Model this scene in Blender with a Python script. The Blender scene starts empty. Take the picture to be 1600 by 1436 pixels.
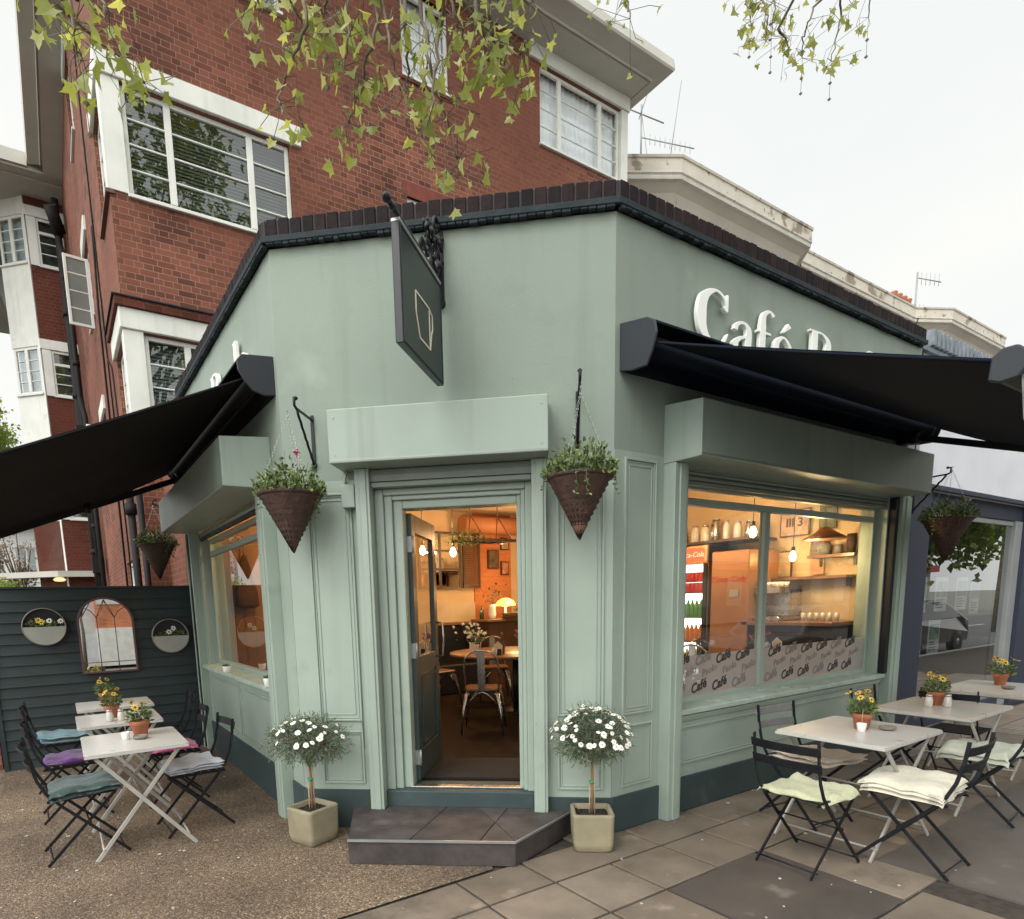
import bpy, bmesh, math, random
from math import radians as R, sin, cos, pi
from mathutils import Matrix, Vector
random.seed(7)
SC = bpy.context.scene
COL = SC.collection

# ------------------------------------------------------------------ camera
def setup_camera():
    yaw, pit, rol = 0.998512882, -0.152785730, -0.0278806346
    f = Vector((cos(pit)*cos(yaw), cos(pit)*sin(yaw), sin(pit)))
    right = Vector((sin(yaw), -cos(yaw), 0)); up = right.cross(f)
    rr = cos(rol)*right + sin(rol)*up
    uu = -sin(rol)*right + cos(rol)*up
    cam = bpy.data.cameras.new('camera'); ob = bpy.data.objects.new('camera', cam)
    COL.objects.link(ob)
    m = Matrix.Identity(4)
    for i in range(3):
        m[i][0] = rr[i]; m[i][1] = uu[i]; m[i][2] = -f[i]
    m[0][3], m[1][3], m[2][3] = 0, 0, 1.62
    ob.matrix_world = m
    cam.sensor_fit = 'HORIZONTAL'; cam.sensor_width = 36
    cam.lens = 962.957855*36/1600
    cam.shift_x = -(722.322145-800)/1600
    cam.shift_y = (1089.84474-718)/1600
    cam.clip_start = 0.05; cam.clip_end = 2000
    SC.camera = ob
setup_camera()

# ------------------------------------------------------------------ world, sun, exposure
SUN_EL, SUN_AZ = R(48), R(197)          # azimuth of the direction towards the sun, from +X anticlockwise
def setup_world():
    w = bpy.data.worlds.new('World'); SC.world = w; w.use_nodes = True
    nt = w.node_tree; nt.nodes.clear()
    N = nt.nodes.new; L = nt.links.new
    out = N('ShaderNodeOutputWorld'); bg = N('ShaderNodeBackground'); L(bg.outputs[0], out.inputs[0])
    sky = N('ShaderNodeTexSky'); sky.sky_type = 'NISHITA'; sky.sun_disc = False
    sky.sun_elevation = SUN_EL; sky.sun_rotation = pi/2 - SUN_AZ
    sky.air_density = 1.0; sky.dust_density = 6.0; sky.ozone_density = 1.0
    mul = N('ShaderNodeVectorMath'); mul.operation = 'SCALE'; mul.inputs['Scale'].default_value = 0.10
    L(sky.outputs[0], mul.inputs[0])
    # overcast layer: pale cloud brightening away from the view (towards the hidden sun), soft cloud structure
    tc = N('ShaderNodeTexCoord')
    dot = N('ShaderNodeVectorMath'); dot.operation = 'DOT_PRODUCT'; L(tc.outputs['Generated'], dot.inputs[0])
    dot.inputs[1].default_value = (cos(SUN_AZ)*0.75, sin(SUN_AZ)*0.75-0.25, 0.66)
    mr = N('ShaderNodeMapRange'); mr.inputs['From Min'].default_value = 0.1; mr.inputs['From Max'].default_value = 0.95
    mr.inputs['To Min'].default_value = 0.87; mr.inputs['To Max'].default_value = 2.75
    L(dot.outputs['Value'], mr.inputs['Value'])
    noi = N('ShaderNodeTexNoise'); noi.inputs['Scale'].default_value = 2.2; noi.inputs['Detail'].default_value = 5
    mp = N('ShaderNodeMapping'); mp.inputs['Scale'].default_value = (1, 1, 2.6)
    L(tc.outputs['Generated'], mp.inputs[0]); L(mp.outputs[0], noi.inputs['Vector'])
    nr = N('ShaderNodeMapRange'); nr.inputs['From Min'].default_value = 0.3; nr.inputs['From Max'].default_value = 0.7
    nr.inputs['To Min'].default_value = 0.97; nr.inputs['To Max'].default_value = 1.02
    L(noi.outputs['Fac'], nr.inputs['Value'])
    m2 = N('ShaderNodeMath'); m2.operation = 'MULTIPLY'; L(mr.outputs[0], m2.inputs[0]); L(nr.outputs[0], m2.inputs[1])
    cr = N('ShaderNodeValToRGB')
    cr.color_ramp.elements[0].position = 0.35; cr.color_ramp.elements[0].color = (0.925, 0.955, 0.945, 1)
    cr.color_ramp.elements[1].position = 0.65; cr.color_ramp.elements[1].color = (0.965, 0.970, 0.935, 1)
    L(noi.outputs['Fac'], cr.inputs[0])
    sc = N('ShaderNodeVectorMath'); sc.operation = 'SCALE'; L(cr.outputs[0], sc.inputs[0]); L(m2.outputs[0], sc.inputs['Scale'])
    mix = N('ShaderNodeMix'); mix.data_type = 'RGBA'; mix.inputs[0].default_value = 0.96
    L(mul.outputs[0], mix.inputs[6]); L(sc.outputs[0], mix.inputs[7])
    L(mix.outputs[2], bg.inputs[0]); bg.inputs[1].default_value = 1.0
    sl = bpy.data.lights.new('sun', 'SUN'); sl.energy = 1.1; sl.angle = R(22); sl.color = (1, 0.97, 0.92)
    so = bpy.data.objects.new('sun', sl); COL.objects.link(so)
    d = Vector((cos(SUN_EL)*cos(SUN_AZ), cos(SUN_EL)*sin(SUN_AZ), sin(SUN_EL)))
    so.rotation_euler = (-d).to_track_quat('-Z', 'Y').to_euler()
    so.location = d*30
setup_world()
SC.view_settings.view_transform = 'Standard'; SC.view_settings.look = 'None'
SC.view_settings.exposure = 0.25; SC.view_settings.gamma = 1
SC.cycles.max_bounces = 7; SC.cycles.transparent_max_bounces = 12; SC.cycles.diffuse_bounces = 4
SC.cycles.glossy_bounces = 4; SC.cycles.sample_clamp_indirect = 4.0
SC.cycles.use_denoising = True

# ------------------------------------------------------------------ materials
def newmat(name):
    m = bpy.data.materials.new(name); m.use_nodes = True
    nt = m.node_tree; b = nt.nodes['Principled BSDF']
    return m, nt, b
def mat(name, col, rough=0.6, metal=0.0, nscale=3.0, namt=0.12, bump=0.0, bscale=60.0, coat=0.0, var=None, spec=0.5,
        spot=None, emit=None, estr=0.0, sheen=0.0, streak=0.0):
    m, nt, b = newmat(name); N = nt.nodes.new; L = nt.links.new
    tc = N('ShaderNodeTexCoord')
    noi = N('ShaderNodeTexNoise'); noi.inputs['Scale'].default_value = nscale; noi.inputs['Detail'].default_value = 6
    L(tc.outputs['Object'], noi.inputs['Vector'])
    mr = N('ShaderNodeMapRange'); mr.inputs['From Min'].default_value = 0.3; mr.inputs['From Max'].default_value = 0.7
    mr.inputs['To Min'].default_value = 1-namt; mr.inputs['To Max'].default_value = 1+namt
    L(noi.outputs['Fac'], mr.inputs['Value'])
    src = None
    if var:
        at = N('ShaderNodeAttribute'); at.attribute_name = 'var'
        ra = N('ShaderNodeValToRGB'); L(at.outputs['Fac'], ra.inputs[0])
        els = ra.color_ramp.elements
        for i, cc in enumerate(var):
            e = els[i] if i < 2 else els.new(1.0)
            e.position = i/(len(var)-1); e.color = (*cc, 1)
        # keep order right when more than two stops
        src = ra.outputs[0]
    sc = N('ShaderNodeVectorMath'); sc.operation = 'SCALE'
    if src: L(src, sc.inputs[0])
    else: sc.inputs[0].default_value = col
    L(mr.outputs[0], sc.inputs['Scale'])
    colout = sc.outputs[0]
    if spot:                                   # (colour, scale, threshold, width): real stains or chips with a shape of their own
        for (scol, sscale, th, wd) in spot:
            n2 = N('ShaderNodeTexNoise'); n2.inputs['Scale'].default_value = sscale; n2.inputs['Detail'].default_value = 8
            L(tc.outputs['Object'], n2.inputs['Vector'])
            r2 = N('ShaderNodeMapRange'); r2.inputs['From Min'].default_value = th; r2.inputs['From Max'].default_value = th+wd
            L(n2.outputs['Fac'], r2.inputs['Value'])
            mx = N('ShaderNodeMix'); mx.data_type = 'RGBA'
            L(r2.outputs[0], mx.inputs[0]); L(colout, mx.inputs[6]); mx.inputs[7].default_value = (*scol, 1)
            colout = mx.outputs[2]
    if streak:                                 # run-off dirt: thin vertical streaks with a shape of their own
        mp = N('ShaderNodeMapping'); mp.inputs['Scale'].default_value = (9, 9, .55); L(tc.outputs['Object'], mp.inputs[0])
        n3 = N('ShaderNodeTexNoise'); n3.inputs['Scale'].default_value = 1.0; n3.inputs['Detail'].default_value = 6; L(mp.outputs[0], n3.inputs['Vector'])
        r3 = N('ShaderNodeMapRange'); r3.inputs['From Min'].default_value = .54; r3.inputs['From Max'].default_value = .72; r3.inputs['To Max'].default_value = .30*streak; L(n3.outputs['Fac'], r3.inputs['Value'])
        m3 = N('ShaderNodeMix'); m3.data_type = 'RGBA'; L(r3.outputs[0], m3.inputs[0]); L(colout, m3.inputs[6]); m3.inputs[7].default_value = (col[0]*.45, col[1]*.45, col[2]*.40, 1); colout = m3.outputs[2]
    L(colout, b.inputs['Base Color'])
    b.inputs['Metallic'].default_value = metal
    rr = N('ShaderNodeMapRange'); rr.inputs['To Min'].default_value = max(0.0, rough-0.08*min(1, rough*8)); rr.inputs['To Max'].default_value = min(1, rough+0.08*min(1, rough*8))
    L(noi.outputs['Fac'], rr.inputs['Value']); L(rr.outputs[0], b.inputs['Roughness'])
    b.inputs['Specular IOR Level'].default_value = spec
    b.inputs['Coat Weight'].default_value = coat
    if sheen: b.inputs['Sheen Weight'].default_value = sheen
    if bump:
        bn = N('ShaderNodeTexNoise'); bn.inputs['Scale'].default_value = bscale; bn.inputs['Detail'].default_value = 5
        L(tc.outputs['Object'], bn.inputs['Vector'])
        bp = N('ShaderNodeBump'); bp.inputs['Strength'].default_value = bump; bp.inputs['Distance'].default_value = 0.01
        L(bn.outputs['Fac'], bp.inputs['Height']); L(bp.outputs[0], b.inputs['Normal'])
    if emit:
        b.inputs['Emission Color'].default_value = (*emit, 1); b.inputs['Emission Strength'].default_value = estr
    return m
def mat_brick(name, c1, c2, mortar, w=0.215, h=0.065, mw=0.010, rough=0.85, squash=None, mort_amt=1.0):
    m, nt, b = newmat(name); N = nt.nodes.new; L = nt.links.new
    uv = N('ShaderNodeUVMap'); uv.uv_map = 'UVMap'
    nz = N('ShaderNodeTexNoise'); nz.inputs['Scale'].default_value = 9; nz.inputs['Detail'].default_value = 3
    L(uv.outputs[0], nz.inputs['Vector'])
    ad = N('ShaderNodeVectorMath'); ad.operation = 'MULTIPLY_ADD'
    L(nz.outputs['Color'], ad.inputs[0]); ad.inputs[1].default_value = (0.006, 0.006, 0); L(uv.outputs[0], ad.inputs[2])
    br = N('ShaderNodeTexBrick'); L(ad.outputs[0], br.inputs['Vector'])
    br.inputs['Scale'].default_value = 1; br.inputs['Brick Width'].default_value = w+mw; br.inputs['Row Height'].default_value = h+mw
    br.inputs['Mortar Size'].default_value = mw*0.5; br.inputs['Mortar Smooth'].default_value = 0.3
    br.inputs['Color1'].default_value = (*c1, 1); br.inputs['Color2'].default_value = (*c2, 1); br.inputs['Mortar'].default_value = (*mortar, 1)
    br.offset = 0.5
    if squash: br.squash = squash; br.squash_frequency = 2
    n2 = N('ShaderNodeTexNoise'); n2.inputs['Scale'].default_value = 0.9; n2.inputs['Detail'].default_value = 8; L(uv.outputs[0], n2.inputs['Vector'])
    mr = N('ShaderNodeMapRange'); mr.inputs['From Min'].default_value = 0.3; mr.inputs['From Max'].default_value = 0.7
    mr.inputs['To Min'].default_value = 0.58; mr.inputs['To Max'].default_value = 1.38
    L(n2.outputs['Fac'], mr.inputs['Value'])
    sc = N('ShaderNodeVectorMath'); sc.operation = 'SCALE'; L(br.outputs['Color'], sc.inputs[0]); L(mr.outputs[0], sc.inputs['Scale'])
    # weathered bricks where mortar and face blur into each other
    n3 = N('ShaderNodeTexNoise'); n3.inputs['Scale'].default_value = 0.45; n3.inputs['Detail'].default_value = 4; L(uv.outputs[0], n3.inputs['Vector'])
    r3 = N('ShaderNodeMapRange'); r3.inputs['From Min'].default_value = 0.42; r3.inputs['From Max'].default_value = 0.60; r3.inputs['To Max'].default_value = 0.75
    L(n3.outputs['Fac'], r3.inputs['Value'])
    mx = N('ShaderNodeMix'); mx.data_type = 'RGBA'; L(r3.outputs[0], mx.inputs[0]); L(sc.outputs[0], mx.inputs[6])
    sc4 = N('ShaderNodeVectorMath'); sc4.operation = 'SCALE'; sc4.inputs[0].default_value = [0.5*(a+d) for a, d in zip(c1, c2)]
    n5 = N('ShaderNodeTexNoise'); n5.inputs['Scale'].default_value = 14; n5.inputs['Detail'].default_value = 5; L(uv.outputs[0], n5.inputs['Vector'])
    r5 = N('ShaderNodeMapRange'); r5.inputs['To Min'].default_value = 0.7; r5.inputs['To Max'].default_value = 1.35; L(n5.outputs['Fac'], r5.inputs['Value'])
    L(r5.outputs[0], sc4.inputs['Scale']); L(sc4.outputs[0], mx.inputs[7])
    L(mx.outputs[2], b.inputs['Base Color']); b.inputs['Roughness'].default_value = rough; b.inputs['Specular IOR Level'].default_value = 0.25
    bp = N('ShaderNodeBump'); bp.inputs['Strength'].default_value = 0.55; bp.inputs['Distance'].default_value = 0.006; bp.invert = True
    L(br.outputs['Fac'], bp.inputs['Height'])
    n4 = N('ShaderNodeTexNoise'); n4.inputs['Scale'].default_value = 60; n4.inputs['Detail'].default_value = 4; L(uv.outputs[0], n4.inputs['Vector'])
    b2 = N('ShaderNodeBump'); b2.inputs['Strength'].default_value = 0.35; b2.inputs['Distance'].default_value = 0.004
    L(n4.outputs['Fac'], b2.inputs['Height']); L(bp.outputs[0], b2.inputs['Normal']); L(b2.outputs[0], b.inputs['Normal'])
    return m
def mat_glass(name, tint=(1, 1, 1), ior=1.5, refl=1.0, rough=0.0, haze=0.0):
    m = bpy.data.materials.new(name); m.use_nodes = True; nt = m.node_tree; nt.nodes.clear()
    N = nt.nodes.new; L = nt.links.new
    out = N('ShaderNodeOutputMaterial'); tr = N('ShaderNodeBsdfTransparent'); tr.inputs[0].default_value = (*tint, 1)
    gl = N('ShaderNodeBsdfGlossy'); gl.inputs['Roughness'].default_value = rough
    fr = N('ShaderNodeFresnel'); fr.inputs[0].default_value = ior
    mu = N('ShaderNodeMath'); mu.operation = 'MULTIPLY'; mu.inputs[1].default_value = refl; mu.use_clamp = True
    ge = N('ShaderNodeNewGeometry'); iv = N('ShaderNodeMath'); iv.operation = 'SUBTRACT'; iv.inputs[0].default_value = 1.0; L(ge.outputs['Backfacing'], iv.inputs[1])
    m0 = N('ShaderNodeMath'); m0.operation = 'MULTIPLY'; L(fr.outputs[0], m0.inputs[0]); L(iv.outputs[0], m0.inputs[1])   # outer face only: no false total reflection inside a pane
    L(m0.outputs[0], mu.inputs[0])
    tc = N('ShaderNodeTexCoord'); no = N('ShaderNodeTexNoise'); no.inputs['Scale'].default_value = 0.8; L(tc.outputs['Object'], no.inputs['Vector'])
    bp = N('ShaderNodeBump'); bp.inputs['Strength'].default_value = 0.04; bp.inputs['Distance'].default_value = 0.02; L(no.outputs['Fac'], bp.inputs['Height'])
    L(bp.outputs[0], gl.inputs['Normal'])
    mx = N('ShaderNodeMixShader'); L(mu.outputs[0], mx.inputs[0]); L(tr.outputs[0], mx.inputs[1]); L(gl.outputs[0], mx.inputs[2])
    L(mx.outputs[0], out.inputs[0]); return m
def mat_emit(name, col, s):
    m = bpy.data.materials.new(name); m.use_nodes = True; nt = m.node_tree; nt.nodes.clear()
    out = nt.nodes.new('ShaderNodeOutputMaterial'); e = nt.nodes.new('ShaderNodeEmission')
    e.inputs[0].default_value = (*col, 1); e.inputs[1].default_value = s
    nt.links.new(e.outputs[0], out.inputs[0]); return m

GRN = (0.365, 0.485, 0.400)
M = {}
M['render'] = mat('sage render', (0.243, 0.290, 0.246), 0.75, nscale=1.3, namt=0.07, bump=0.22, bscale=120, spec=0.3,
                  spot=[((0.19, 0.225, 0.18), 2.2, 0.62, 0.25), ((0.30, 0.35, 0.30), 1.4, 0.63, 0.1), ((0.13, 0.155, 0.13), 46, 0.745, 0.02)], streak=.45)
M['green'] = mat('sage gloss joinery', (0.293, 0.356, 0.303), 0.40, nscale=2.0, namt=0.07, bump=0.10, bscale=40, spec=0.5, spot=[((0.22, 0.26, 0.21), 3.2, 0.66, 0.2), ((0.15, 0.18, 0.15), 31, 0.735, 0.02)], streak=.25)
M['green_worn'] = mat('worn sage sill', (0.34, 0.42, 0.36), 0.5, nscale=6, namt=0.15, bump=0.3, bscale=30, spot=[((0.50, 0.56, 0.50), 9, 0.60, 0.08), ((0.14, 0.17, 0.14), 14, 0.64, 0.05)])
M['green_box'] = mat('sage shutter box', (0.272, 0.333, 0.285), 0.42, nscale=1.6, namt=0.07, spec=0.5, streak=.8, spot=[((0.22, 0.27, 0.22), 3.0, 0.63, 0.2)])
M['teal'] = mat('dark teal plinth', (0.030, 0.050, 0.051), 0.6, nscale=3, namt=0.15, bump=0.1, spot=[((0.065, 0.085, 0.082), 5, 0.62, 0.2)])
M['teal_door'] = mat('dark teal door paint', (0.035, 0.055, 0.058), 0.3, nscale=2, namt=0.08, spec=0.5)
M['coping'] = mat('dark engineering brick', (0.05, 0.04, 0.042), 0.75, nscale=14, namt=0.35, bump=0.4, bscale=50, spec=.15, var=[(0.009, 0.007, 0.009), (0.024, 0.014, 0.014), (0.014, 0.010, 0.013)])
M['mortar'] = mat('coping mortar', (0.035, 0.032, 0.031), 0.9, bump=0.4)
M['lead'] = mat('dark painted flashing', (0.022, 0.031, 0.035), 0.7, nscale=10, spec=.2, namt=0.3, bump=0.4, bscale=40)
M['fabric'] = mat('charcoal awning fabric', (0.013, 0.016, 0.026), 0.95, nscale=1.5, namt=0.12, bump=0.15, bscale=300, spec=0.08)
M['fabric_b'] = mat('black awning fabric', (0.011, 0.010, 0.010), 0.9, nscale=1.5, namt=0.12, bump=0.15, bscale=300, spec=0.2)
M['valance'] = mat('faded valance fabric', (0.30, 0.29, 0.27), 0.9, nscale=6, namt=0.25, bump=0.3, bscale=80, spot=[((0.10, 0.10, 0.10), 7, 0.52, 0.2)])
M['anthracite'] = mat('anthracite powder coat', (0.034, 0.038, 0.045), 0.5, nscale=2, namt=0.06, spec=.3)
M['blackmetal'] = mat('black painted metal', (0.009, 0.010, 0.012), 0.45, nscale=8, namt=0.2, spec=0.35)
M['shutter'] = mat('grey roller slats', (0.175, 0.205, 0.18), 0.45, nscale=5, namt=0.1)
M['white'] = mat('white window paint', (0.66, 0.66, 0.61), 0.4, nscale=3, namt=0.07, spot=[((0.42, 0.42, 0.37), 4, 0.62, 0.2)], streak=.7)
M['letter'] = mat('white lettering', (0.84, 0.85, 0.80), 0.45, nscale=4, namt=0.03)
M['soffit'] = mat('cream painted soffit', (0.47, 0.455, 0.405), 0.8, nscale=1.2, namt=0.08, bump=0.15, bscale=20, spot=[((0.33, 0.32, 0.29), 2.5, 0.62, 0.2)])
M['oldwhite'] = mat('weathered cream render', (0.52, 0.475, 0.40), 0.85, nscale=1.6, namt=0.12, bump=0.5, bscale=14,
                    spot=[((0.24, 0.195, 0.14), 1.5, 0.555, 0.05), ((0.16, 0.13, 0.10), 6.0, 0.63, 0.04)])
M['oldwhite2'] = mat('cream cove plaster', (0.50, 0.455, 0.395), 0.85, nscale=0.9, namt=0.10, bump=0.25, bscale=9, spot=[((0.22, 0.19, 0.16), 3.0, 0.67, 0.05)])
M['brick'] = mat_brick('red stock brick', (0.098, 0.037, 0.025), (0.218, 0.080, 0.051), (0.31, 0.175, 0.125), squash=0.5)
M['brick_dk'] = mat_brick('brown red brick', (0.080, 0.022, 0.014), (0.120, 0.034, 0.021), (0.15, 0.075, 0.05), squash=0.5)
M['roof'] = mat('dark roof felt', (0.06, 0.06, 0.06), 0.9, nscale=4, namt=0.2, bump=0.3)
M['glass'] = mat_glass('window glass', refl=1.25)
M['glass_shop'] = mat_glass('shop window glass', (0.94, 0.95, 0.95), refl=2.3)
M['glass_dark'] = mat_glass('reflecting shop glass', (0.85, 0.88, 0.88), refl=3.2)
M['glass_up'] = mat_glass('upper window glass', (0.8, 0.83, 0.83), refl=2.6)
M['blind'] = mat('pale blind', (0.26, 0.29, 0.27), 0.8, nscale=1, namt=0.05)
M['blind_dk'] = mat('grey green slatted blind', (0.125, 0.145, 0.118), 0.7, nscale=1, namt=0.05)
M['curtain'] = mat('white net curtain', (0.70, 0.75, 0.77), 0.9, nscale=2, namt=0.08)
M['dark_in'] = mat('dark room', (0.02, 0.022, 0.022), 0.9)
M['pipe'] = mat('black cast iron pipe', (0.010, 0.009, 0.009), 0.65, nscale=9, namt=0.3, spec=.25)
M['navy'] = mat('navy shopfront paint', (0.020, 0.026, 0.050), 0.55, nscale=1.5, namt=0.08)
M['fascia'] = mat('white fascia board', (0.66, 0.67, 0.72), 0.45, nscale=3, namt=0.05)
M['mirror'] = mat('mirror silvering', (0.93, 0.93, 0.93), 0.0, metal=1.0, namt=0.0)
M['fence'] = mat('dark blue green boarding', (0.010, 0.021, 0.023), 0.6, nscale=5, namt=0.25, bump=0.15, bscale=60)
M['wood_or'] = mat('warm pine boarding', (0.40, 0.20, 0.08), 0.5, nscale=4, namt=0.15)
M['tan_frame'] = mat('grey zinc frame', (0.22, 0.20, 0.18), 0.45, metal=0.3)
M['plum_frame'] = mat('plum metal mirror frame', (0.10, 0.055, 0.06), 0.5, metal=0.4)
M['table'] = mat('light grey metal tabletop', (0.50, 0.485, 0.455), 0.3, nscale=5, namt=0.06, spot=[((0.30, 0.29, 0.27), 11, 0.66, 0.06)])
M['tleg'] = mat('light grey metal legs', (0.37, 0.355, 0.325), 0.45, nscale=9, namt=0.12)
M['chairblk'] = mat('black bistro paint', (0.008, 0.009, 0.012), 0.5, nscale=12, namt=0.3, spec=0.3, spot=[((0.06, 0.045, 0.035), 30, 0.72, 0.03)])
M['chairgry'] = mat('weathered grey bistro slats', (0.13, 0.13, 0.125), 0.6, nscale=9, namt=0.25)
M['terracotta'] = mat('terracotta', (0.36, 0.125, 0.06), 0.8, nscale=14, namt=0.18, bump=0.1)
M['soil'] = mat('soil', (0.020, 0.013, 0.009), 1.0, nscale=30, namt=0.5, bump=1.0, bscale=80)
M['stonepot'] = mat('sandstone planter', (0.265, 0.23, 0.15), 0.85, nscale=5, namt=0.2, bump=0.25, bscale=70, spot=[((0.17, 0.15, 0.09), 6, 0.6, 0.2)])
M['rattan'] = mat('dark woven rattan', (0.052, 0.026, 0.018), 0.7, nscale=20, namt=0.4, bump=0.6, bscale=60, spot=[((0.15, 0.075, 0.045), 18, 0.66, 0.06)])
M['leaf'] = mat('basket leaves', (0.1, 0.15, 0.05), 0.55, var=[(0.035, 0.058, 0.018), (0.12, 0.165, 0.055), (0.22, 0.27, 0.10)], spec=0.3)
M['leaf_sage'] = mat('grey green feathery leaves', (0.1, 0.15, 0.05), 0.6, var=[(0.055, 0.075, 0.045), (0.16, 0.19, 0.115)], spec=0.3)
M['petal'] = mat('white petals', (0.86, 0.87, 0.82), 0.6, namt=0.03)
M['petal_y'] = mat('yellow petals', (0.78, 0.56, 0.09), 0.6, namt=0.1)
M['petal_p'] = mat('pink petals', (0.45, 0.06, 0.16), 0.6)
M['flower_eye'] = mat('brown flower eye', (0.10, 0.045, 0.015), 0.8)
M['flower_eye_y'] = mat('yellow flower eye', (0.55, 0.38, 0.05), 0.8)
M['stem'] = mat('woody stem', (0.22, 0.14, 0.08), 0.8, nscale=20, namt=0.2)
M['cane'] = mat('bamboo cane', (0.42, 0.30, 0.17), 0.6)
M['tie'] = mat('green plant tie', (0.03, 0.30, 0.12), 0.6)
M['chain'] = mat('galvanised chain', (0.55, 0.56, 0.55), 0.3, metal=0.9)
M['bark'] = mat('plane bark', (0.13, 0.11, 0.075), 0.9, nscale=8, namt=0.3, bump=0.6, bscale=20)
M['white_pot'] = mat('white glazed pot', (0.75, 0.75, 0.72), 0.25)
M['glass_jar'] = mat('frosted glass jar', (0.55, 0.52, 0.48), 0.15, spec=0.8)
M['tin_lid'] = mat('steel lid', (0.5, 0.5, 0.5), 0.3, metal=0.9)
M['stone'] = mat('grey stone dish', (0.20, 0.17, 0.15), 0.7, nscale=20, namt=0.2)
M['steel'] = mat('brushed steel', (0.45, 0.43, 0.41), 0.28, metal=1.0, nscale=15, namt=0.1)
M['galv'] = mat('grey hinge metal', (0.33, 0.34, 0.33), 0.4, metal=0.6)
def ground_mats():
    # exposed aggregate concrete
    m, nt, b = newmat('exposed aggregate'); N = nt.nodes.new; L = nt.links.new
    tc = N('ShaderNodeTexCoord')
    v = N('ShaderNodeTexVoronoi'); v.inputs['Scale'].default_value = 105; L(tc.outputs['Object'], v.inputs['Vector'])
    vr = N('ShaderNodeSeparateColor'); L(v.outputs['Color'], vr.inputs[0])
    cr = N('ShaderNodeValToRGB'); e = cr.color_ramp.elements
    e[0].position = 0.0; e[0].color = (0.070, 0.046, 0.031, 1); e[1].position = 1.0; e[1].color = (0.34, 0.27, 0.20, 1)
    for p_, c_ in ((0.45, (0.136, 0.096, 0.062)), (0.72, (0.168, 0.118, 0.076)), (0.90, (0.225, 0.163, 0.108)), (0.97, (0.28, 0.21, 0.15))):
        q = e.new(p_); q.color = (*c_, 1)
    L(vr.outputs[0], cr.inputs[0])
    n = N('ShaderNodeTexNoise'); n.inputs['Scale'].default_value = 1.1; n.inputs['Detail'].default_value = 7; L(tc.outputs['Object'], n.inputs['Vector'])
    mr = N('ShaderNodeMapRange'); mr.inputs['From Min'].default_value = 0.3; mr.inputs['From Max'].default_value = 0.7; mr.inputs['To Min'].default_value = 0.62; mr.inputs['To Max'].default_value = 1.3
    L(n.outputs['Fac'], mr.inputs['Value'])
    sc = N('ShaderNodeVectorMath'); sc.operation = 'SCALE'; L(cr.outputs[0], sc.inputs[0]); L(mr.outputs[0], sc.inputs['Scale'])
    # light lichen / gum chips
    n2 = N('ShaderNodeTexNoise'); n2.inputs['Scale'].default_value = 24; n2.inputs['Detail'].default_value = 3; L(tc.outputs['Object'], n2.inputs['Vector'])
    r2 = N('ShaderNodeMapRange'); r2.inputs['From Min'].default_value = 0.69; r2.inputs['From Max'].default_value = 0.71; L(n2.outputs['Fac'], r2.inputs['Value'])
    mx = N('ShaderNodeMix'); mx.data_type = 'RGBA'; L(r2.outputs[0], mx.inputs[0]); L(sc.outputs[0], mx.inputs[6]); mx.inputs[7].default_value = (0.36, 0.31, 0.25, 1)
    L(mx.outputs[2], b.inputs['Base Color']); b.inputs['Roughness'].default_value = 0.8
    bp = N('ShaderNodeBump'); bp.inputs['Strength'].default_value = 0.8; bp.inputs['Distance'].default_value = 0.006; bp.invert = True
    L(v.outputs['Distance'], bp.inputs['Height']); L(bp.outputs[0], b.inputs['Normal'])
    M['aggregate'] = m
    # concrete slabs, colour per slab from 'var'
    def slab(name, cols, cscale=1.0, amt=(0.7, 1.28), bs=55):
        m, nt, b = newmat(name); N = nt.nodes.new; L = nt.links.new
        tc = N('ShaderNodeTexCoord'); at = N('ShaderNodeAttribute'); at.attribute_name = 'var'
        cr = N('ShaderNodeValToRGB'); cr.color_ramp.elements[0].color = (*cols[0], 1); cr.color_ramp.elements[1].color = (*cols[1], 1); L(at.outputs['Fac'], cr.inputs[0])
        n = N('ShaderNodeTexNoise'); n.inputs['Scale'].default_value = 2.3*cscale; n.inputs['Detail'].default_value = 9; n.inputs['Roughness'].default_value = 0.62; L(tc.outputs['Object'], n.inputs['Vector'])
        mr = N('ShaderNodeMapRange'); mr.inputs['From Min'].default_value = 0.3; mr.inputs['From Max'].default_value = 0.7; mr.inputs['To Min'].default_value = amt[0]; mr.inputs['To Max'].default_value = amt[1]; L(n.outputs['Fac'], mr.inputs['Value'])
        sc = N('ShaderNodeVectorMath'); sc.operation = 'SCALE'; L(cr.outputs[0], sc.inputs[0]); L(mr.outputs[0], sc.inputs['Scale'])
        v = N('ShaderNodeTexVoronoi'); v.inputs['Scale'].default_value = 2.6; v.inputs['Randomness'].default_value = 1; L(tc.outputs['Object'], v.inputs['Vector'])
        nd = N('ShaderNodeTexNoise'); nd.inputs['Scale'].default_value = 30; L(tc.outputs['Object'], nd.inputs['Vector'])
        ad = N('ShaderNodeMath'); ad.operation = 'MULTIPLY_ADD'; L(nd.outputs['Fac'], ad.inputs[0]); ad.inputs[1].default_value = 0.05; L(v.outputs['Distance'], ad.inputs[2])
        r2 = N('ShaderNodeMapRange'); r2.inputs['From Min'].default_value = 0.062; r2.inputs['From Max'].default_value = 0.050; L(ad.outputs[0], r2.inputs['Value'])
        mx = N('ShaderNodeMix'); mx.data_type = 'RGBA'; L(r2.outputs[0], mx.inputs[0]); L(sc.outputs[0], mx.inputs[6]); mx.inputs[7].default_value = (0.33, 0.29, 0.25, 1)
        ns = N('ShaderNodeTexNoise'); ns.inputs['Scale'].default_value = 1.1; ns.inputs['Detail'].default_value = 10; ns.inputs['Roughness'].default_value = .7; L(tc.outputs['Object'], ns.inputs['Vector'])
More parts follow.
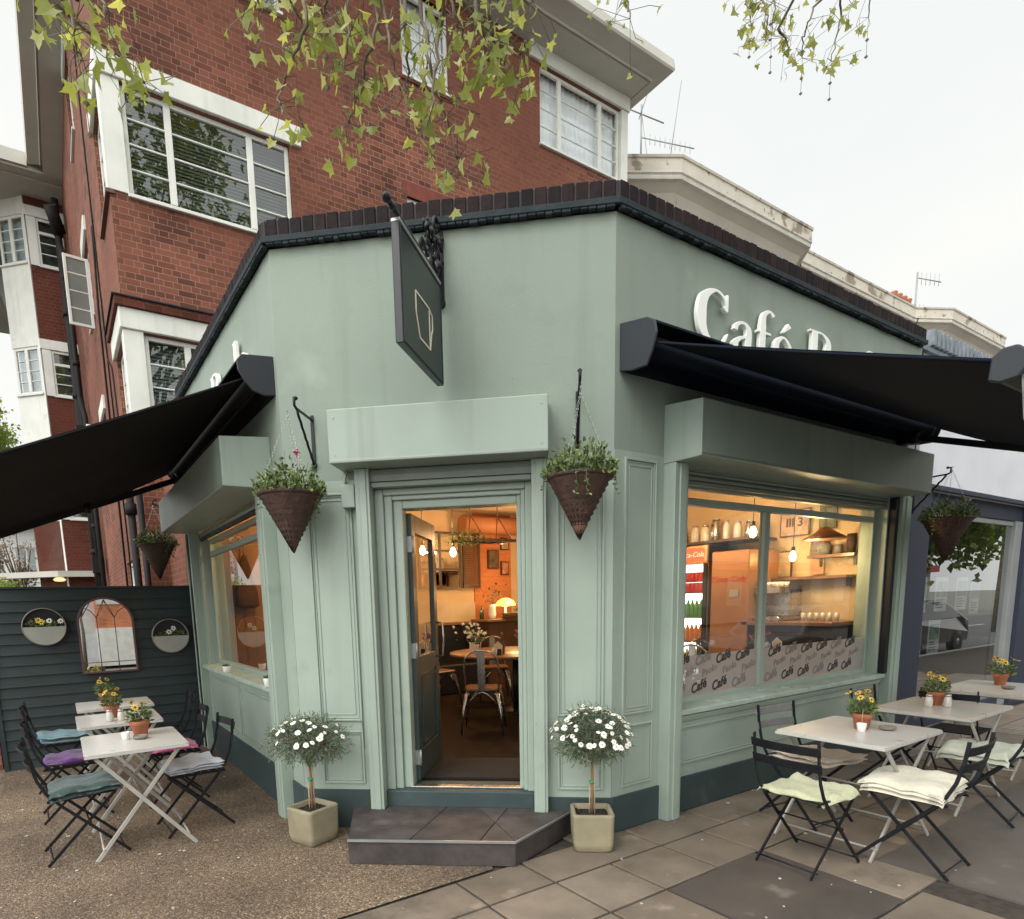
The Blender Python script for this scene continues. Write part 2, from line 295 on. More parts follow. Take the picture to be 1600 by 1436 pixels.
        rs = N('ShaderNodeMapRange'); rs.inputs['From Min'].default_value = .56; rs.inputs['From Max'].default_value = .66; rs.inputs['To Max'].default_value = .6; L(ns.outputs['Fac'], rs.inputs['Value'])
        mz = N('ShaderNodeMix'); mz.data_type = 'RGBA'; L(rs.outputs[0], mz.inputs[0]); L(mx.outputs[2], mz.inputs[6]); mz.inputs[7].default_value = (cols[0][0]*.5, cols[0][1]*.5, cols[0][2]*.5, 1)
        nw = N('ShaderNodeTexNoise'); nw.inputs['Scale'].default_value = 3.7; nw.inputs['Detail'].default_value = 10; L(tc.outputs['Object'], nw.inputs['Vector'])
        rw = N('ShaderNodeMapRange'); rw.inputs['From Min'].default_value = .63; rw.inputs['From Max'].default_value = .74; rw.inputs['To Max'].default_value = .55; L(nw.outputs['Fac'], rw.inputs['Value'])
        my = N('ShaderNodeMix'); my.data_type = 'RGBA'; L(rw.outputs[0], my.inputs[0]); L(mz.outputs[2], my.inputs[6]); my.inputs[7].default_value = (cols[1][0]*2.0, cols[1][1]*2.0, cols[1][2]*2.0, 1)
        L(my.outputs[2], b.inputs['Base Color']); b.inputs['Roughness'].default_value = 0.7
        n4 = N('ShaderNodeTexNoise'); n4.inputs['Scale'].default_value = bs; n4.inputs['Detail'].default_value = 6; L(tc.outputs['Object'], n4.inputs['Vector'])
        bp = N('ShaderNodeBump'); bp.inputs['Strength'].default_value = 0.45; bp.inputs['Distance'].default_value = 0.006; L(n4.outputs['Fac'], bp.inputs['Height']); L(bp.outputs[0], b.inputs['Normal'])
        return m
    M['slab'] = slab('concrete paving slab', ((0.138, 0.107, 0.080), (0.185, 0.149, 0.115)))
    M['tarmac_patch'] = slab('tarmac patch', ((0.066, 0.052, 0.044), (0.102, 0.088, 0.077)), 1.6, (0.85, 1.15), 160)
    M['tile'] = slab('slate look step tile', ((0.046, 0.038, 0.037), (0.072, 0.060, 0.057)), 2.5, (0.6, 1.5), 30)
    M['joint'] = mat('dark sanded joint', (0.045, 0.036, 0.028), 0.95, nscale=20, namt=0.4, bump=0.8, bscale=90)
    M['earth'] = mat('far ground', (0.12, 0.12, 0.10), 0.95, nscale=0.2, namt=0.2)
    M['asphalt'] = mat('asphalt', (0.075, 0.075, 0.078), 0.85, nscale=0.7, namt=0.2, bump=0.5, bscale=200)
    M['kerb'] = mat('granite kerb', (0.27, 0.26, 0.25), 0.8, nscale=9, namt=0.2, bump=0.3)
    M['roadpaint'] = mat('road paint', (0.7, 0.7, 0.66), 0.7, nscale=9, namt=0.15)
ground_mats()

# ------------------------------------------------------------------ mesh builder
class MB:
    def __init__(s, frame=None):
        s.v = []; s.f = []; s.var = []; s.sm = []; s.F = frame or Matrix.Identity(4); s.cur = 0.0
    def add(s, vs, fs, smooth=False, m=None, var=None):
        T = s.F @ m if m is not None else s.F
        o = len(s.v); s.v += [tuple(T @ Vector(p)) for p in vs]
        for f in fs:
            s.f.append(tuple(i+o for i in f)); s.var.append(s.cur if var is None else var); s.sm.append(smooth)
        return s
    def box(s, a, b, m=None, var=None):
        x0, x1 = sorted((a[0], b[0])); y0, y1 = sorted((a[1], b[1])); z0, z1 = sorted((a[2], b[2]))
        vs = [(x0,y0,z0),(x1,y0,z0),(x1,y1,z0),(x0,y1,z0),(x0,y0,z1),(x1,y0,z1),(x1,y1,z1),(x0,y1,z1)]
        return s.add(vs, [(0,3,2,1),(4,5,6,7),(0,1,5,4),(1,2,6,5),(2,3,7,6),(3,0,4,7)], m=m, var=var)
    def prism(s, poly, z0, z1, m=None, var=None, smooth=False):      # poly in XY anticlockwise
        n = len(poly); vs = [(x, y, z0) for x, y in poly] + [(x, y, z1) for x, y in poly]
        fs = [tuple(range(n-1, -1, -1)), tuple(range(n, 2*n))]
        s.add(vs, fs, m=m, var=var)
        o = len(s.v)-2*n
        for i in range(n):
            s.f.append((o+i, o+(i+1) % n, o+n+(i+1) % n, o+n+i)); s.var.append(s.cur if var is None else var); s.sm.append(smooth)
        return s
    def extr(s, prof, x0, x1, m=None, var=None, smooth=False):       # profile in (y, z), extruded along x
        T = Matrix(((0,0,1,0),(1,0,0,0),(0,1,0,0),(0,0,0,1)))
        return s.prism(prof, x0, x1, m=(m @ T if m is not None else T), var=var, smooth=smooth)
    def tube(s, pts, r, n=8, caps=True, m=None, smooth=True, var=None):
        pts = [Vector(p) for p in pts]; k = len(pts)
        rs = r if isinstance(r, (list, tuple)) else [r]*k
        vs = []; prev = None
        for i, p in enumerate(pts):
            t = (pts[min(i+1, k-1)]-pts[max(i-1, 0)])
            if t.length < 1e-9: t = Vector((0, 0, 1))
            t.normalize()
            if prev is None:
                a = Vector((0, 0, 1)) if abs(t.z) < 0.9 else Vector((1, 0, 0)); u = t.cross(a).normalized()
            else:
                u = (prev - t*prev.dot(t))
                u = u.normalized() if u.length > 1e-6 else t.orthogonal().normalized()
            prev = u; w = t.cross(u)
            for j in range(n):
                an = 2*pi*j/n; vs.append(tuple(p + (u*cos(an)+w*sin(an))*rs[i]))
        fs = [(i*n+j, i*n+(j+1) % n, (i+1)*n+(j+1) % n, (i+1)*n+j) for i in range(k-1) for j in range(n)]
        s.add(vs, fs, smooth=smooth, m=m, var=var)
        if caps:
            o = len(s.v)-k*n
            s.f += [tuple(o+j for j in range(n-1, -1, -1)), tuple(o+(k-1)*n+j for j in range(n))]
            s.var += [s.cur if var is None else var]*2; s.sm += [False]*2
        return s
    def bar(s, a, b, w, h, up=(0, 0, 1), m=None, var=None):            # rectangular bar between points; h along 'up'
        a, b, up = Vector(a), Vector(b), Vector(up); d = (b-a).normalized()
        side = d.cross(up).normalized(); u2 = side.cross(d)
        vs = [tuple(p + side*sx*w/2 + u2*sz*h/2) for p in (a, b) for sx, sz in ((-1,-1),(1,-1),(1,1),(-1,1))]
        return s.add(vs, [(3,2,1,0),(4,5,6,7),(0,1,5,4),(1,2,6,5),(2,3,7,6),(3,0,4,7)], m=m, var=var)
    def lathe(s, prof, n=24, m=None, smooth=True, var=None):           # profile (r, z)
        k = len(prof); vs = [(r*cos(2*pi*j/n), r*sin(2*pi*j/n), z) for r, z in prof for j in range(n)]
        fs = [(i*n+j, i*n+(j+1) % n, (i+1)*n+(j+1) % n, (i+1)*n+j) for i in range(k-1) for j in range(n)]
        s.add(vs, fs, smooth=smooth, m=m, var=var)
        o = len(s.v)-k*n
        if prof[0][0] > 1e-4: s.f.append(tuple(o+j for j in range(n-1, -1, -1))); s.var.append(s.cur if var is None else var); s.sm.append(False)
        if prof[-1][0] > 1e-4: s.f.append(tuple(o+(k-1)*n+j for j in range(n))); s.var.append(s.cur if var is None else var); s.sm.append(False)
        return s
    def build(s, name, material, parent=None, bevel=0, seg=1, sub=0, uv=True):
        me = bpy.data.meshes.new(name); me.from_pydata(s.v, [], s.f); me.materials.append(material)
        me.polygons.foreach_set('use_smooth', s.sm)
        at = me.attributes.new('var', 'FLOAT', 'FACE'); at.data.foreach_set('value', [float(x) for x in s.var])
        if uv:
            ul = me.uv_layers.new(name='UVMap'); F = s.F.inverted().to_3x3()
            Fi = s.F.inverted()
            co = [Fi @ v.co for v in me.vertices]
            for p in me.polygons:
                n = F @ p.normal; ax, ay, az = abs(n.x), abs(n.y), abs(n.z)
                for li in p.loop_indices:
                    c = co[me.loops[li].vertex_index]
                    ul.data[li].uv = (c.x, c.y) if az > ax and az > ay else ((c.y, c.z) if ax > ay else (c.x, c.z))
        me.update()
        o = bpy.data.objects.new(name, me); COL.objects.link(o)
        if parent is not None: o.parent = parent; o.matrix_parent_inverse = parent.matrix_world.inverted()
        if bevel:
            b = o.modifiers.new('bevel', 'BEVEL'); b.width = bevel; b.segments = seg; b.limit_method = 'ANGLE'; b.angle_limit = R(40)
        if sub:
            d = o.modifiers.new('sub', 'SUBSURF'); d.levels = sub; d.render_levels = sub
        return o
def tag(o, label=None, cat=None, group=None, kind=None):
    if label: o['label'] = label
    if cat: o['category'] = cat
    if group: o['group'] = group
    if kind: o['kind'] = kind
    return o
def thing(name, label, cat, loc=(0, 0, 0), rz=0.0, group=None):
    o = bpy.data.objects.new(name, None); COL.objects.link(o); o.empty_display_size = 0.2
    o.matrix_world = Matrix.Translation(loc) @ Matrix.Rotation(rz, 4, 'Z')
    return tag(o, label, cat, group)
def at(o, loc, rz=0.0, sc=1.0):
    o.matrix_world = Matrix.Translation(loc) @ Matrix.Rotation(rz, 4, 'Z') @ Matrix.Scale(sc, 4)
KIDS = {}
def copy_tree(o, parent=None):
    c = o.copy(); COL.objects.link(c); c.parent = parent
    for ch in [x for x in bpy.data.objects if x.parent == o and x != c]: copy_tree(ch, c)
    return c
def part(mb, name, material, parent, **kw):
    # parts are built in the thing's own space
    o = mb.build(name, material, None, **kw); o.parent = parent; return o
def T(x, y, z): return Matrix.Translation((x, y, z))
def RZ(a): return Matrix.Rotation(a, 4, 'Z')
def RX(a): return Matrix.Rotation(a, 4, 'X')
def RY(a): return Matrix.Rotation(a, 4, 'Y')
def text_mesh(txt, size, depth, frame, name, material, parent, bold=0.0, shear=0.0, align='CENTER'):
    cu = bpy.data.curves.new(name, 'FONT'); cu.body = txt; cu.size = size; cu.extrude = depth/2; cu.offset = bold; cu.shear = shear
    cu.align_x = align; cu.align_y = 'CENTER'; cu.resolution_u = 3
    t = bpy.data.objects.new(name+'_tmp', cu); COL.objects.link(t)
    dg = bpy.context.evaluated_depsgraph_get(); me = bpy.data.meshes.new_from_object(t.evaluated_get(dg))
    bpy.data.objects.remove(t); me.transform(frame); me.materials.clear(); me.materials.append(material); me.name = name
    o = bpy.data.objects.new(name, me); COL.objects.link(o)
    if parent is not None: o.parent = parent; o.matrix_parent_inverse = parent.matrix_world.inverted()
    return o
def face_frame(F, u, v, z):     # text plane: x along u, y up, z towards the viewer outside the wall
    return F @ T(u, v, z) @ Matrix(((1,0,0,0),(0,0,-1,0),(0,1,0,0),(0,0,0,1)))

# facade frames: u along the wall (left to right seen from outside), v inward, z up
TH = -0.711231960
CT, ST = cos(TH), sin(TH)
AX, AY = 1.40361, 4.36188; BX, BY = 3.0816, 2.916
FC = Matrix(((CT, -ST, 0, AX), (ST, CT, 0, AY), (0, 0, 1, 0), (0, 0, 0, 1)))        # chamfer: v inward = (-ST, CT)
FR = Matrix(((1, 0, 0, 0), (0, 1, 0, BY), (0, 0, 1, 0), (0, 0, 0, 1)))               # right facade, u = world x
FL = Matrix(((0, 1, 0, AX), (-1, 0, 0, 7.95), (0, 0, 1, 0), (0, 0, 0, 1)))           # left facade, u = 7.95 - y
WC = 2.215; UA = 7.95-AY

# ------------------------------------------------------------------ ground
def ground():
    g = MB(); g.add([(-600,-600,-.16),(600,-600,-.16),(600,600,-.16),(-600,600,-.16)], [(0,1,2,3)])
    tag(g.build('ground', M['earth']), kind='structure')
    p = MB(); p.box((-14, -0.5, -0.15), (40, 34, -0.012)); tag(p.build('pavement', M['joint']), kind='structure')
    a = MB(); a.add([(-0.66,2.9,0),(2.07,2.92,0),(2.6,4.0,0),(1.9,8.2,0),(-0.66,8.2,0)], [(0,1,2,3,4)])
    a.add([(-0.66,-0.48,0.0),(1.05,-0.48,0.0),(1.05,2.9,0.0),(-0.66,2.9,0.0)], [(0,1,2,3)])
    tag(a.build('pavement', M['aggregate']), kind='structure')
    s = MB(); rnd = random.Random(3)
    gap = 0.0095
    def sl(x0, x1, y0, y1, mbt=s, z=0.0, var=None):
        v = rnd.random() if var is None else var
        dz = rnd.uniform(-.0012, .0012)
        c = 0.006
        P = [(x0+gap,y0+gap),(x1-gap,y0+gap),(x1-gap,y1-gap),(x0+gap,y1-gap)]
        Q = [(x0+gap+c,y0+gap+c),(x1-gap-c,y0+gap+c),(x1-gap-c,y1-gap-c),(x0+gap+c,y1-gap-c)]
        vs = [(x, y, -0.02) for x, y in P]+[(x+rnd.uniform(-.002,.002), y+rnd.uniform(-.002,.002), z+dz-0.003) for x, y in P]+[(x, y, z+dz) for x, y in Q]
        fs = [(0,1,5,4),(1,2,6,5),(2,3,7,6),(3,0,4,7),(4,5,9,8),(5,6,10,9),(6,7,11,10),(7,4,8,11),(8,9,10,11)]
        mbt.add(vs, fs, var=v)
    rows = [(2.56, 2.905), (2.13, 2.56), (1.31, 2.13), (0.88, 1.31), (0.45, 0.88), (0.0, 0.45), (-.48, 0)]
    patches = [(2.70, 3.60, 1.31, 2.13), (4.03, 9.2, 0.2, 1.66)]
    for ri, (y0, y1) in enumerate(rows):
        x = 1.07 if y1 < 2.9 else 1.79
        cuts = {0: [1.07, 1.79, 2.26, 3.18, 3.86, 4.45], 1: [1.07, 1.78, 2.26, 2.70, 3.18, 3.60, 4.20, 4.72], 2: [1.07, 1.62, 2.26, 2.70, 3.60, 4.03]}.get(ri)
        if cuts is None:
            cuts = [1.07+rnd.uniform(.3, .6)]
            cuts = [1.07] + cuts
        while cuts[-1] < 14: cuts.append(cuts[-1]+rnd.choice((0.6, 0.6, 0.75, 0.9)))
        for x0, x1 in zip(cuts, cuts[1:]):
            skip = False
            for (a0, a1, b0, b1) in patches:
                cx, cy = (x0+x1)/2, (y0+y1)/2
                if a0 < cx < a1 and b0 < cy < b1: skip = True
            if ri > 1 and not skip:
                for (a0, a1, b0, b1) in patches:
                    if y0 < b1-.05 and y1 > b0+.05:
                        if x0 < a0 < x1: x1 = a0
                        if x0 < a1 < x1: x0 = a1
            if not skip: sl(x0, x1, y0, y1)
    # strip between the rows and the shop wall on the right
    x = 4.2
    for x0, x1 in ((2.75,3.35),(3.35,4.2),(4.2,4.74),(4.74,5.5),(5.5,6.2),(6.2,6.9),(6.9,7.7),(7.7,8.5),(8.5,9.3),(9.3,10.1),(10.1,11)): sl(x0, x1, 2.905, 3.3)
    # slabs off to the left behind the fence and in front garden
    for i in range(14):
        for j in range(16): sl(-9+i*.6, -8.4+i*.6, -.48+j*.6, .12+j*.6) if -9+i*.6 < -0.8 else None
    tag(s.build('pavement', M['slab']), kind='structure')
    t = MB()
    def jag(poly, z):
        out = []
        for (a, b) in zip(poly, poly[1:]+poly[:1]):
            n = max(2, int(math.dist(a, b)/0.08))
            for k in range(n):
                out.append((a[0]+(b[0]-a[0])*k/n+rnd.uniform(-.006,.006), a[1]+(b[1]-a[1])*k/n+rnd.uniform(-.006,.006)))
        return out
    pz_ = 0.0015
    t.prism(jag([(2.70,1.32),(3.59,1.31),(3.62,2.13),(2.70,2.12)], 0), -0.02, pz_, var=0.15)
    t.prism(jag([(4.03,0.2),(9.2,0.2),(9.2,1.70),(4.03,1.64)], 0), -0.02, pz_, var=0.9)
    tag(t.build('pavement', M['tarmac_patch']), kind='structure')
    r = MB(); r.box((-60, -9.5, -0.155), (80, -0.65, -0.12)); tag(r.build('road', M['asphalt']), kind='structure')
    k = MB()
    for i in range(60): k.box((-14+i*.915+.004, -0.65, -0.15), (-14+(i+1)*.915-.004, -0.5, 0.0))
    for i in range(60): k.box((-14+i*.915+.004, -9.65, -0.15), (-14+(i+1)*.915-.004, -9.5, 0.0))
    tag(k.build('kerb', M['kerb'], bevel=.012), kind='structure')
    q = MB(); q.box((-14, -13.5, -0.15), (40, -9.65, -0.01)); tag(q.build('far_pavement', M['slab']), kind='structure')
    w = MB()
    for i in range(16): w.add([(-30+i*6,-5.5,-.116),(-28+i*6,-5.5,-.116),(-28+i*6,-5.4,-.116),(-30+i*6,-5.4,-.116)], [(0,1,2,3)])
    w.add([(-40,-1.05,-.116),(60,-1.05,-.116),(60,-.97,-.116),(-40,-.97,-.116)], [(0,1,2,3)])
    tag(w.build('road_markings', M['roadpaint']), kind='structure')
    # litter of fallen blossom and chips: uncountable
    f = MB(); rr = random.Random(11)
    for i in range(300):
        x, y = rr.uniform(-.6, 5.5), rr.uniform(1.2, 7.5)
        if x > 1.2 and y > 3.0: continue
        sz = rr.uniform(.003, .011) if rr.random() < .9 else rr.uniform(.01, .02); a = rr.uniform(0, pi); n = rr.choice((3, 4, 5))
        pts = [(x+sz*cos(a+2*pi*k/n)*rr.uniform(.5, 1.2), y+sz*sin(a+2*pi*k/n)*rr.uniform(.5, 1.2)) for k in range(n)]
        f.prism(pts, 0.002, 0.0045, var=rr.random())
    mt = mat('fallen blossom', (0.5, 0.42, 0.3), 0.9, var=[(0.42, 0.36, 0.26), (0.62, 0.58, 0.48)])
    tag(f.build('ground_litter', mt), kind='stuff')
ground()
# ------------------------------------------------------------------ the cafe building
IN = 0.25; K45 = 0.1035
cafe = thing('cafe_building', 'single storey sage green corner café with chamfered doorway and warm lit windows', 'café', (2.24, 3.64, 0))
def cafe_shell():
    W = MB()
    def wp(F, u0, u1, z0, z1, i0=0.0, i1=0.0, v0=0.0):
        W.F = F; W.prism([(u0, v0), (u1, v0), (u1-i1, IN), (u0+i0, IN)], z0, z1)
    # angles at the corners: chamfer makes 139 deg with the right wall and 131 deg with the left one
    kR = IN*math.tan(0.5*(-TH)); kL = IN*math.tan(0.5*(pi/2+TH))
    ZT = 3.93
    W2 = W
    # chamfer
    wp(FC, 0, 0.62, 0, ZT, kL, 0); wp(FC, 1.69, WC, 0, ZT, 0, kR); wp(FC, 0.62, 1.69, 2.50, ZT); wp(FC, 0.62, 1.69, 0, 0.16)
    # right facade
    wp(FR, BX, 3.70, 0, ZT, kR, 0); wp(FR, 6.86, 7.30, 0, ZT); wp(FR, 3.70, 6.86, 2.50, ZT); wp(FR, 3.70, 6.86, 0, 0.76)
    # left facade
    u0, u1 = 0.42, 3.10
    wp(FL, 0.0, u0, 0, ZT); wp(FL, u1, UA, 0, ZT, 0, kL); wp(FL, u0, u1, 2.50, ZT); wp(FL, u0, u1, 0, 0.97)
    W.F = Matrix.Identity(4)
    W.build('wall', M['render'], cafe)
    # coping bricks on edge
    C = MB(); rnd = random.Random(5); Mo = MB(); D = MB()
    def cop(F, u0, u1, m0=0.0, m1=0.0):
        n = int(round((u1-u0)/0.082)); st = (u1-u0)/n
        for i in range(n):
            a, b = u0+i*st+.005, u0+(i+1)*st-.005
            dz, dv = rnd.uniform(-.004, .004), rnd.uniform(-.003, .003)
            C.F = F; C.box((a, -0.035+dv, 3.985), (b, 0.215, 4.09+dz), var=rnd.random())
        Mo.F = F; Mo.prism([(u0-m0, -0.028), (u1+m1, -0.028), (u1, 0.21), (u0, 0.21)], 3.984, 4.078)
        D.F = F
        D.prism([(u0-m0, -0.055), (u1+m1, -0.055), (u1, 0.20), (u0, 0.20)], 3.945, 3.983)
        # ragged drip edge of small tile nibs
        u = u0
        while u < u1-.03:
            w = rnd.uniform(.035, .060); h = rnd.uniform(.008, .022)
            D.box((u, -0.050, 3.944-h), (u+w*.93, -0.012, 3.947)); u += w
    cop(FC, 0.0, WC, 0.03, 0.02); cop(FR, BX, 7.28, 0.02, 0); cop(FL, -0.02, UA, 0, 0.03)
    C.build('coping', M['coping'], cafe, bevel=.006, seg=1); Mo.build('coping_mortar', M['mortar'], cafe); D.build('drip_course', M['lead'], cafe, bevel=.004)
    # plinth
    for F, a, c, h in ((FC, -0.012, .52, .29), (FC, 1.78, WC+.008, .255), (FR, BX-.006, 3.56, .255), (FR, 3.705, 6.86, .27), (FR, 7.13, 7.28, .27), (FL, .2, 3.17, .33), (FL, 3.35, UA+.012, .30)):
        P = MB(F); P.box((a, -0.022, 0), (c, 0.02, h)); P.build('plinth', M['teal'], cafe, bevel=.003)
    # raised panel mouldings
    def panel(F, u0, u1, z0, z1, double=False):
        b = MB(F)
        for (o, w, h) in (((0, .016, .014), (.022, .010, .007)) if not double else ((0, .016, .014), (.020, .008, .007), (.045, .007, .006))):
            a0, a1, c0, c1 = u0+o, u1-o, z0+o, z1-o
            b.box((a0, -h, c0), (a0+w, .001, c1)); b.box((a1-w, -h, c0), (a1, .001, c1))
            b.box((a0+w, -h, c1-w), (a1-w, .001, c1)); b.box((a0+w, -h, c0), (a1-w, .001, c0+w))
        b.build('panel_moulding', M['green'], cafe, bevel=.004, seg=2)
    # the joinery board the panels sit on
    for F, a, c, z0, z1 in ((FC, 0, .52, .29, 2.46), (FC, 1.78, WC, .255, 2.50), (FR, BX, 3.56, .255, 2.56), (FR, 3.70, 6.86, .27, .76), (FR, 7.14, 7.28, .27, 2.56), (FL, .42, 3.17, .33, .97), (FL, 3.35, UA, .30, 2.46), (FL, 0, .42, .33, 2.46)):
        J = MB(F); J.box((a, -0.006, z0), (c, 0.004, z1)); J.build('panelling', M['green'], cafe)
    for F, v in ((FC, 0),):
        panel(FC @ T(0, -.006, 0), 0.15, 0.47, 0.80, 2.38, True); panel(FC @ T(0, -.006, 0), 0.15, 0.47, 0.335, 0.73)
        panel(FC @ T(0, -.006, 0), 1.85, 2.16, 0.83, 2.42, True); panel(FC @ T(0, -.006, 0), 1.85, 2.16, 0.31, 0.75)
    panel(FR @ T(0, -.006, 0), 3.17, 3.48, 0.82, 2.52, True); panel(FR @ T(0, -.006, 0), 3.17, 3.48, 0.31, 0.75)
    panel(FR @ T(0, -.006, 0), 3.74, 6.80, 0.37, 0.66)
    panel(FL @ T(0, -.006, 0), 0.50, 1.80, 0.40, 0.88); panel(FL @ T(0, -.006, 0), 1.86, 3.10, 0.40, 0.88)
    # roof deck
    Rf = MB(); Rf.prism([(BX, BY+.2), (7.28, BY+.2), (7.28, 9.48), (AX+.2, 9.48), (AX+.2, AY)], 3.55, 3.62); Rf.build('roof', M['roof'], cafe)
cafe_shell()

def shutter_box(name_, F, u0, u1, proud, z0, z1, slope=.03, back=0.0):
    b = MB(F)
    b.extr([(0, z0), (-proud, z0), (-proud, z1), (back, z1+slope)][::-1], u0, u1)
    o = b.build('shutter_box', M['green_box'], cafe, bevel=.006, seg=2)
    # seam of the folded cover and the screw heads
    s = MB(F); n = 0
    for uu in (u0+.04, u1-.04):
        for zz in (z0+.05, z1-.05): s.tube([(uu, -proud-.003, zz), (uu, -proud+.002, zz)], .006, 8)
    s.box((u0+.01, -proud-.0015, z0+.012), (u1-.01, -proud+.004, z0+.018))
    s.build('fixings', M['galv'], o)
    return o
def guide(F, u0, u1, z0, z1, proud=.06, name='shutter_guide'):
    b = MB(F); b.box((u0, -proud, z0), (u1, .002, z1))
    m = (u1-u0)*.32
    b.box((u0+m, -proud-.010, z0+.002), (u1-m*.6, -proud+.002, z1-.002))
    return b.build(name, M['green'], cafe, bevel=.005, seg=2)
def slats(F, u0, u1, z0, z1, v, n):
    b = MB(F); h = (z1-z0)/n
    for i in range(n):
        b.extr([(v+.02, z0+i*h), (v-.004, z0+i*h+.004), (v-.010, z0+(i+.5)*h), (v-.004, z0+(i+1)*h-.004), (v+.02, z0+(i+1)*h)][::-1], u0, u1)
    return b.build('roller_shutter', M['shutter'], cafe)
def shopwindow(F, u0, u1, z0, z1, mull, zt, v=.10, mw=.07, label=None):
    """frame set back in the opening: jambs, head, transom, mullion; one pane per light"""
    b = MB(F); t = .055; f = .05
    b.box((u0, v, z0), (u0+f, v+t, z1)); b.box((u1-f, v, z0), (u1, v+t, z1))
    b.box((u0+f, v, z1-f), (u1-f, v+t, z1)); b.box((u0+f, v, z0), (u1-f, v+t, z0+f))
    b.box((u0+f, v-.004, zt), (u1-f, v+t-.004, zt+.05))
    for (a, w) in mull: b.box((a-w/2, v-.008, z0+f), (a+w/2, v+t-.008, zt))
    # reveal lining
    b.box((u0-.012, .001, z0), (u0, IN, z1)); b.box((u1, .001, z0), (u1+.012, IN, z1))
    fr = b.build('window_frame', M['green'], cafe, bevel=.004)
    ed = [u0+f] + [x for (a, w) in mull for x in (a-w/2, a+w/2)] + [u1-f]
    for i in range(0, len(ed), 2):
        g = MB(F); g.box((ed[i], v+.022, z0+f), (ed[i+1], v+.028, zt)); g.build('pane', M['glass_shop'], fr)
    g = MB(F); g.box((u0+f, v+.022, zt+.05), (u1-f, v+.028, z1-f)); g.build('pane', M['glass_shop'], fr)
    return fr
def cafe_front():
    # shutter boxes
    shutter_box('b', FC, 0.42, 1.80, .27, 2.515, 2.84)
    shutter_box('b', FR, 3.555, 6.97, .30, 2.51, 2.86)
    shutter_box('b', FL, 0.25, 3.32, .35, 2.47, 2.80)
    # guides
    guide(FC, 0.52, 0.62, 0.165, 2.515, .085); guide(FC, 1.69, 1.785, 0.165, 2.515, .085)
    guide(FR, 3.56, 3.70, 0.0, 2.51, .10); guide(FR, 6.93, 7.12, 0.0, 2.51, .09)
    guide(FL, 3.17, 3.34, 0.0, 2.47, .10)
    g = MB(FL); g.box((0.222, -.11, 0), (0.25, .0, 2.47)); g.box((0.30, -.09, 0), (0.36, .0, 2.47)); g.build('shutter_guide', M['green'], cafe, bevel=.004)
    g = MB(FL); g.box((0.252, -.10, 0.02), (0.298, .0, 2.46)); g.build('shutter_channel', M['blackmetal'], cafe)
    g = MB(FR); g.box((6.865, -.06, 0.80), (6.928, .04, 2.50)); g.build('shutter_channel', M['blackmetal'], cafe)
    # roller slats peeking below the boxes
    slats(FR, 3.70, 6.86, 2.435, 2.508, .02, 2); slats(FC, 0.62, 1.69, 2.43, 2.512, -.045, 1); slats(FL, .42, 3.10, 2.41, 2.468, .02, 1)
    # bottom rail of the rolled shutter, dark gap above
    b = MB(FR); b.box((3.70, .012, 2.405), (6.86, .045, 2.433)); b.build('shutter_rail', M['shutter'], cafe, bevel=.004)
    b = MB(FL); b.box((.42, .012, 2.375), (3.10, .045, 2.408)); b.build('shutter_rail', M['blackmetal'], cafe, bevel=.004)
    b = MB(FC); b.box((.622, -.05, 2.395), (1.688, -.018, 2.428)); b.build('shutter_rail', M['shutter'], cafe, bevel=.004)
    # windows
    shopwindow(FR, 3.712, 6.848, 0.80, 2.45, [(4.98, .07)], 2.285)
    shopwindow(FL, .432, 3.088, 1.00, 2.40, [], 2.21)
    # sills
    s = MB(FR); s.extr([(.25, .765), (-.06, .755), (-.06, .795), (.10, .812), (.25, .812)][::-1], 3.70, 6.90); s.build('window_sill', M['green_worn'], cafe, bevel=.006, seg=2)
    s = MB(FR); s.extr([(.0, .70), (-.03, .70), (-.045, .745), (.0, .745)][::-1], 3.702, 6.86); s.build('sill_moulding', M['green'], cafe, bevel=.004)
    s = MB(FL); s.extr([(.25, .97), (-.07, .955), (-.07, .995), (.10, 1.012), (.25, 1.012)][::-1], .38, 3.165); s.build('window_sill', M['green_worn'], cafe, bevel=.006, seg=2)
    # door surround: stepped jambs recessed behind the guides
    b = MB(FC)
    for (a0, a1, v0, v1) in ((.62, .68, .03, .25), (.68, .735, .055, .25), (.735, .80, .085, .22)): b.box((a0, v0, .28), (a1, v1, 2.40))
    for (a0, a1, v0, v1) in ((1.645, 1.69, .03, .25), (1.615, 1.645, .055, .25), (1.585, 1.615, .085, .22)): b.box((a0, v0, .28), (a1, v1, 2.40))
    b.box((.68, .03, 2.355), (1.645, .25, 2.40)); b.box((.735, .055, 2.325), (1.615, .25, 2.355)); b.box((.80, .085, 2.27), (1.585, .22, 2.325))
    b.box((.62, .03, 2.40), (1.69, .25, 2.50))
    b.build('door_frame', M['green'], cafe, bevel=.006, seg=2)
    b = MB(FC); b.box((.62, -.012, .162), (1.69, .26, .285)); b.build('door_sill', M['teal'], cafe, bevel=.008, seg=2)
    b = MB(FC); b.box((.78, .06, .286), (1.60, .12, .298)); b.build('threshold_strip', M['steel'], cafe, bevel=.003)
    # door leaf, opened inwards on the left jamb
    D = FC @ T(.812, .20, .30) @ RZ(R(87.5)); Wd, Hd = .76, 1.955
    b = MB(D); t = .022
    st = .105
    b.box((0, -t, 0), (st, t, Hd)); b.box((Wd-st, -t, 0), (Wd, t, Hd)); b.box((st, -t, 0), (Wd-st, t, .22)); b.box((st, -t, .80), (Wd-st, t, .93)); b.box((st, -t, Hd-.13), (Wd-st, t, Hd))
    b.box((st, -.010, .22), (Wd-st, .010, .80))
    door = b.build('door', M['teal_door'], cafe, bevel=.003)
    b = MB(D)
